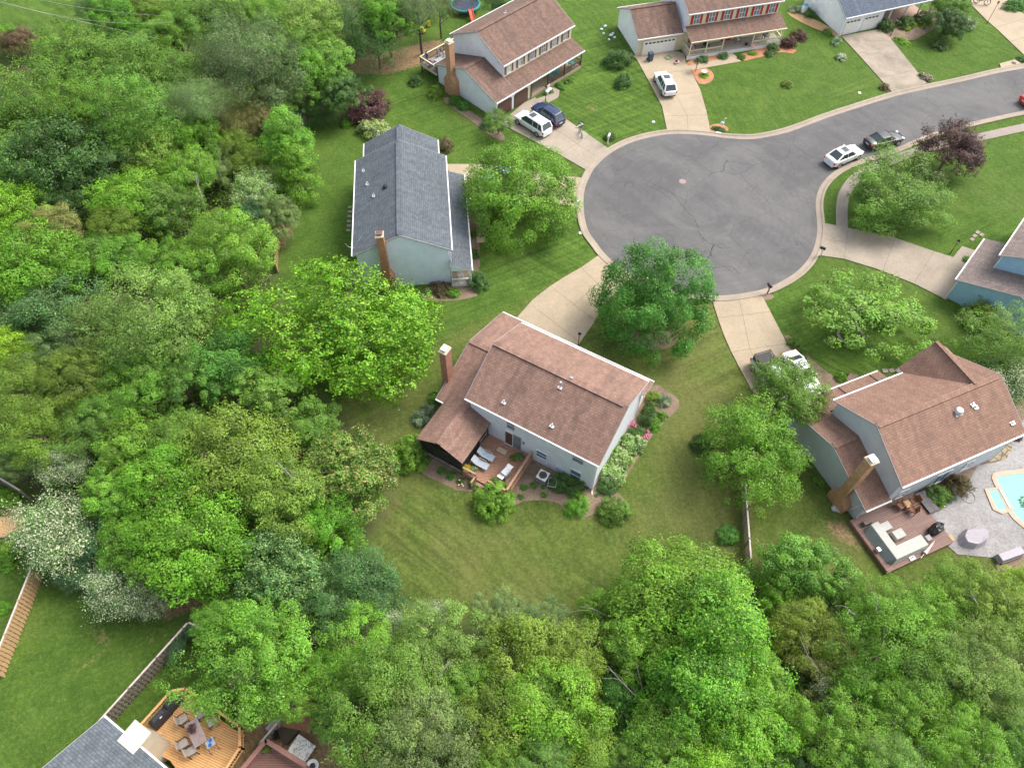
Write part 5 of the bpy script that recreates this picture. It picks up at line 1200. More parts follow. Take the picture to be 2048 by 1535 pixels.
# A deck
M_SLING = mat('pale_blue_sling', (.42, .48, .54), .6)
for i, (x, y, l) in enumerate(((2.75, -1.75, 'pale blue grey sun lounger on the cedar deck, the one nearer the house wall'), (2.75, -2.65, 'pale blue grey sun lounger on the cedar deck, the one nearer the steps'))):
    t = puth(A, 'sun_lounger', l, 'lounger', x, y, .5, .05, 'sun loungers on the cedar deck')
    MB().obox((.45, 0, .36), (.95, .6, .05), 0, 0, .05).build('seat', M_SLING, t, False, .015)
    MB().obox((-.22, 0, .58), (.78, .6, .05), 0, 0, .75).build('backrest', M_SLING, t, False, .015)
    for s in (-.33, .33):
        MB().tube([(.75, s, 0), (.55, s, .55), (-.1, s, .6), (-.3, s, .5)], .025).build('armrest', M_LGREY, t); MB().tube([(-.3, s, 0), (-.05, s, .35)], .025).build('leg', M_LGREY, t)
t = puth(A, 'door_mat', 'tan door mat with a dark red border in front of the patio door', 'mat', 3.75, -.55, .503, 0)
MB().box(-.5, .5, -.3, .3, 0, .015).build('border', mat('mat_red', (.28, .10, .07), .9), t); MB().box(-.44, .44, -.24, .24, .015, .02).build('weave', mat('mat_tan', (.50, .38, .26), .9), t)
pot(local(A, 2.25, -3.55, .5), .24, 'pot of bright yellow flowers at the corner of the cedar deck', (.55, .45, .02), mat('yellow_pot', (.5, .4, .05), .5), s=1.15)
pot(local(A, 2.75, -3.35, .5), .24, 'white pot of green leaves and red flowers beside the yellow pot', 'mid', M_WHITE, 'flowerb', .9)
pot(local(A, 5.35, -.45, .5), .28, 'white bowl planter with green leaves at the house wall on the cedar deck', 'mid', mat('bowl_stone', (.55, .52, .48), .7), s=1.0)
pot(local(A, 4.95, -.75, .5), .18, 'small pot of trailing green leaves beside the white bowl planter', 'olive', M_TERRA, s=1.2)
t = puth(A, 'gas_grill', 'stainless steel gas grill with white side shelf on the cedar deck', 'grill', 5.2, -2.45, .5, radians(82))
MB().box(-.35, .35, -.28, .28, 0, .8).build('cabinet', M_GREY, t)
MB().extr([(-.32, .8), (.32, .8), (.30, 1.0), (.14, 1.14), (-.14, 1.14), (-.30, 1.0)], -.38, .38, 'x').build('lid', mat('stainless', (.5, .5, .5), .35, .8), t)
for s in (-1, 1): MB().box(s*.56-.18, s*.56+.18, -.26, .26, .82, .88).build('side_shelf', M_WHITE, t)
MB().tube([(-.3, -.36, .98), (.3, -.36, .98)], .018).build('handle', M_LGREY, t)
t = puth(A, 'air_conditioner', 'beige and grey air conditioning unit with a round fan grille behind the middle house', 'air conditioner', 7.85, -.95, 0, 0)
MB().box(-.4, .4, -.4, .4, 0, .78).build('casing', mat('ac_grey', (.20, .22, .25), .6), t, False, .02)
tp = MB().box(-.44, .44, -.44, .44, .78, .86).build('top_panel', mat('ac_beige', (.68, .66, .58), .5), t, False, .03)
g = MB()
for r in (.12, .22, .32): g.ring((0, 0, .875), r, .012, 'z', 22, 4)
for k in range(8): g.beam((0, 0, .875), (.33*cos(k*pi/4), .33*sin(k*pi/4), .875), .015, .015)
g.build('fan_grille', M_IRON, tp); MB().cyl(0, 0, .861, .868, .33, n=22).build('fan_well', mat('fan_dark', (.10, .11, .12), .5), tp)
t = puth(A, 'generator', 'small open framed black machine beside the air conditioning unit', 'machine', 8.75, -1.0, 0, .35)
MB().box(-.28, .28, -.35, .35, .1, .4).build('engine', M_BLACK, t, False, .03)
f = MB()
for x in (-.32, .32):
    for y in (-.4, .4): f.beam((x, y, 0), (x, y, .55), .035, .035)
for x in (-.32, .32): f.beam((x, -.4, .55), (x, .4, .55), .035, .035)
for y in (-.4, .4): f.beam((-.32, y, .55), (.32, y, .55), .035, .035)
f.build('frame', M_LGREY, t)
# G deck
M_COVER = mat('pale_grey_cover', (.40, .40, .37), .75, var=.08, scale=3); M_COVER2 = mat('sage_cover', (.24, .27, .26), .75, var=.08, scale=3); M_LILAC = mat('lilac_grey_cover', (.36, .33, .36), .75, var=.08, scale=3)
def cover(mb, x0, x1, y0, y1, z0, z1, ins=.06): return mb.add([(x, y, z0) for y in (y0, y1) for x in (x0, x1)]+[(x, y, z1) for y in (y0+ins, y1-ins) for x in (x0+ins, x1-ins)], [(0, 2, 3, 1), (4, 5, 7, 6), (0, 1, 5, 4), (2, 6, 7, 3), (0, 4, 6, 2), (1, 3, 7, 5)])
t = puth(G, 'covered_sofa', 'large L-shaped outdoor sofa under a pale grey cover on the brown deck', 'sofa', -1.2, -3.3, .45)
mb = MB(); v0 = [(-.68, -.68), (2.62, -.68), (2.62, .44), (.28, .44), (.28, 2.6), (-.68, 2.6)]; v1 = [(-.50, -.55), (2.54, -.55), (2.54, .37), (.2, .37), (.2, 2.52), (-.50, 2.52)]
mb.add([(x, y, 0) for x, y in v0]+[(x, y, .72) for x, y in v1], [(i, (i+1) % 6, 6+(i+1) % 6, 6+i) for i in range(6)]+[tuple(range(6, 12))]); mb.build('cover', M_COVER, t, False, .05)
mb = MB(); mb.add([(-.98, -.3, 0), (-.98, 2.2, 0), (-.70, 2.58, 0), (-.70, -.66, 0), (-.52, -.5, .69), (-.52, 2.45, .69)], [(0, 1, 5, 4), (1, 2, 5), (0, 4, 3)]); mb.build('side_flap', M_COVER2, t)
for nm, l, x, y, wx, wy, hz, m in (('covered_table', 'square low table under a pale grey cover, in the angle of the L-shaped sofa', .03, -2.2, .95, .75, .45, M_COVER), ('covered_chair', 'square seat under a pale cover joined to the top of the L-shaped sofa', -.5, -1.3, .8, .7, .5, M_COVER),
      ('side_table', 'small grey side table between the covered sofa and the folded umbrella', 1.95, -3.35, .5, .5, .4, mat('slate_top', (.24, .22, .23), .6)), ('side_table', 'small pale side table at the lower left of the covered sofa', -2.2, -2.6, .32, .4, .4, M_LGREY), ('storage_box', 'dark brown storage box at the upper end of the covered sofa', -1.6, -.45, .75, .4, .45, mat('box_brown', (.12, .09, .085), .7))):
    t = puth(G, nm, l, 'box' if 'box' in nm else 'table' if 'table' in nm else 'chair', x, y, .45)
    cover(MB(), -wx/2, wx/2, -wy/2, wy/2, .06, hz, .03).build('top' if 'side' in nm else 'cover', m, t, False, .02)
    for sx in (-1, 1):
        for sy in (-1, 1): MB().box(sx*wx*.4-.02, sx*wx*.4+.02, sy*wy*.4-.02, sy*wy*.4+.02, 0, .06).build('foot', M_BLACK, t)
t = puth(G, 'folded_umbrella', 'folded beige garden umbrella lying along the lower edge of the brown deck', 'umbrella', 1.65, -3.95, .5, .35)
MB().tube([(-.75, 0, .12), (-.3, 0, .16), (.3, 0, .15), (.8, 0, .08)], .16, 9, 0, .04).build('canopy', mat('beige_canvas', (.52, .45, .40), .8), t, True); MB().tube([(-1.3, 0, .1), (-.7, 0, .12)], .03).build('pole', M_GREY, t)
t = puth(G, 'umbrella_base', 'grey metal umbrella base beside the covered sofa on the brown deck', 'umbrella base', -.1, -4.1, .45); MB().box(-.25, .25, -.18, .18, 0, .06).cyl(0, 0, .06, .35, .03).build('base', M_GREY, t)
t = puth(G, 'covered_grill', 'grill under a crumpled black cover at the right corner of the brown deck', 'grill', 3.0, -3.0, .45, .1)
MB().blob((0, 0, .38), (.72, .42, .5), 12, 8, seed=4, amp=.16).build('cover', M_BLACK, t); MB().box(-.5, .5, -.25, .25, 0, .3).build('cart', M_IRON, t)
M_ADI = mat('reddish_brown_wood', (.20, .09, .045), .7, var=.2)
for x, y, a, l in ((1.7, -.35, -1.5, 'reddish brown wooden chair at the house wall beside the small wooden table'), (2.35, -1.0, 2.2, 'reddish brown wooden chair below the small wooden table on the brown deck'), (2.95, -.45, 3.0, 'reddish brown wooden chair right of the small wooden table')):
    chair(local(G, x, y, .45), G.rotation_euler.z+a, l, M_ADI, M_ADI, 'wooden chairs on the brown deck')
t = puth(G, 'small_table', 'small light brown wooden table among the reddish chairs on the brown deck', 'table', 2.25, -.45, .45)
MB().box(-.28, .28, -.28, .28, .48, .53).build('top', mat('light_oak', (.45, .26, .12), .6), t)
for sx in (-.22, .22):
    for sy in (-.22, .22): MB().box(sx-.03, sx+.03, sy-.03, sy+.03, 0, .48).build('leg', M_ADI, t)
t = puth(G, 'deck_box', 'long dark grey storage bench between the brown deck and the planters', 'storage bench', 4.05, -.85, .05, 0)
MB().box(-.42, .42, -.85, .85, 0, .55).build('box', mat('box_charcoal', (.045, .045, .05), .6), t); MB().box(-.46, .46, -.9, .9, .55, .62).build('lid', planks('grey_lid_boards', (.10, .095, .10), (.14, .13, .135), .12, pi/2), t)
pot(local(G, 5.35, -.75, .05), .5, 'large round white planter with a clipped dark green shrub, nearer the brown deck', 'mid', M_WHITE, 'bush', 1.35, h=.55)
pot(local(G, 7.4, -.75, .05), .5, 'large round white planter with a reddish green shrub, farther from the brown deck', (.12, .09, .035), M_WHITE, 'bush', 1.5, h=.55)
pot(local(G, 5.95, -1.15, .05), .3, 'dark pot of green leaves between the two large white planters', 'dark', M_BLACK, 'bush', 1.3)
pot(local(G, 4.95, -1.35, .05), .2, 'tuft of lime green leaves in a low pot beside the storage bench', 'yellow', M_BLACK, 'spiky', 1.3)
pot(local(G, 5.45, -1.5, .05), .16, 'small white pot in front of the planters by the patio', 'mid', M_WHITE, 'bush', .4)
shrub(1915, 962, 12, 'purple leaved shrub against the wall beside the reddish planter', c='plum')
t = put('garden_hose', 'grey hose looped on the stamped patio below the planters', 'hose', 1936, 993, .06); h = MB(); h.ring((0, 0, .02), .55, .022, 'z', 26, 5); h.tube([(-.55, 0, .02), (-.8, .5, .02), (-.9, 1.1, .02), (-.75, 1.6, .02)], .022).build('hose_coil', M_GREY, t)
t = put('covered_table', 'oval table and chairs under a large lilac grey cover on the patio', 'table', 1948, 1082, .05, .35)
mb = MB(); n = 16
v = [(1.35*cos(2*pi*i/n)*(1+.04*sin(5*i)), .82*sin(2*pi*i/n)*(1+.05*cos(3*i)), 0) for i in range(n)]+[(1.05*cos(2*pi*i/n)*(1+.06*sin(7*i)), .62*sin(2*pi*i/n)*(1+.08*cos(4*i)), .62+.05*sin(3*i)) for i in range(n)]
mb.add(v, [(i, (i+1) % n, n+(i+1) % n, n+i) for i in range(n)]+[tuple(range(n, 2*n))]); mb.build('cover', M_LILAC, t, False, .05)
t.location += Vector((0, .25, 0))
t = put('covered_bench', 'long bench under a lilac grey cover at the lower edge of the patio', 'bench', 2015, 1112, .05, .33)
cover(MB(), -1.1, 1.1, -.35, .35, .02, .62).build('cover', M_LILAC, t, False, .03); MB().box(-1.0, 1.0, -.42, -.36, 0, .3).build('seat_edge', M_DARK, t)
for i, (x, y) in enumerate(((1669, 1017), (1677, 1019))):
    tag(MB().lathe(*W(x, y)[:2], [(.28, 0), (.30, .1), (.22, .22), (.05, .24)], 12).build('hose_reel', M_LGREY), 'pale round hose reel at the foot of the grey house wall', 'hose reel', 'hose reels at the grey house corner')

# H deck (orange) raised
ZD = 1.1
def P2(px, py, z): w_ = W(px, py, z); return (w_.x, w_.y)
t = thing('deck', 'orange stained timber deck with low railings behind the beige house corner', 'deck', (*P2(390, 1460, ZD), 0))
o0 = t.location
pts = [P2(x, y, ZD) for x, y in ((262, 1475), (341, 1392), (371, 1387), (478, 1464), (478, 1497), (445, 1545), (385, 1580), (340, 1520))]
MB().extr([(a-o0.x, b-o0.y) for a, b in pts], ZD-.15, ZD, 'z').build('deck_boards', M_DECK_H, t)
pr_ = [P2(x, y, ZD+.9) for x, y in ((262, 1470), (341.6, 1381), (371, 1376), (478.7, 1452), (480, 1493), (446, 1545))]
for a, b in zip(pr_[:-1], pr_[1:]): rail(t, (a[0]-o0.x, a[1]-o0.y), (b[0]-o0.x, b[1]-o0.y), ZD, .9, M_WOOD_H, .16, .1, .04, .16)
for a in pts[:6]: MB().box(a[0]-o0.x-.07, a[0]-o0.x+.07, a[1]-o0.y-.07, a[1]-o0.y+.07, 0, ZD-.15).build('deck_post', M_WOOD_H, t)
p = W(392, 1464, ZD+.7); at0 = ang(W(381, 1435, ZD), W(405, 1487, ZD))
T_ = thing('dining_table', 'long slatted lilac brown dining table on the orange deck', 'table', (p.x, p.y, ZD), at0)
tt = MB()
for k in range(7): tt.box(-.85, .85, -.42+k*.122, -.42+k*.122+.105, .7, .74)
tt.build('top', mat('table_mauve', (.42, .33, .32), .6), T_)
for sx in (-.75, .75):
    for sy in (-.35, .35): MB().box(sx-.04, sx+.04, sy-.04, sy+.04, 0, .7).build('leg', M_DARK, T_)
pot(Vector((p.x-.25, p.y+.2, ZD+.74)), .13, 'bunch of dusty pink dried flowers on the slatted dining table', (.22, .12, .12), mat('vase', (.3, .15, .15), .5), 'spiky', 1.7)
M_TAUPE = mat('taupe_sling', (.42, .36, .31), .7)
for x, y, a, l in ((367, 1438, .9, 'taupe chair at the upper left corner of the dining table'), (403, 1427, -.6, 'taupe chair at the upper side of the dining table, partly under the tree, left one'), (424, 1444, -.6, 'taupe chair at the upper side of the dining table, partly under the tree, right one'),
                   (368, 1487, 2.5, 'taupe chair at the lower side of the dining table, left one'), (384, 1501, 2.5, 'taupe chair at the lower side of the dining table, right one')):
    q = W(x, y, ZD+.4); d = Vector((p.x, p.y))-Vector((q.x, q.y)); aa = math.atan2(d.y, d.x)
    aa = at0+(pi/2 if abs(((aa-at0-pi/2+pi) % (2*pi))-pi) < pi/2 else -pi/2)
    chair(Vector((q.x, q.y, ZD)), aa, l, M_TAUPE, M_DARK, 'chairs around the slatted dining table', .62)
t = thing('side_table', 'side stand with blue and white bowls beside the lower chairs on the orange deck', 'table', (*P2(423, 1489, ZD+.5), ZD), at0)
MB().box(-.42, .12, -.28, .28, .55, .6).build('tray', M_LGREY, t)
for q in ((-.28, .08), (-.02, -.06)): MB().lathe(q[0], q[1], [(.08, .6), (.12, .66), (.1, .66), (.02, .62)], 12).build('bowl', mat('cobalt', (.02, .15, .55), .3), t)
f = MB()
for x in (-.4, .4):
    for y in (-.27, .27): f.beam((x, y, 0), (x, y, .55), .03, .03)
for y in (-.27, .27): f.beam((-.4, y, .53), (.4, y, .53), .03, .03)
f.build('frame', M_DARK, t)
for x, y, sx, l in ((319, 1434, 1.0, 'barbecue under a black cover with a small white tag, nearer the beige house'), (345, 1404, .85, 'barbecue under a black cover in the far corner of the orange deck')):
    q = W(x, y, ZD+.5); t = thing('covered_grill', l, 'grill', (q.x, q.y, ZD), ang(W(262, 1475, ZD), W(341, 1392, ZD)))
    mb = MB(); mb.add([(a*sx, b, 0) for a, b in ((-.7, -.33), (.7, -.33), (.7, .33), (-.7, .33))]+[(a*sx, b, .65) for a, b in ((-.66, -.3), (.66, -.3), (.66, .3), (-.66, .3))]+[(a*sx, b, .98) for a, b in ((-.42, -.16), (.42, -.16), (.42, .16), (-.42, .16))], [(0, 1, 5, 4), (1, 2, 6, 5), (2, 3, 7, 6), (3, 0, 4, 7), (4, 5, 9, 8), (5, 6, 10, 9), (6, 7, 11, 10), (7, 4, 8, 11), (8, 9, 10, 11)])
    cv = mb.build('cover', mat('cover_black', (.03, .033, .04), .6, var=.3, scale=3), t, False, .07)
    if sx == 1.0: MB().obox((.1, -.22, .86), (.16, .08, .01), 0, .9).build('tag', M_WHITE, cv)
# I: lower neighbour
t = thing('deck', 'maroon timber deck with a wide border rail at the bottom edge of the photo', 'deck', (*P2(540, 1520, .9), 0)); o0 = t.location
pts = [P2(x, y, .9) for x, y in ((486, 1538), (532, 1484), (612, 1534), (640, 1600), (470, 1620))]
MB().extr([(a-o0.x, b-o0.y) for a, b in pts], .7, .9, 'z').build('deck_boards', M_DECK_I, t)
q = [P2(x, y, 1.75) for x, y in ((482, 1540), (531.5, 1480), (612, 1530))]
for a, b in zip(q[:-1], q[1:]): rail(t, (a[0]-o0.x, a[1]-o0.y), (b[0]-o0.x, b[1]-o0.y), .9, .85, M_WOOD_I, .2, .1, .04, .3)
pot(Vector((*P2(535, 1498, .9), .9)), .2, 'round pot of olive leaves in the corner of the maroon deck', 'olive', M_TERRA)
t = put('marble_slab', 'white marbled table top standing on brown mulch right of the maroon deck', 'table', 602, 1506, 0, ang(W(598, 1479), W(626, 1499)))
m_, nt_, N_, L_, P_ = nodes('white_marble'); co_ = N_.new('ShaderNodeTexCoord').outputs['Object']; L_.new(mixc(N_, L_, ramp(N_, L_, noise(N_, L_, co_, 1.5, 6, .7, 2.5), [(.50, 0.), (.56, 1.), (.60, 0.)]), (.74, .73, .68), (.15, .14, .13)), P_.inputs['Base Color'])
MB().box(-.72, .72, -.85, .85, .55, .6).build('top', m_, t)
for sx in (-.6, .6):
    for sy in (-.7, .7): MB().box(sx-.05, sx+.05, sy-.05, sy+.05, 0, .55).build('leg', M_DARK, t)
t = put('fire_bowl', 'round white rimmed fire bowl at the bottom edge of the photo', 'fire bowl', 627, 1532); MB().lathe(0, 0, [(.2, 0), (.38, .3), (.42, .42), (.36, .42), (.05, .25)], 18).build('bowl', M_WHITE, t); MB().cyl(0, 0, .3, .33, .33).build('ash', M_BLACK, t)
t = put('platform', 'reddish brown wooden platform under the branches, above the maroon deck', 'platform', 604, 1432, 0, ang(W(600, 1405), W(633, 1412))); MB().box(-1.0, 1.0, -.9, .9, .3, .42).build('boards', mat('red_brown_boards', (.26, .11, .06), .7, var=.15), t); MB().box(-.95, .95, -.85, .85, 0, .3).build('frame', M_DARK, t)
t = put('bench', 'narrow pale lilac bench top beside the lower fence', 'bench', 553, 1437, .4, ang(W(540, 1452), W(566, 1418))); t.location.z = 0; MB().box(-.85, .85, -.2, .2, .4, .46).build('seat', mat('lilac_board', (.42, .38, .42), .6), t); MB().box(-.7, -.62, -.18, .18, 0, .4).build('leg', M_DARK, t); MB().box(.62, .7, -.18, .18, 0, .4).build('leg', M_DARK, t)
t = put('planter_box', 'square dark planter beside the maroon deck', 'planter', 577, 1462, 0, .9); MB().box(-.6, .6, -.6, .6, 0, .35).build('box', M_DARK, t); MB().box(-.55, .55, -.55, .55, .35, .36).build('soil', mat('soil', (.06, .05, .03), .95), t)
t = put('bucket', 'small bright blue bucket in the mulch at the foot of the lower trees', 'bucket', 692, 1496); MB().lathe(0, 0, [(.2, 0), (.27, .45), (.24, .45), (.05, .1)], 12).build('pail', mat('bucket_blue', (.03, .17, .45), .4), t); MB().tube([(-.26, 0, .45), (0, 0, .6), (.26, 0, .45)], .012).build('handle', M_LGREY, t)
t = put('stacked_chairs', 'dark folded chairs leaning by the maroon deck corner', 'chair', 551, 1472, 0, .6)
for k in range(3): MB().obox((k*.14, 0, .4), (.05, .5, .75), 0, 0, .25).build('folded_chair', M_IRON, t)

# fences
def fence(p, q, h, label, m, post_m, name='wooden_fence', gap=.0, bw=.14, posts=2.4, cap=True, both=True):
    a, b = Vector((*p, 0)), Vector((*q, 0)); L = (b-a).length; rz = math.atan2(b.y-a.y, b.x-a.x)
    t = thing(name, label, 'fence', (a.x, a.y, 0), rz); bd = MB(); n = int(L/bw); rg = random.Random(int(L*100))
    for i in range(n):
        s = 1 if (i % 2 or not both) else -1; bd.box(i*bw+.005, (i+1)*bw-.004, s*.035-.01, s*.035+.01, .03, h-.03+rg.uniform(-.02, .02))
    bd.build('boards', m, t)
    r = MB()
    for z in (.35, h*.55, h-.25): r.box(0, L, -.022, .022, z, z+.08)
    r.build('rails', post_m, t)
    k = int(L/posts)+1
    for i in range(k+1): x = min(L, i*posts); MB().box(x-.06, x+.06, -.06, .06, 0, h+.08).build('post', post_m, t)
    if cap: MB().box(0, L, -.06, .06, h, h+.03).build('cap_board', mat('pale_cap_board', (.48, .42, .38), .8, var=.2, scale=3), t)
fence((-35.1, 12.2), (-35.0, 19.3), 1.75, 'tan shadow-board fence along the lower left garden', M_TANW, mat('tan_post', (.40, .27, .15), .8))
fence(W(64, 1000)[:2], W(6, 965)[:2], 1.7, 'weathered fence with a pale cap at the left edge, above the white blossoming tree', M_FOLDW, M_FOLDW)
fence(W(6, 965)[:2], W(-60, 990)[:2], 1.7, 'short end of the weathered fence at the far left edge', M_FOLDW, M_FOLDW)
fence(W(222, 1450)[:2], W(393, 1258)[:2], 1.75, 'dark weathered board fence running up from the beige house corner', M_FOLDW, M_FOLDW)
fence(W(393, 1258)[:2], W(432, 1276)[:2], 1.75, 'short return of the dark fence disappearing under the yellow green tree', M_FOLDW, M_FOLDW)
fence(W(1482, 978)[:2], W(1493, 1130)[:2], 1.3, 'grey wooden fence between the middle garden and the grey house garden', M_FOLDW, M_FOLDW)
fence(W(530, 1492)[:2], W(598, 1412)[:2], 1.3, 'narrow weathered fence beside the maroon deck', M_FOLDW, M_FOLDW)
fence(W(630, 1280)[:2], W(650, 1300)[:2], 1.3, 'short piece of lilac grey fence showing between the lower trees', M_FOLDW, M_FOLDW)
fence(W(556, 486)[:2], W(556, 545)[:2], 1.2, 'short tan fence piece at the wood edge left of the large lime tree', M_TANW, M_TANW, cap=False)
t = put('garden_bench', 'small weathered bench beside the grey wooden fence', 'bench', 1493, 1003, 0, 1.5); MB().box(-.5, .5, -.2, .2, .38, .44).build('seat', M_FOLDW, t); MB().box(-.45, -.37, -.18, .18, 0, .38).build('leg', M_FOLDW, t); MB().box(.37, .45, -.18, .18, 0, .38).build('leg', M_FOLDW, t)
# raised beds at left edge
t = put('raised_bed', 'timber edged soil bed at the left edge below the weathered fence', 'garden bed', 15, 1075, 0, .1); MB().box(-1.1, 1.1, -.05, .05, 0, .25).build('timber', M_FOLDW, t); MB().box(-1.1, 1.1, .05, 1.8, 0, .12).build('soil', M_STRAW, t)
# stone ring round dogwood
t = put('stone_ring', 'irregular ring of pale stones round the trunk of the open layered tree', 'stone ring', 1701, 672)
rg = random.Random(3)
for k in range(26):
    a = 2*pi*k/26; x, y = 1.15*cos(a), 1.05*sin(a); MB().blob((x, y, .08), (.16, .12, .12), 7, 5, seed=k, amp=.2).build('stone', mat('pale_stone2', (.46, .40, .34), .85, var=.3), t)
for k, (x, y) in enumerate(((1770, 742), (1783, 741), (1796, 741))):
    tag(MB().obox((*W(x, y)[:2], .04), (.5, .4, .08), .3*k).build('stepping_stone', M_WALK), 'flat stepping stone at the front wall of the grey house', 'stone', 'stepping stones by the grey house')
for k, (x, y) in enumerate(((700, 415), (700, 424), (699, 433), (698, 443), (698, 452), (697, 461))):
    tag(MB().obox((*W(x, y)[:2], .04), (.42, .36, .08)).build('stepping_stone', mat('mossy_stone', (.22, .22, .15), .9)), 'mossy stepping stone along the left wall of the light blue house', 'stone', 'stepping stones by the light blue house')
for k, (x, y) in enumerate(((1955, 465), (1949, 472), (1944, 479), (1963, 470))):
    tag(MB().obox((*W(x, y)[:2], .04), (.5, .35, .06), .7).build('stepping_stone', M_CONC_C), 'tan stepping stone in the lawn beside the sky blue house', 'stone', 'stepping stones by the sky blue house')
# B deck and furniture
t = thing('deck', 'small tan patio deck at the left wall of the light blue house', 'deck', (*local(B, 1.0, 9.9)[:2], 0), B.rotation_euler.z)
MB().box(-2.2, 1.3, -.9, .7, 0, .25).build('deck_boards', planks('tan_deck_boards', (.40, .27, .17), (.47, .33, .21), .14, 0), t)
t = thing('patio_table', 'square brown patio table on the tan deck of the light blue house', 'table', (*local(B, 1.1, 9.75)[:2], .25), B.rotation_euler.z)
MB().box(-.55, .55, -.5, .5, .62, .68).build('top', mat('table_brown', (.30, .22, .16), .6), t)
for sx in (-.45, .45):
    for sy in (-.4, .4): MB().box(sx-.03, sx+.03, sy-.03, sy+.03, 0, .62).build('leg', M_DARK, t)
t = thing('closed_parasol', 'closed grey parasol leaning over the brown patio table', 'parasol', (*local(B, 1.1, 9.75)[:2], .95), B.rotation_euler.z)
MB().tube([(0, 0, 0), (.35, .1, .55), (.9, .25, 1.15)], .10, 8, 0, .03).build('canopy', M_LILAC, t, True); MB().tube([(-.1, -.03, -.1), (.05, 0, .1)], .03).build('pole', M_GREY, t)
for dx, dy, a, l in ((-.9, .1, 0, 'dark patio chair below the brown patio table'), (.4, .95, -1.6, 'dark patio chair left of the brown patio table, upper one'), (-.35, .95, -1.6, 'dark patio chair left of the brown patio table, lower one')):
    chair(local(B, 1.1+dx, 9.75+dy, .25), B.rotation_euler.z+a, l, mat('chair_brown', (.14, .11, .09), .7), M_DARK, 'chairs around the brown patio table', .5)
chair(local(B, .5, -.6, .35), B.rotation_euler.z+.2, 'white chair at the end of the light blue house porch', M_WHITE, M_WHITE, None, .5)
# C deck & porch furniture
M_PINKC = mat('pink_cushion', (.66, .36, .40), .8)
for x, y, a, l in ((-2.0, 9.3, 1.2, 'chair with pink cushion near the chimney end of the elevated deck'), (-2.2, 10.2, .3, 'chair with pink cushion at the outer rail of the elevated deck'), (-.9, 9.0, 1.8, 'chair with pink cushion against the house on the elevated deck'), (-.2, 10.9, -1.6, 'grey chair at the long outer rail of the elevated deck')):
    chair(local(C_, x, y, 1.15), C_.rotation_euler.z+a, l, M_PINKC if 'pink' in l else M_GREY, M_DARK, 'chairs on the elevated deck', .5)
t = puth(C_, 'patio_table', 'low pale patio table on the elevated deck', 'table', -1.2, 10.0, 1.15); MB().box(-.5, .5, -.35, .35, .42, .47).build('top', mat('glass_table', (.42, .45, .44), .3), t)
for sx in (-.4, .4): MB().box(sx-.03, sx+.03, -.3, .3, 0, .42).build('leg', M_DARK, t)
for x, y, l in ((7.1, -1.0, 'turquoise chair on the porch behind the front rail, left one'), (8.1, -1.0, 'turquoise chair on the porch behind the front rail, right one'), (10.8, -1.0, 'turquoise chair at the far end of the same porch')):
    chair(local(C_, x, y, .35), C_.rotation_euler.z-1.57, l, mat('turquoise', (.05, .42, .45), .5), mat('turquoise', (.05, .42, .45), .5), 'turquoise porch chairs', .5)
t = puth(C_, 'white_bench', 'white curly garden bench beside the porch steps at the top', 'bench', 5.3, -2.4, 0, .2); MB().box(-.5, .5, -.2, .2, .38, .43).build('seat', M_WHITE, t); bb = MB()
for k_ in range(7): bb.box(-.48+k_*.155, -.44+k_*.155, .18, .22, .43, .85)
bb.box(-.5, .5, .18, .23, .82, .88).build('backrest', M_WHITE, t)
for x in (-.45, .45): MB().box(x-.03, x+.03, -.18, .18, 0, .38).build('leg', M_WHITE, t)
for x, y, l in ((1.0, -.9, 'dark chair with pink cushion at the left end of the long cream porch'), (2.9, -.8, 'dark blue seat on the cream porch, second from the left'), (11.2, -.8, 'large grey round seat at the right end of the cream porch'), (7.4, -.5, 'pale chair right of the red front door')):
    chair(local(D_, x, y, .4), D_.rotation_euler.z-1.57, l, M_PINKC if 'pink' in l else mat('navy_cushion', (.03, .05, .10), .7) if 'blue' in l else M_WHITE if 'pale' in l else M_GREY, M_DARK, None, .6)
pot(local(D_, 8.2, -1.5, .4), .16, 'small potted plant beside the porch opening of the cream house', 'dark', M_BLACK)
pot(local(C_, 3.6, -.7, .35), .2, 'dark potted plant on the porch beside the brown garage door', 'dark', M_BLACK)
# overhead wires
t = thing('power_line', 'thin pale power lines strung across the wood at the top left', 'power line', (*W(0, 0, 9)[:2], 0)); o0 = t.location
for k, (a, b, c) in enumerate((((-60, -18), (160, 62), (345, 44)), ((40, -12), (150, 22), (330, 32)), ((-60, -10), (110, 33), (320, 78)))):
    P_0, P_1, P_2 = (W(*q, 9) for q in (a, b, c)); pts = []
    for i in range(13): u = i/12; pt = P_0*(1-u)**2+P_1*2*u*(1-u)+P_2*u*u; pts.append((pt.x-o0.x, pt.y-o0.y, 9.0))
    MB().tube(pts, .012, 5).build('wire', mat('wire_pale', (.5, .5, .45), .5), t)
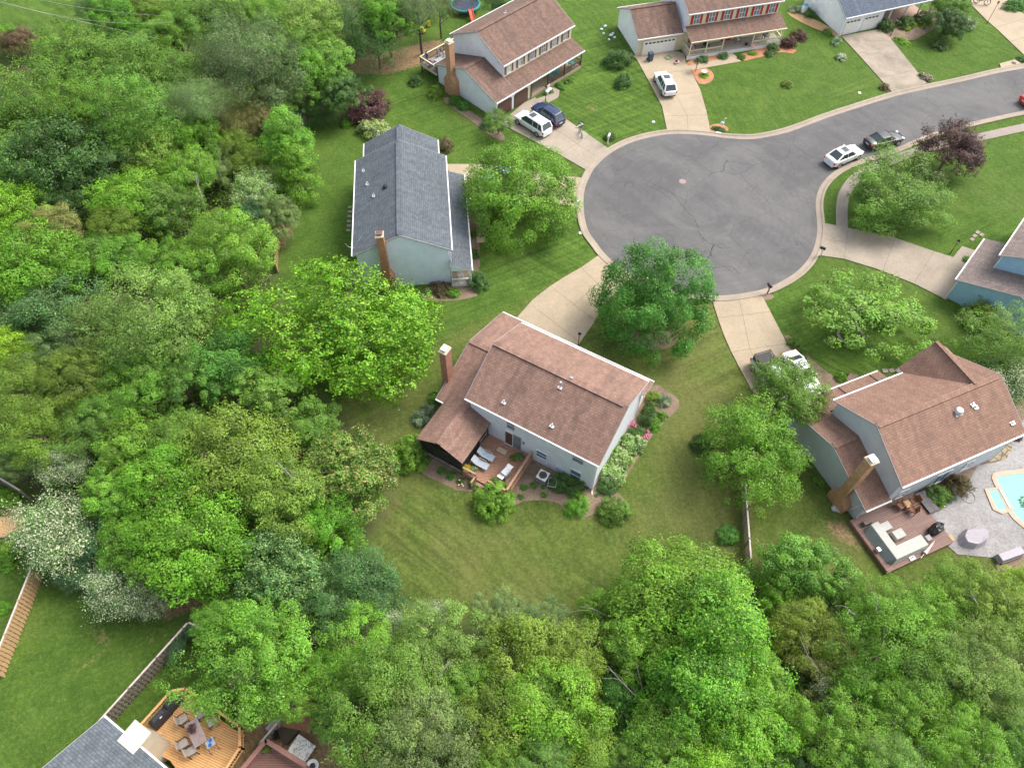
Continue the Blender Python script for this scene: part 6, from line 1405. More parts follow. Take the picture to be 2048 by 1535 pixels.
# drain covers
tag(MB().lathe(*W(1365, 363)[:2], [(.38, .012), (.38, .022), (.30, .022), (.02, .02)], 20).build('manhole_cover', mat('rusty_pink_iron', (.28, .19, .17), .7)), 'rusty round manhole cover in the middle of the cul-de-sac', 'manhole cover')
tag(MB().lathe(*W(2026, 128)[:2], [(.30, .13), (.30, .145), (.02, .14)], 18).build('manhole_cover', M_IRON), 'dark round cover in the storm drain slab at the right kerb', 'manhole cover')
for x, y, l in ((1161, 466, 'small pale meter cover in the grass left of the cul-de-sac'), (1307, 244, 'small pale meter cover in the grass left of the cream house driveway'), (1719, 186, 'small grey meter cover in the lawn above the street')):
    tag(MB().lathe(*W(x, y)[:2], [(.2, 0), (.2, .04), (.02, .045)], 12).build('meter_cover', M_LGREY), l, 'cover')
tag(MB().obox((*W(1437, 267)[:2], .135), (.55, .2, .02), -.2).build('kerb_number_plate', M_WHITE), 'small white painted plate on the kerb below the heron statue', 'plate')

# people on the elevated deck
def person(loc_, rz, label, shirt, legs, s=.93):
    me = bpy.data.meshes.new('person'); J = [(0, 0, .95), (0, 0, 1.12), (0, 0, 1.38), (0, 0, 1.50), (0, .02, 1.58), (0, .02, 1.70),
        (-.17, 0, 1.42), (-.25, .03, 1.15), (-.22, .18, .98), (-.21, .25, .93), (.17, 0, 1.42), (.26, .02, 1.15), (.25, .12, .93), (.25, .16, .86),
        (-.10, 0, .90), (-.11, .04, .48), (-.11, -.02, .08), (-.11, .14, .03), (.10, 0, .90), (.12, .02, .48), (.13, -.03, .08), (.13, .12, .03)]
    E_l = [(0, 1), (1, 2), (2, 3), (3, 4), (4, 5), (2, 6), (6, 7), (7, 8), (8, 9), (2, 10), (10, 11), (11, 12), (12, 13), (0, 14), (14, 15), (15, 16), (16, 17), (0, 18), (18, 19), (19, 20), (20, 21)]
    Rr = [.15, .14, .15, .055, .085, .08, .065, .05, .038, .03, .065, .05, .038, .03, .095, .065, .045, .035, .095, .065, .045, .035]
    me.from_pydata(J, E_l, []); me.update()
    o = bpy.data.objects.new('person', me); col.objects.link(o); o.location = loc_; o.rotation_euler = (0, 0, rz); o.scale = (s,)*3
    sm = o.modifiers.new('skin', 'SKIN'); sv = me.skin_vertices[0] if me.skin_vertices else None
    if sv is None:
        import bmesh
        bm = bmesh.new(); bm.from_mesh(me); bm.verts.layers.skin.verify(); bm.to_mesh(me); bm.free()
    for i, r in enumerate(Rr): me.skin_vertices[0].data[i].radius = (r, r*.8); me.skin_vertices[0].data[i].use_root = (i == 0)
    o.modifiers.new('sub', 'SUBSURF').levels = 2; o.modifiers['sub'].render_levels = 2
    m, nt, N, L, P = nodes('clothed_'+label[:6]); co = N.new('ShaderNodeTexCoord').outputs['Object']; sp = N.new('ShaderNodeSeparateXYZ'); L.new(co, sp.inputs[0])
    r = N.new('ShaderNodeValToRGB'); r.color_ramp.interpolation = 'CONSTANT'; e = r.color_ramp.elements
    mm = N.new('ShaderNodeMapRange'); mm.inputs[2].default_value = 2.0; L.new(sp.outputs[2], mm.inputs[0]); L.new(mm.outputs[0], r.inputs[0])
    for _ in range(2): e.new(.5)
    for q, (pz, c) in zip(e, ((0, (.03, .03, .03)), (.05, legs), (.48, shirt), (.745, (.50, .30, .21)))): q.position = pz; q.color = (*c, 1)
    L.new(r.outputs[0], P.inputs['Base Color']); me.materials.append(m)
    h = MB().blob((0, -.005, 1.70), (.095, .105, .12), 12, 8, amp=.02).build('hair', mat('dark_hair', (.02, .015, .012), .6), o)
    hd = MB(); hd.add([(-.02, .095, 1.62), (.02, .095, 1.62), (0, .125, 1.615), (0, .09, 1.67)], [(0, 1, 2), (0, 2, 3), (1, 3, 2)]); hd.build('nose', M_SKIN, o)
    for s_, wp in ((-1, (-.21, .25, .93)), (1, (.25, .16, .86))):
        hm = MB(); hm.blob((wp[0], wp[1]+.04, wp[2]-.03), (.035, .05, .03), 8, 6, amp=.03)
        for k in range(4): hm.tube([(wp[0]+(k-1.5)*.018, wp[1]+.07, wp[2]-.04), (wp[0]+(k-1.5)*.02, wp[1]+.11+.01*(k in (1, 2)), wp[2]-.05), (wp[0]+(k-1.5)*.02, wp[1]+.13, wp[2]-.075)], .009, 5, 0, .006)
        hm.tube([(wp[0]-s_*.03, wp[1]+.03, wp[2]-.03), (wp[0]-s_*.06, wp[1]+.07, wp[2]-.05)], .011, 5, 0, .008); hm.build('hand', M_SKIN, o)
    return tag(o, label, 'person')
person(local(C_, -2.35, 10.9, 1.16), 2.6, 'person in a blue shirt and grey trousers at the outer corner of the elevated deck', (.02, .07, .26), (.10, .15, .17))
person(local(C_, .9, 10.9, 1.16), -1.8, 'person in a dark blue top standing behind the chimney on the elevated deck', (.03, .10, .20), (.25, .18, .15))
# ------------------------------------------------------------ trees and shrubs
TR = [  # px, py, r, kind, colour, zc, aspect, label
 # --- garden trees
 (672, 640, 168, 'maple', 'vivid', 5.0, 1.22, 'huge round maple with lime green shoot tips between the wood and the light blue house'),
 (1040, 376, 104, 'round', 'leafy', 4.4, 1.0, 'bright green tree over the driveway of the light blue house'),
 (1314, 588, 104, 'round', 'jade', 4.7, 1.0, 'large dense deep green maple at the bottom edge of the cul-de-sac'),
 (1735, 620, 106, 'sparse', 'leafy', 2.9, 1.1, 'open layered tree on the lawn below the right driveway, pale branches showing'),
 (1802, 376, 90, 'feather', 'mid', 3.2, 1.2, 'wide green tree beside the parked street cars, left of the copper tree'),
 (1905, 292, 62, 'copper', 'copper', 3.4, 1.0, 'dark copper leaved tree beside the pavement on the right'),
 (1590, 772, 68, 'broad', 'mid', 4.2, 1.0, 'green tree overhanging the white saloon and the silver pickup'),
 (1508, 898, 98, 'feather', 'leafy', 3.8, 1.0, 'light green tree with yellowish tips left of the grey house'),
 (2015, 672, 72, 'feather', 'pale', 3.8, 1.0, 'pale feathery tree hiding the wall of the sky blue house'),
 (2022, 752, 55, 'blossom', 'cream', 2.6, 1.0, 'pale cream flowering tree behind the roof ridge of the grey house'),
 (1897, 40, 36, 'broad', 'dark', 2.4, .9, 'dark dense small tree in front of the slate roofed house'),
 (1905, 12, 30, 'broad', 'mid', 2.6, 1.2, 'green tree cut by the top edge above the dark dense small tree'),
 (996, 236, 30, 'sparse', 'mid', 2.2, .8, 'small open tree at the corner of the brown roofed house garage'),
 (569, 270, 52, 'tall', 'leafy', 5.4, .95, 'tall bright lime green tree alone in the narrow side lawn, upper part'),
 (590, 340, 46, 'tall', 'leafy', 3.2, 1.1, 'bright lime green tree just below and right of the tallest lime one'),
 (2056, 1006, 16, 'sparse', 'dark', 4.5, 1.0, 'dark leafy branches reaching over the pool at the right edge'),
 # --- far left wood, top
 (90, 210, 85, 'feather', 'mid', 7, 1.1, 'feathery tree at the left edge below the brown shrub'),
 (155, 110, 78, 'feather', 'mid', 7, 1.1, 'feathery tree next to the open field in the top left corner'),
 (245, 130, 72, 'feather', 'mid', 7, 1.0, 'feathery tree right of the one beside the open field'),
 (150, 205, 62, 'feather', 'leafy', 8, 1.0, 'soft feathery crown surrounded by darker trees, below the open field'),
 (255, 230, 84, 'feather', 'mid', 7.5, 1.1, 'broad feathery tree in the upper left wood, near the olive pine'),
 (30, 80, 30, 'broad', 'brown', 2.2, 1.5, 'brownish low tree at the edge of the top left field'),
 (12, 68, 26, 'broad', 'vivid', 2.4, 1.0, 'green shrub-like tree at the far left edge beside the brownish one'),
 (20, 285, 75, 'broad', 'mid', 6, 1.0, 'mid green tree on the left edge above the dark teal oak'),
 (105, 300, 88, 'oak', 'dark', 7, 1.0, 'large dark teal oak in the left wood'),
 (190, 330, 62, 'feather', 'dark', 5.5, 1.0, 'dark feathery tree in the hollow right of the teal oak'),
 (215, 18, 42, 'broad', 'vivid', 4.5, .9, 'leafy vine covered tree at the top edge right of the field'),
 (170, 12, 22, 'pine', 'dark', 5, .8, 'narrow dark evergreen at the right edge of the top left field'),
 (300, 88, 46, 'broad', 'mid', 4.5, 1.2, 'green tree below the reddish gaps near the power lines'),
 (295, 25, 40, 'broad', 'olive', 2.5, 1.5, 'low olive thicket tree under the power lines'),
 (250, 52, 28, 'broad', 'vivid', 3.2, 1.4, 'small bright tree between the vine covered tree and the reddish gaps'),
 (345, 48, 46, 'feather', 'leafy', 7, .9, 'soft green tree at the top edge left of the big olive pine'),
 (395, 30, 52, 'feather', 'mid', 7, .9, 'soft mid green tree at the top edge above the big olive pine'),
 (345, 145, 52, 'broad', 'mid', 6, .9, 'mid green tree left of the big olive pine'),
 (455, 22, 48, 'broad', 'mid', 6.5, 1.1, 'green tree at the top edge behind the big olive pine'),
 (492, 108, 94, 'pine', 'pine', 8.2, 1.0, 'big olive grey pine with a bare lower trunk in the upper wood'),
 (530, 30, 48, 'feather', 'leafy', 6, 1.1, 'light green tree at the top edge right of the big olive pine'),
 (570, 100, 52, 'feather', 'mid', 6.5, .8, 'mid green tree touching the right side of the olive pine'),
 (622, 42, 60, 'broad', 'pale', 6, 1.1, 'pale green tree with drooping light shoots at the top of the wood'),
 (650, 100, 46, 'palet', 'leafy', 5.5, 1.2, 'light tipped tree below the pale drooping one'),
 (625, 135, 56, 'broad', 'leafy', 5.2, 1.0, 'yellow green tree with a visible trunk above the garden shed'),
 (600, 180, 36, 'feather', 'mid', 4.0, .9, 'mid green tree just left of the dark evergreen shrubs by the shed'),
 (552, 175, 42, 'feather', 'greyg', 4.6, 1.0, 'grey green tree at the foot of the olive pine on its right'),
 (682, 180, 44, 'broad', 'dark', 4.0, .8, 'dark green tree behind the purple leaved shrub'),
 (640, 222, 34, 'pine', 'dark', 1.8, 1.4, 'dark low evergreen at the top end of the side lawn'),
 (700, 34, 54, 'pine', 'dark', 5.0, 1.0, 'dark pine at the top edge left of the bright tree'),
 (752, 84, 56, 'pine', 'dark', 3.6, 1.1, 'dark pine with a pale trunk above the bare orange earth'),
 (772, 28, 50, 'broad', 'vivid', 5.6, 1.0, 'bright emerald tree at the top edge above the dark pine'),
 (835, 8, 38, 'pine', 'pine', 6.5, 1.0, 'tall pine with a bare grey trunk beside the yellow toys'),
 (878, 8, 34, 'pine', 'pine', 4.5, 1.4, 'low pine branches at the top edge left of the trampoline'),
 (985, -10, 30, 'pine', 'dark', 4.0, 1.4, 'dark evergreen at the top edge right of the trampoline'),
 (1000, 10, 14, 'broad', 'dark', 2.0, 1.4, 'small dark bush tree behind the ridge of the brown roofed house'),
 (388, 192, 56, 'pine', 'greyg', 7.5, 1.1, 'grey green pine left of the bamboo thicket'),
 (392, 268, 50, 'broad', 'vivid', 4.8, .85, 'vivid vine clad tree below the grey green pine'),
 (446, 205, 34, 'pine', 'straw', 3.4, .7, 'straw coloured bamboo clump right of the grey green pine'),
 (482, 240, 38, 'pine', 'straw', 3.0, .8, 'tall straw bamboo clump left of the lime green tree'),
 (470, 300, 40, 'feather', 'olive', 3.0, 1.0, 'olive bamboo clump in the middle of the thicket'),
 (515, 225, 30, 'feather', 'straw', 3.4, .8, 'olive straw bamboo clump touching the top of the lime tree'),
 (432, 330, 36, 'feather', 'greyg', 3.2, .7, 'grey green narrow tree below the bamboo thicket'),
 (500, 325, 32, 'feather', 'olive', 2.8, 1.1, 'olive shrubby tree at the lower end of the bamboo thicket'),
 (302, 308, 54, 'oak', 'olive', 5.5, 1.1, 'yellow green oak in the left wood below the hollow'),
 (270, 215, 40, 'feather', 'olive', 4.5, 1.2, 'soft olive crown left of the grey green pine'),
 (372, 340, 52, 'broad', 'leafy', 5.4, 1.1, 'green tree with a bare twig patch above the bright round tree'),
 (250, 395, 62, 'broad', 'lime', 5.8, 1.2, 'bright lime green crown in the middle of the left wood'),
 (225, 445, 42, 'feather', 'olive', 5.6, 1.0, 'olive brown feathery tree below the bright lime crown'),
 (345, 402, 50, 'oak', 'mid', 5.2, 1.0, 'green oak with a grey bare branch, left of the bright round tree'),
 (455, 490, 80, 'round', 'leafy', 6.0, 1.0, 'bright rounded tree left of the huge maple, beside the side lawn'),
 (400, 540, 52, 'broad', 'mid', 5.0, 1.0, 'mid green tree below the bright rounded tree'),
 (508, 372, 40, 'blossom', 'leafy', 2.8, 1.1, 'green tree with a few white flowers at the wood edge'),
 (556, 432, 38, 'oak', 'greyg', 2.8, .9, 'grey olive small tree at the edge of the side lawn'),
 (510, 425, 28, 'feather', 'blue', 2.4, 1.0, 'blue green small tree left of the grey olive one'),
 (130, 400, 45, 'broad', 'dark', 4.5, 1.0, 'dark tree in the gap above the pinkish grey crown'),
 (30, 430, 66, 'broad', 'lime', 5.5, 1.0, 'bright green tree on the left edge, upper middle'),
 (98, 452, 48, 'feather', 'straw', 5.8, 1.3, 'pinkish grey twiggy crown in the left wood'),
 (70, 525, 88, 'broad', 'vivid', 6.2, 1.1, 'strong green dense tree at the left edge of the wood'),
 (190, 505, 48, 'broad', 'mid', 4.8, .9, 'mid green tree between the strong green and the pale feathery trees'),
 (240, 510, 50, 'oak', 'leafy', 5.0, 1.1, 'yellow green small oak above the large pale feathery tree'),
 (340, 520, 56, 'feather', 'leafy', 5.6, 1.1, 'soft green tree above and right of the large pale feathery tree'),
 (95, 610, 78, 'oak', 'teal', 5.6, 1.1, 'dark blue green oak at the left edge, middle height'),
 (15, 620, 44, 'feather', 'greyg', 4.5, 1.0, 'grey green tree cut by the left edge, middle height'),
 (292, 628, 108, 'feather', 'pale', 7.6, 1.0, 'large pale feathery tree in the centre of the left wood'),
 (185, 645, 50, 'feather', 'greyg', 5.0, 1.0, 'greyish twiggy tree left of the large pale feathery tree'),
 (405, 640, 52, 'broad', 'mid', 5.0, .9, 'mid green tree between the pale feathery tree and the huge maple'),
 (447, 718, 66, 'broad', 'jade', 5.0, 1.0, 'deep jade green tree left of the lower edge of the huge maple'),
 (15, 695, 48, 'tall', 'yellow', 4.6, 1.2, 'yellow lime crown at the left edge of the wood'),
 (120, 690, 54, 'feather', 'greyg', 4.8, 1.2, 'pale grey green twiggy tree right of the yellow lime crown'),
 (45, 775, 66, 'feather', 'olive', 5.5, 1.1, 'olive feathery tree at the left edge below the yellow lime crown'),
 (150, 752, 68, 'feather', 'olive', 6.0, 1.1, 'olive green feathery tree lower left of the large pale feathery tree'),
 (262, 768, 66, 'feather', 'leafy', 6.0, 1.1, 'light green feathery tree directly below the large pale feathery tree'),
 (355, 755, 58, 'feather', 'mid', 5.6, 1.0, 'mid green feathery tree left of the deep jade tree'),
 (545, 782, 56, 'palet', 'leafy', 4.2, 1.1, 'light fern-like tree at the lower left edge of the huge maple'),
 (622, 845, 48, 'oak', 'mid', 3.0, 1.0, 'small green tree below the huge maple, above the pink tipped tree'),
 (80, 862, 72, 'feather', 'olive', 5.5, 1.1, 'olive crown at the left edge above the weathered fence'),
 (185, 850, 58, 'feather', 'mid', 5.4, 1.0, 'mid green crown right of the olive one above the weathered fence'),
 (28, 925, 36, 'feather', 'cream', 4.0, 1.6, 'pale flowering crown overhanging the weathered fence at the left edge'),
 (258, 880, 62, 'broad', 'leafy', 5.4, 1.1, 'light green crown in the lower left wood, left of the broad olive oak'),
 (345, 862, 56, 'broad', 'mid', 5.2, 1.0, 'mid green crown directly left of the broad olive oak'),
 (125, 925, 40, 'blossom', 'cream', 4.2, 1.2, 'greenish cream blossom tree above the large white blossoming tree'),
 (455, 905, 100, 'oak', 'olive', 6.2, 1.05, 'broad olive green oak with bare twigs left of the pink tipped tree'),
 (562, 985, 84, 'oak', 'olive', 5.6, 1.0, 'olive oak with bare twigs below the broad olive oak'),
 (684, 940, 90, 'redtip', 'mid', 4.6, .98, 'rounded tree with pinkish orange tips beside the back lawn'),
 (650, 1040, 66, 'broad', 'vivid', 4.0, 1.1, 'vivid green tree under the pink tipped tree'),
 (330, 965, 78, 'broad', 'vivid', 5.6, 1.1, 'vivid green tree above the largest vivid tree in the lower left wood'),
 (225, 985, 60, 'broad', 'leafy', 5.0, 1.0, 'leafy green tree right of the white blossoming tree'),
 (385, 1070, 104, 'broad', 'vivid', 5.8, 1.1, 'largest vivid green tree in the lower left wood'),
 (470, 1010, 56, 'broad', 'jade', 4.2, 1.0, 'jade green tree between the largest vivid tree and the olive oak'),
 (265, 1075, 62, 'broad', 'vivid', 4.6, .9, 'vivid leafy tree left of the largest vivid tree'),
 (195, 1075, 46, 'oak', 'blue', 3.0, .8, 'dark bluish vine covered tree between the two white blossoming trees'),
 (110, 1058, 74, 'blossom', 'cream', 3.6, .95, 'large white blossoming tree over the tan fence'),
 (238, 1165, 58, 'blossom', 'cream', 2.8, 1.0, 'smaller white blossoming tree at the edge of the lower left lawn'),
 (300, 1180, 46, 'blossom', 'greyg', 2.4, 1.1, 'grey white blossoming tree right of the smaller white one'),
 (150, 1140, 38, 'broad', 'blue', 1.8, 1.0, 'low dark bush tree below the large white blossoming tree'),
 (420, 1150, 52, 'broad', 'vivid', 3.6, 1.2, 'vivid green tree below the largest vivid tree'),
 (560, 1138, 88, 'palet', 'teal', 4.8, 1.15, 'blue green tree with pale tips below the olive oak'),
 (630, 1195, 48, 'palet', 'teal', 3.8, .9, 'narrow blue green tree with pale tips beside the dark gap'),
 (712, 1185, 82, 'feather', 'teal', 4.6, 1.1, 'soft blue green tree at the lower left corner of the back lawn'),
 (490, 1195, 40, 'palet', 'teal', 3.0, 1.0, 'small pale tipped blue green tree above the yellow green deck tree'),
 # --- bottom
 (494, 1316, 112, 'feather', 'leafy', 6.0, 1.05, 'large yellow green tree overhanging the orange deck'),
 (440, 1250, 50, 'feather', 'leafy', 4.6, 1.3, 'upper yellow green crown joined to the large deck tree'),
 (556, 1392, 50, 'feather', 'leafy', 5.0, 1.2, 'lower right yellow green crown beside the maroon deck'),
 (352, 1300, 18, 'broad', 'blue', 1.6, .6, 'dark creeper growing over the dark board fence'),
 (385, 1262, 18, 'broad', 'blue', 1.4, 1.2, 'dark creeper at the corner of the dark board fence'),
 (715, 1290, 76, 'feather', 'leafy', 5.2, .9, 'spiky topped light green tree left of the cream blossoming tree'),
 (775, 1252, 32, 'blossom', 'cream', 4.2, 1.0, 'cream white blossoming tree at the lower edge of the back lawn, left one'),
 (868, 1225, 28, 'blossom', 'cream', 4.4, 1.8, 'cream white blossoming tree at the lower edge of the back lawn, right one'),
 (870, 1300, 90, 'feather', 'pale', 5.4, 1.0, 'soft pale green tree below the cream blossoms'),
 (652, 1352, 54, 'feather', 'leafy', 4.8, 1.4, 'light green crown between the deck tree and the lower middle trees'),
 (760, 1410, 96, 'feather', 'mid', 6.6, 1.0, 'mid green feathery tree at the bottom, above the blue bucket'),
 (668, 1434, 40, 'broad', 'mid', 3.6, 1.3, 'mid green tree drooping over the white marbled table'),
 (850, 1490, 96, 'feather', 'greyg', 6.8, 1.0, 'grey green tree at the bottom edge left of the yellow green pair'),
 (925, 1400, 66, 'feather', 'leafy', 5.0, .9, 'light green crown below the soft pale green tree'),
 (1000, 1232, 50, 'feather', 'greyg', 4.0, 1.1, 'grey green crown at the lawn edge, left of the fallen pale branches'),
 (1090, 1245, 46, 'feather', 'greyg', 4.0, 1.2, 'grey green crown just left of the bare pale branches'),
 (1050, 1320, 82, 'oak', 'olive', 5.4, 1.1, 'olive gold oak below the grey green crowns'),
 (1150, 1310, 70, 'oak', 'olive', 5.4, .9, 'olive gold oak beside the bare pale branches'),
 (1100, 1410, 90, 'oak', 'lime', 6.4, 1.1, 'yellow green oak in the middle of the bottom wood'),
 (1000, 1440, 76, 'oak', 'olive', 6.0, 1.0, 'olive yellow oak left of the yellow green oak'),
 (1000, 1530, 56, 'broad', 'leafy', 5.6, 1.1, 'bright green crown at the bottom edge, left of centre'),
 (1160, 1490, 70, 'oak', 'olive', 5.4, 1.0, 'dark olive gold oak at the bottom edge beside the dark gap'),
 (1090, 1520, 48, 'feather', 'pale', 6.0, 1.2, 'pale green crown at the bottom edge between two oaks'),
 (1200, 1220, 36, 'broad', 'leafy', 3.2, 1.3, 'small leafy tree under the bare pale branches'),
 (1360, 1185, 112, 'broad', 'leafy', 6.0, 1.25, 'very bright lime green tree reaching into the back lawn'),
 (1440, 1280, 104, 'tall', 'vivid', 6.6, 1.1, 'bright green tree with yellow tips below the grey wooden fence'),
 (1290, 1290, 66, 'broad', 'leafy', 5.6, 1.1, 'leafy green tree below the very bright lime tree'),
 (1260, 1395, 56, 'broad', 'jade', 4.2, .9, 'jade green tree with bare limbs above the dark gap'),
 (1400, 1400, 100, 'tall', 'vivid', 6.8, 1.1, 'vivid green tree left of the brown tangled thicket'),
 (1340, 1480, 76, 'broad', 'leafy', 6.4, 1.1, 'leafy green tree at the bottom edge right of the dark gap'),
 (1270, 1520, 44, 'feather', 'pale', 5.6, 1.3, 'pale grey green crown at the bottom edge right of the dark gap'),
 (1500, 1470, 96, 'broad', 'vivid', 7.0, 1.0, 'bright green tree at the bottom edge below the brown thicket'),
 (1520, 1360, 60, 'broad', 'leafy', 5.6, .9, 'green crown touching the left side of the brown thicket'),
 (1420, 1535, 60, 'tall', 'lime', 6.8, 1.1, 'yellowish crown cut by the bottom edge, right of centre'),
 (1600, 1130, 76, 'broad', 'mid', 3.4, 1.1, 'rounded soft green tree right of the grey wooden fence'),
 (1560, 1185, 44, 'broad', 'vivid', 2.6, 1.0, 'lower green crown under the rounded soft green tree'),
 (1650, 1195, 42, 'feather', 'mid', 2.6, 1.1, 'mid green crown lower right of the rounded soft green tree'),
 (1610, 1270, 64, 'feather', 'olive', 3.8, 1.1, 'olive brown tangled thicket tree with fallen pale trunks'),
 (1665, 1330, 62, 'feather', 'straw', 3.6, 1.0, 'straw and green thicket tree right of the tangled one'),
 (1680, 1385, 40, 'blossom', 'greyg', 4.0, 1.3, 'greyish flowering crown below the thicket'),
 (1758, 1212, 58, 'feather', 'leafy', 4.6, 1.1, 'feathery green tree just below the brown deck corner'),
 (1785, 1290, 92, 'feather', 'leafy', 6.0, 1.1, 'broad feathery green tree below the brown deck'),
 (1862, 1248, 66, 'feather', 'leafy', 5.2, 1.0, 'feathery green crown below the covered patio table'),
 (1918, 1185, 60, 'feather', 'leafy', 4.6, 1.3, 'light green feathery tree overhanging the patio edge'),
 (1990, 1210, 76, 'feather', 'olive', 5.0, 1.0, 'olive feathery tree at the right edge below the covered bench'),
 (2045, 1165, 40, 'oak', 'yellow', 3.2, 1.2, 'yellow green tree at the right edge below the covered bench'),
 (1990, 1330, 84, 'feather', 'pale', 6.6, 1.1, 'pale green feathery tree at the lower right edge'),
 (1900, 1345, 70, 'feather', 'pale', 6.2, 1.0, 'pale green feathery crown left of the one at the lower right edge'),
 (1745, 1400, 70, 'feather', 'leafy', 5.4, 1.1, 'leafy feathery crown right of the greyish flowering crown'),
 (1830, 1440, 76, 'feather', 'leafy', 6.2, 1.1, 'feathery green tree in the lower right wood, left of the dark hollow'),
 (1700, 1480, 80, 'feather', 'leafy', 6.4, 1.1, 'feathery green tree at the bottom right, second from the bright one'),
 (1600, 1440, 46, 'broad', 'leafy', 4.6, 1.0, 'small leafy crown between the thicket and the bottom edge'),
 (1620, 1515, 52, 'broad', 'dark', 4.2, 1.0, 'dark green crown in the gap at the bottom edge'),
 (1790, 1530, 60, 'feather', 'pale', 6.8, 1.2, 'pale green crown cut by the bottom edge, lower right'),
 (1990, 1440, 60, 'broad', 'mid', 4.2, 1.0, 'mid green crown in the dark hollow at the lower right'),
 (1935, 1495, 72, 'feather', 'leafy', 6.4, 1.0, 'light feathery tree at the bottom right beside the dark hollow'),
 (2040, 1500, 50, 'broad', 'mid', 5.6, 1.0, 'green crown in the bottom right corner'),
]
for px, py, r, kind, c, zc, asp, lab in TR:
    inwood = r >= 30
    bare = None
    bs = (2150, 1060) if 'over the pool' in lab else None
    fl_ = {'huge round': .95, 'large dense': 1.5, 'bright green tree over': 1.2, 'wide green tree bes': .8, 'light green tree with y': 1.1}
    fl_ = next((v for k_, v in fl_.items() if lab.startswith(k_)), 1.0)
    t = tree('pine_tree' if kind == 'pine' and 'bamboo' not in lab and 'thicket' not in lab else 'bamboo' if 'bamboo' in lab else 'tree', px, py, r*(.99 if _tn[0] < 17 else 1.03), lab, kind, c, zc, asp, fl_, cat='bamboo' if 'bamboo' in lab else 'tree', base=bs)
# dead limbs
def limb(name, label, a, b, z0, z1, bark, forks=3, r=.05, seed=1):
    rg = random.Random(seed); p, q = W(*a, z0), W(*b, z1); t = thing(name, label, 'branch', (p.x, p.y, 0)); o0 = Vector((p.x, p.y, 0)); mb = MB()
    mid = (p+q)/2+Vector((rg.uniform(-.3, .3), rg.uniform(-.3, .3), .2)); mb.tube([p-o0, mid-o0, q-o0], r, 6, 0, r*.35)
    for k in range(forks):
        s = p.lerp(q, .35+.2*k); e = s+(q-p).normalized()*(q-p).length*.35+Vector((rg.uniform(-.7, .7), rg.uniform(-.7, .7), rg.uniform(0, .5))); mb.tube([s-o0, s.lerp(e, .5)-o0+Vector((.05, .05, .05)), e-o0], r*.5, 5, 0, r*.15)
    mb.build('limb', M_PBARK, t)
for a, b, l, z, s in (((1230, 1240), (1160, 1212), 'bare pale dead branches reaching over the lower lawn edge', 4.2, 1), ((1285, 1380), (1245, 1300), 'bare grey limb showing through the gap in the jade green tree', 6.0, 2), ((1275, 1395), (1215, 1330), 'forked bare limb left of the gap in the jade green tree', 6.0, 3), ((1640, 1345), (1600, 1275), 'fallen pale trunk in the brown tangled thicket', 5.2, 4), ((1665, 1310), (1650, 1285), 'short pale snapped trunk in the brown tangled thicket', 5.5, 5),
                      ((1752, 1220), (1745, 1185), 'forked white branch in the feathery tree below the brown deck', 7.6, 6), ((1710, 1228), (1690, 1210), 'curved white branch left of the forked white branch', 6.8, 7), ((1955, 1208), (1945, 1190), 'short white branch in the olive feathery tree at the right', 7.5, 8), ((405, 395), (390, 350), 'grey bare branch in the green oak of the upper wood', 7.4, 9), ((875, 1355), (900, 1320), 'reddish bare stems in the soft pale green tree', 8.2, 10), ((555, 925), (590, 960), 'bare twigs on top of the broad olive oak', 9.0, 11),
                      ((1495, 1370), (1525, 1345), 'bent bare limb below the bright green tree at the fence', 6.2, 12)):
    limb('dead_branch', l, a, b, z-.8, z, M_PBARK, 3, .04, s)

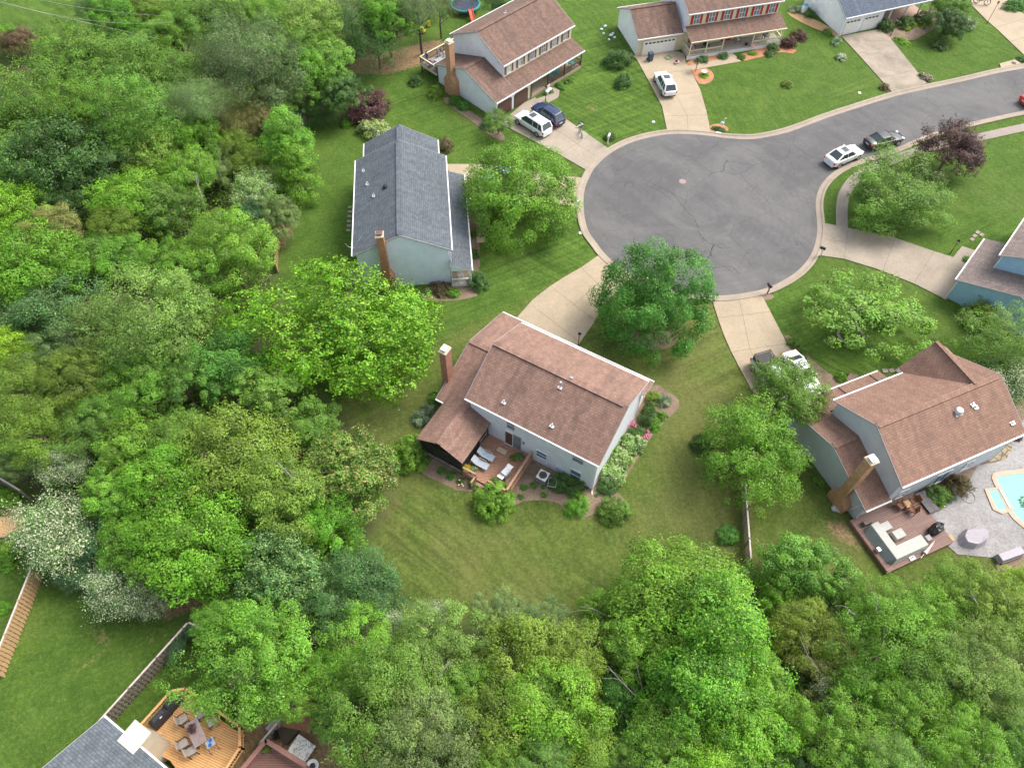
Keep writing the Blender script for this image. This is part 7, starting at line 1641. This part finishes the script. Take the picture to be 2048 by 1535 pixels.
SH = [  # px, py, r, kind, colour, flat, aspect, name, label
 (821, 905, 36, 'clipped', 'leafy', 1.05, 1.0, 'shrub', 'round bright green shrub left of the screened porch'),
 (988, 999, 38, 'clipped', 'leafy', 1.1, 1.05, 'shrub', 'round bright green shrub in front of the cedar deck steps'),
 (1137, 965, 28, 'bush', 'dark', .8, 1.5, 'shrub', 'wide dark green shrub against the back wall beside the air conditioner'),
 (1154, 1007, 23, 'bush', 'vivid', .9, 1.1, 'shrub', 'vivid green leafy shrub at the tip of the back mulch bed'),
 (1229, 1021, 29, 'clipped', 'mid', 1.0, 1.0, 'shrub', 'round mid green shrub standing alone at the lower right of the middle house'),
 (1216, 972, 18, 'bush', 'dark', 1.0, 1.0, 'shrub', 'small dark shrub at the rear right corner of the middle house'),
 (1222, 942, 26, 'flowerb', 'leafy', .9, 1.0, 'flowering_shrub', 'cream flowering shrub beside the right wall, nearest the rear corner'),
 (1242, 912, 23, 'flowerb', 'leafy', .9, 1.0, 'flowering_shrub', 'cream flowering shrub beside the right wall, middle one of three'),
 (1263, 886, 24, 'flowerb', 'leafy', .9, 1.0, 'flowering_shrub', 'cream flowering shrub beside the right wall, next to the pink flowers'),
 (1273, 866, 17, 'bush', 'dark', .9, 1.1, 'shrub', 'dark green shrub ringed by pink flowers'),
 (1297, 838, 19, 'bush', 'dark', 1.0, 1.0, 'shrub', 'dark green shrub in the right side bed, left of the brighter one'),
 (1300, 820, 14, 'bush', 'dark', 1.0, 1.0, 'shrub', 'small dark green shrub above the two shrubs in the right side bed'),
 (1306, 848, 14, 'bush', 'vivid', 1.0, 1.0, 'shrub', 'bright green shrub in the right side bed'),
 (1324, 831, 11, 'bush', 'vivid', .9, 1.0, 'shrub', 'little bright shrub at the right border of the side bed'),
 (1330, 800, 14, 'spiky', 'silver', .9, 1.0, 'lavender', 'silvery spiky plant near the tip of the right side bed'),
 (1308, 796, 15, 'bush', 'olive', .9, 1.0, 'shrub', 'loose olive shrub beside the silvery spiky plant'),
 (843, 838, 17, 'spiky', 'silver', .9, .9, 'ornamental_grass', 'pale silvery ornamental grass left of the screened porch roof, lower clump'),
 (856, 818, 14, 'spiky', 'silver', .9, .9, 'ornamental_grass', 'pale silvery ornamental grass left of the screened porch roof, upper clump'),
 (872, 792, 15, 'bush', 'mid', .9, .9, 'shrub', 'green shrub under the left corner of the middle house garage roof'),
 (948, 967, 12, 'bush', 'jade', .9, 1.2, 'shrub', 'leafy peony plant with pale flowers beside the cedar deck rail'),
 (883, 941, 8, 'bush', 'jade', .8, 1.0, 'perennial', 'small green plant in the porch bed, first from the left'),
 (902, 950, 9, 'bush', 'jade', .8, 1.0, 'perennial', 'small green plant in the porch bed, second from the left'),
 (921, 962, 8, 'bush', 'mid', .7, 1.0, 'perennial', 'small green plant in the porch bed, next to the peony plant'),
 (1048, 974, 7, 'bush', 'jade', .8, 1.0, 'perennial', 'small green plant in the back bed, upper left one'),
 (1068, 970, 7, 'bush', 'jade', .8, 1.0, 'perennial', 'small green plant in the back bed below the air conditioner'),
 (1086, 974, 4, 'bush', 'jade', .8, 1.0, 'perennial', 'tiny green plant in the back bed between two larger ones'),
 (1101, 972, 6, 'bush', 'teal', .8, 1.0, 'perennial', 'small bluish plant in the back bed beside the wide dark shrub'),
 (1041, 993, 6, 'bush', 'jade', .8, 1.0, 'perennial', 'small green plant in the back bed, lowest left one'),
 (1088, 990, 6, 'spiky', 'lime', .8, 1.0, 'perennial', 'small spiky lime plant in the back bed'),
 (1193, 990, 4, 'bush', 'jade', .8, 1.0, 'perennial', 'tiny green plant at the rear right house corner'),
 (957, 561, 20, 'clipped', 'teal', 1.35, .9, 'shrub', 'dark conical evergreen shrub at the porch end of the light blue house'),
 (882, 576, 20, 'bush', 'brown', .8, 1.3, 'shrub', 'reddish green shrub at the gable foot of the light blue house'),
 (905, 584, 13, 'bush', 'vivid', .8, 1.2, 'shrub', 'bright green shrub right of the reddish one at the light blue gable'),
 (858, 582, 9, 'flowerb', 'mid', .8, 1.0, 'shrub', 'low shrub with white flowers left of the reddish one'),
 (946, 468, 9, 'bush', 'mid', .9, .8, 'shrub', 'small round shrub by the front walk of the light blue house'),
 (950, 508, 10, 'bush', 'dark', .8, .8, 'shrub', 'dark low shrub by the porch front of the light blue house'),
 (940, 395, 9, 'bush', 'dark', .8, .8, 'shrub', 'dark shrub between the light blue house porch and the big tree'),
 (887, 290, 18, 'bush', 'brown', 1.1, .8, 'shrub', 'reddish brown shrub at the upper right corner of the charcoal roof'),
 (735, 212, 38, 'bush', 'plum', 1.0, 1.2, 'purple_shrub', 'large purple leaved shrub behind the light blue house'),
 (728, 188, 10, 'bush', 'silver', 1.0, 1.0, 'shrub', 'silvery small shrub above the large purple shrub'),
 (750, 256, 27, 'flowerb', 'olive', .9, 1.0, 'flowering_shrub', 'cream flowering viburnum shrub touching the charcoal roof'),
 (695, 245, 12, 'bush', 'vivid', .9, .8, 'shrub', 'bright green shrub left of the cream flowering viburnum'),
 (869, 185, 14, 'bush', 'olive', 1.2, .9, 'shrub', 'yellowish green shrub left of the big brick chimney'),
 (910, 200, 12, 'bush', 'jade', 1.3, .9, 'shrub', 'green shrub right of the big chimney base, left one'),
 (927, 211, 11, 'bush', 'jade', 1.2, .9, 'shrub', 'green shrub right of the big chimney base, right one'),
 (973, 250, 12, 'bush', 'teal', .9, 1.0, 'shrub', 'bluish green shrub below the garage corner of the brown roofed house'),
 (832, 160, 15, 'bush', 'dark', .8, 1.2, 'shrub', 'dark green low shrub below the elevated deck'),
 (1120, 172, 9, 'bush', 'jade', .7, 1.8, 'shrub', 'low green planting in front of the dark railed porch, left part'),
 (1140, 160, 9, 'bush', 'mid', .7, 1.8, 'shrub', 'low green planting in front of the dark railed porch, right part'),
 (1092, 208, 8, 'bush', 'mid', .7, 1.2, 'shrub', 'low green plants at the foot of the dark lamp post'),
 (1219, 273, 10, 'bush', 'dark', 1.1, .9, 'shrub', 'round dark bush at the kerb beside the white mailbox'),
 (1237, 117, 24, 'bush', 'dark', 1.1, 1.2, 'shrub', 'large dark green shrub left of the cream house garage'),
 (1247, 160, 17, 'bush', 'teal', 1.3, .7, 'shrub', 'tall grey green shrub below the large dark one'),
 (1408, 118, 9, 'bush', 'teal', 1.0, 1.1, 'shrub', 'small bluish shrub under the cream porch rail'),
 (1447, 111, 10, 'bush', 'teal', .9, 1.1, 'shrub', 'small bluish shrub beside the porch opening of the cream house'),
 (1483, 113, 8, 'bush', 'mid', .9, 1.0, 'shrub', 'small green shrub at the end of the cream house walk'),
 (1505, 107, 7, 'bush', 'lime', .7, 1.5, 'shrub', 'low lime plants along the cream porch'),
 (1547, 96, 12, 'bush', 'dark', 1.0, 1.1, 'shrub', 'dark green shrub at the right end of the cream porch'),
 (1538, 107, 9, 'bush', 'teal', .8, 1.1, 'shrub', 'bluish low shrub below the dark one at the cream porch'),
 (1577, 85, 13, 'bush', 'plum', 1.4, .8, 'purple_shrub', 'tall dark plum shrub at the right end of the cream porch'),
 (1598, 70, 14, 'bush', 'plum', .9, 1.3, 'purple_shrub', 'spreading plum red shrub right of the tall plum shrub'),
 (1575, 167, 11, 'bush', 'olive', .8, 1.0, 'shrub', 'single olive clump in the middle of the cream house lawn'),
 (1438, 258, 10, 'bush', 'dark', .5, 1.7, 'shrub', 'clipped low dark hedge below the heron statue'),
 (1408, 150, 10, 'bush', 'lime', .35, 1.2, 'shrub', 'low green leaves around the bird bath'),
 (1672, 82, 11, 'spiky', 'silver', .8, 1.5, 'shrub', 'silvery low plants left of the white garage doors'),
 (1683, 114, 10, 'flowerb', 'silver', .8, 1.0, 'shrub', 'pale silvery clump alone in the lawn left of the stained driveway'),
 (1655, 64, 9, 'bush', 'mid', .8, 1.3, 'shrub', 'green plants at the wall foot left of the white garage doors'),
 (1620, 28, 11, 'spiky', 'teal', 1.0, .9, 'ornamental_grass', 'green grass clump beside the rain barrel'),
 (1592, 18, 12, 'spiky', 'silver', .8, 1.2, 'ornamental_grass', 'grey green grasses left of the rain barrel'),
 (1769, 174, 9, 'bush', 'brown', 1.0, 1.0, 'shrub', 'orange brown clump at the kerb left of the stained driveway'),
 (1853, 153, 12, 'flowerb', 'brown', .7, 1.1, 'shrub', 'mixed brown and white plants at the kerb right of the stained driveway'),
 (1773, 51, 15, 'clipped', 'dark', 1.1, 1.0, 'shrub', 'round clipped dark shrub right of the white garage doors'),
 (1813, 45, 17, 'clipped', 'dark', .9, 1.2, 'shrub', 'clipped dark hedge shrub, left one in front of the slate roofed porch'),
 (1845, 37, 17, 'clipped', 'dark', .9, 1.2, 'shrub', 'clipped dark hedge shrub, right one in front of the slate roofed porch'),
 (1814, 57, 7, 'bush', 'yellow', .8, 1.0, 'shrub', 'small yellow green shrub, leftmost of the row below the clipped hedge'),
 (1828, 50, 7, 'bush', 'yellow', .8, 1.0, 'shrub', 'small yellow green shrub, second of the row below the clipped hedge'),
 (1845, 49, 8, 'bush', 'yellow', .8, 1.0, 'shrub', 'small yellow green shrub, third of the row below the clipped hedge'),
 (1860, 46, 8, 'bush', 'yellow', .8, 1.0, 'shrub', 'small yellow green shrub, rightmost of the row below the clipped hedge'),
 (1805, 82, 12, 'bush', 'lime', .5, 1.8, 'shrub', 'low lime plants along the lower edge of the lamp post bed'),
 (1880, 88, 15, 'bush', 'greyg', .9, 1.0, 'shrub', 'grey pink shrub in the lawn below the dark dense small tree'),
 (1936, 48, 15, 'spiky', 'silver', .9, 1.0, 'ornamental_grass', 'silvery grass clump left of the rust brown lamp post'),
 (2045, 118, 9, 'bush', 'teal', .7, 1.3, 'shrub', 'grey green plant beside the storm drain slab'),
 (2030, 8, 20, 'bush', 'jade', .8, 1.4, 'shrub', 'green shrub in the top right corner'),
 (1916, 497, 0, 'bush', 'mid', .8, 1.0, 'shrub', ''),
 (1933, 518, 8, 'bush', 'mid', .8, .8, 'shrub', 'small shrub between the walk and the sky blue house'),
 (1970, 632, 35, 'bush', 'olive', 1.2, 1.0, 'shrub', 'large bronze green shrub in front of the sky blue wall'),
 (1588, 684, 13, 'clipped', 'mid', 1.0, 1.0, 'shrub', 'round clipped shrub beside the driveway, upper of two'),
 (1605, 704, 12, 'clipped', 'mid', 1.0, 1.0, 'shrub', 'round clipped shrub beside the driveway, lower of two'),
 (1682, 754, 11, 'clipped', 'vivid', 1.0, 1.0, 'shrub', 'round bright clipped shrub in front of the grey house porch roof'),
 (1404, 886, 21, 'bush', 'dark', 1.0, .9, 'shrub', 'dark shrub left of the light green tree by the grey house'),
 (1457, 1068, 20, 'bush', 'jade', .9, 1.0, 'shrub', 'dark green shrub at the left foot of the grey wooden fence'),
 (1636, 965, 11, 'bush', 'mid', .8, 1.0, 'shrub', 'small potted style shrub at the foot of the grey gable wall'),
 (2032, 870, 12, 'bush', 'plum', .9, 1.0, 'shrub', 'dark red shrub at the right end of the grey house'),
 (10, 995, 22, 'bush', 'lime', .6, 1.3, 'shrub', 'bright green plants inside the weathered fence at the left edge'),
 (25, 1088, 26, 'bush', 'lime', .7, .8, 'shrub', 'bright green plants left of the large white blossoming tree'),
 (12, 1120, 22, 'bush', 'vivid', .7, .8, 'shrub', 'green plants at the left edge behind the tan fence'),
 (4, 1215, 14, 'bush', 'vivid', .7, .7, 'shrub', 'green plants at the left edge beside the middle of the tan fence'),
 (593, 398, 7, 'bush', 'dark', .8, 1.0, 'shrub', 'tiny dark plant in the curved bed of the side lawn'),
]
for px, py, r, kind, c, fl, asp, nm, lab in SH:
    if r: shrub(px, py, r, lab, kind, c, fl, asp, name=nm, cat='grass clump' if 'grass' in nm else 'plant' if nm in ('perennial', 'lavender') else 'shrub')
# standard topiary by the cream house drive
t = put('topiary_tree', 'little lollipop shaped tree at the corner of the cream house walk', 'tree', 1391, 143)
MB().tube([(0, 0, 0), (0, 0, 1.3)], .04).build('trunk', M_BARK, t)
cr = bpy.data.objects.new('crown', PR['clipped'][0]); col.objects.link(cr); cr.parent = t; cr.location = (0, 0, 1.5); cr.scale = (.5, .5, .42); cr.color = (.04, .11, .04, 1)
# pink flowers along the right side bed
def flowers(name, label, pts, m, n, seed, spread=.16, cat='flowers', group=None):
    rg = random.Random(seed)
    c0 = W(*pts[0]); t = thing(name, label, cat, (c0.x, c0.y, 0), 0, group); mb = MB(); st = MB()
    for k in range(n):
        u = k/max(1, n-1)*(len(pts)-1); i = min(int(u), len(pts)-2) if len(pts) > 1 else 0
        p = W(*pts[i]).lerp(W(*pts[min(i+1, len(pts)-1)]), u-i)-c0; x, y = p.x+rg.gauss(0, spread), p.y+rg.gauss(0, spread); z = rg.uniform(.25, .5)
        mb.blob((x, y, z), (.07, .07, .05), 6, 4, seed=k); st.tube([(x, y, 0), (x, y, z)], .008, 4)
    mb.build('petals', m, t)['kind'] = 'stuff'; st.build('stems', mat('stem_green', (.05, .12, .03), .8), t)['kind'] = 'stuff'
M_PINKF = mat('pink_petals', (.62, .12, .28), .6)
flowers('pink_flowers', 'strip of pink flowers right of the dark shrub in the side bed', [(1279, 895), (1287, 882), (1296, 868)], M_PINKF, 46, 1, .13)
flowers('pink_flowers', 'pink flowers against the wall above the dark shrub in the side bed', [(1258, 858), (1268, 853)], M_PINKF, 24, 2, .16)
flowers('pale_flowers', 'few pale pink blooms beside the peony plant', [(919, 966), (923, 979)], mat('blush_petals', (.75, .55, .45), .6), 4, 3, .1)

# undergrowth between the trunks of the wood
def undergrowth(n, seed):
    rg = np.random.default_rng(seed); pts = []
    poly = [(p[0], p[1]) for p in polyW(WOODS)]
    X = rg.uniform(-75, 60, 60000); Y = rg.uniform(2, 103, 60000); d = sdf(poly, X, Y)
    k = (d > 1.2); X, Y = X[k], Y[k]
    nz = np.sin(X*.9+np.sin(Y*.7)*1.3)+np.sin(Y*1.1+X*.4)
    k = nz > -.6; X, Y = X[k][:3600], Y[k][:3600]; m = len(X)
    R_ = rg.uniform(.4, 1.3, m); i = rg.integers(0, m, n); dd = sph(rg, n, -.1)
    P = np.stack([X[i], Y[i], R_[i]*.4], 1)+dd*(R_[i]*rg.uniform(.5, 1, n))[:, None]*[1, 1, 1.1]
    me = leaf_mesh('undergrowth', P, nrm(dd+[0, 0, .7]+rg.normal(size=(n, 3))*.4), .19, rg, (rg.uniform(0, 1, n) < .1)*.6, LF)
    o = bpy.data.objects.new('undergrowth', me); col.objects.link(o); o['kind'] = 'stuff'; o.color = (.13, .25, .035, 1)
    tag(o, 'low leafy undergrowth on the floor of the wood', None)
undergrowth(260000, 5)
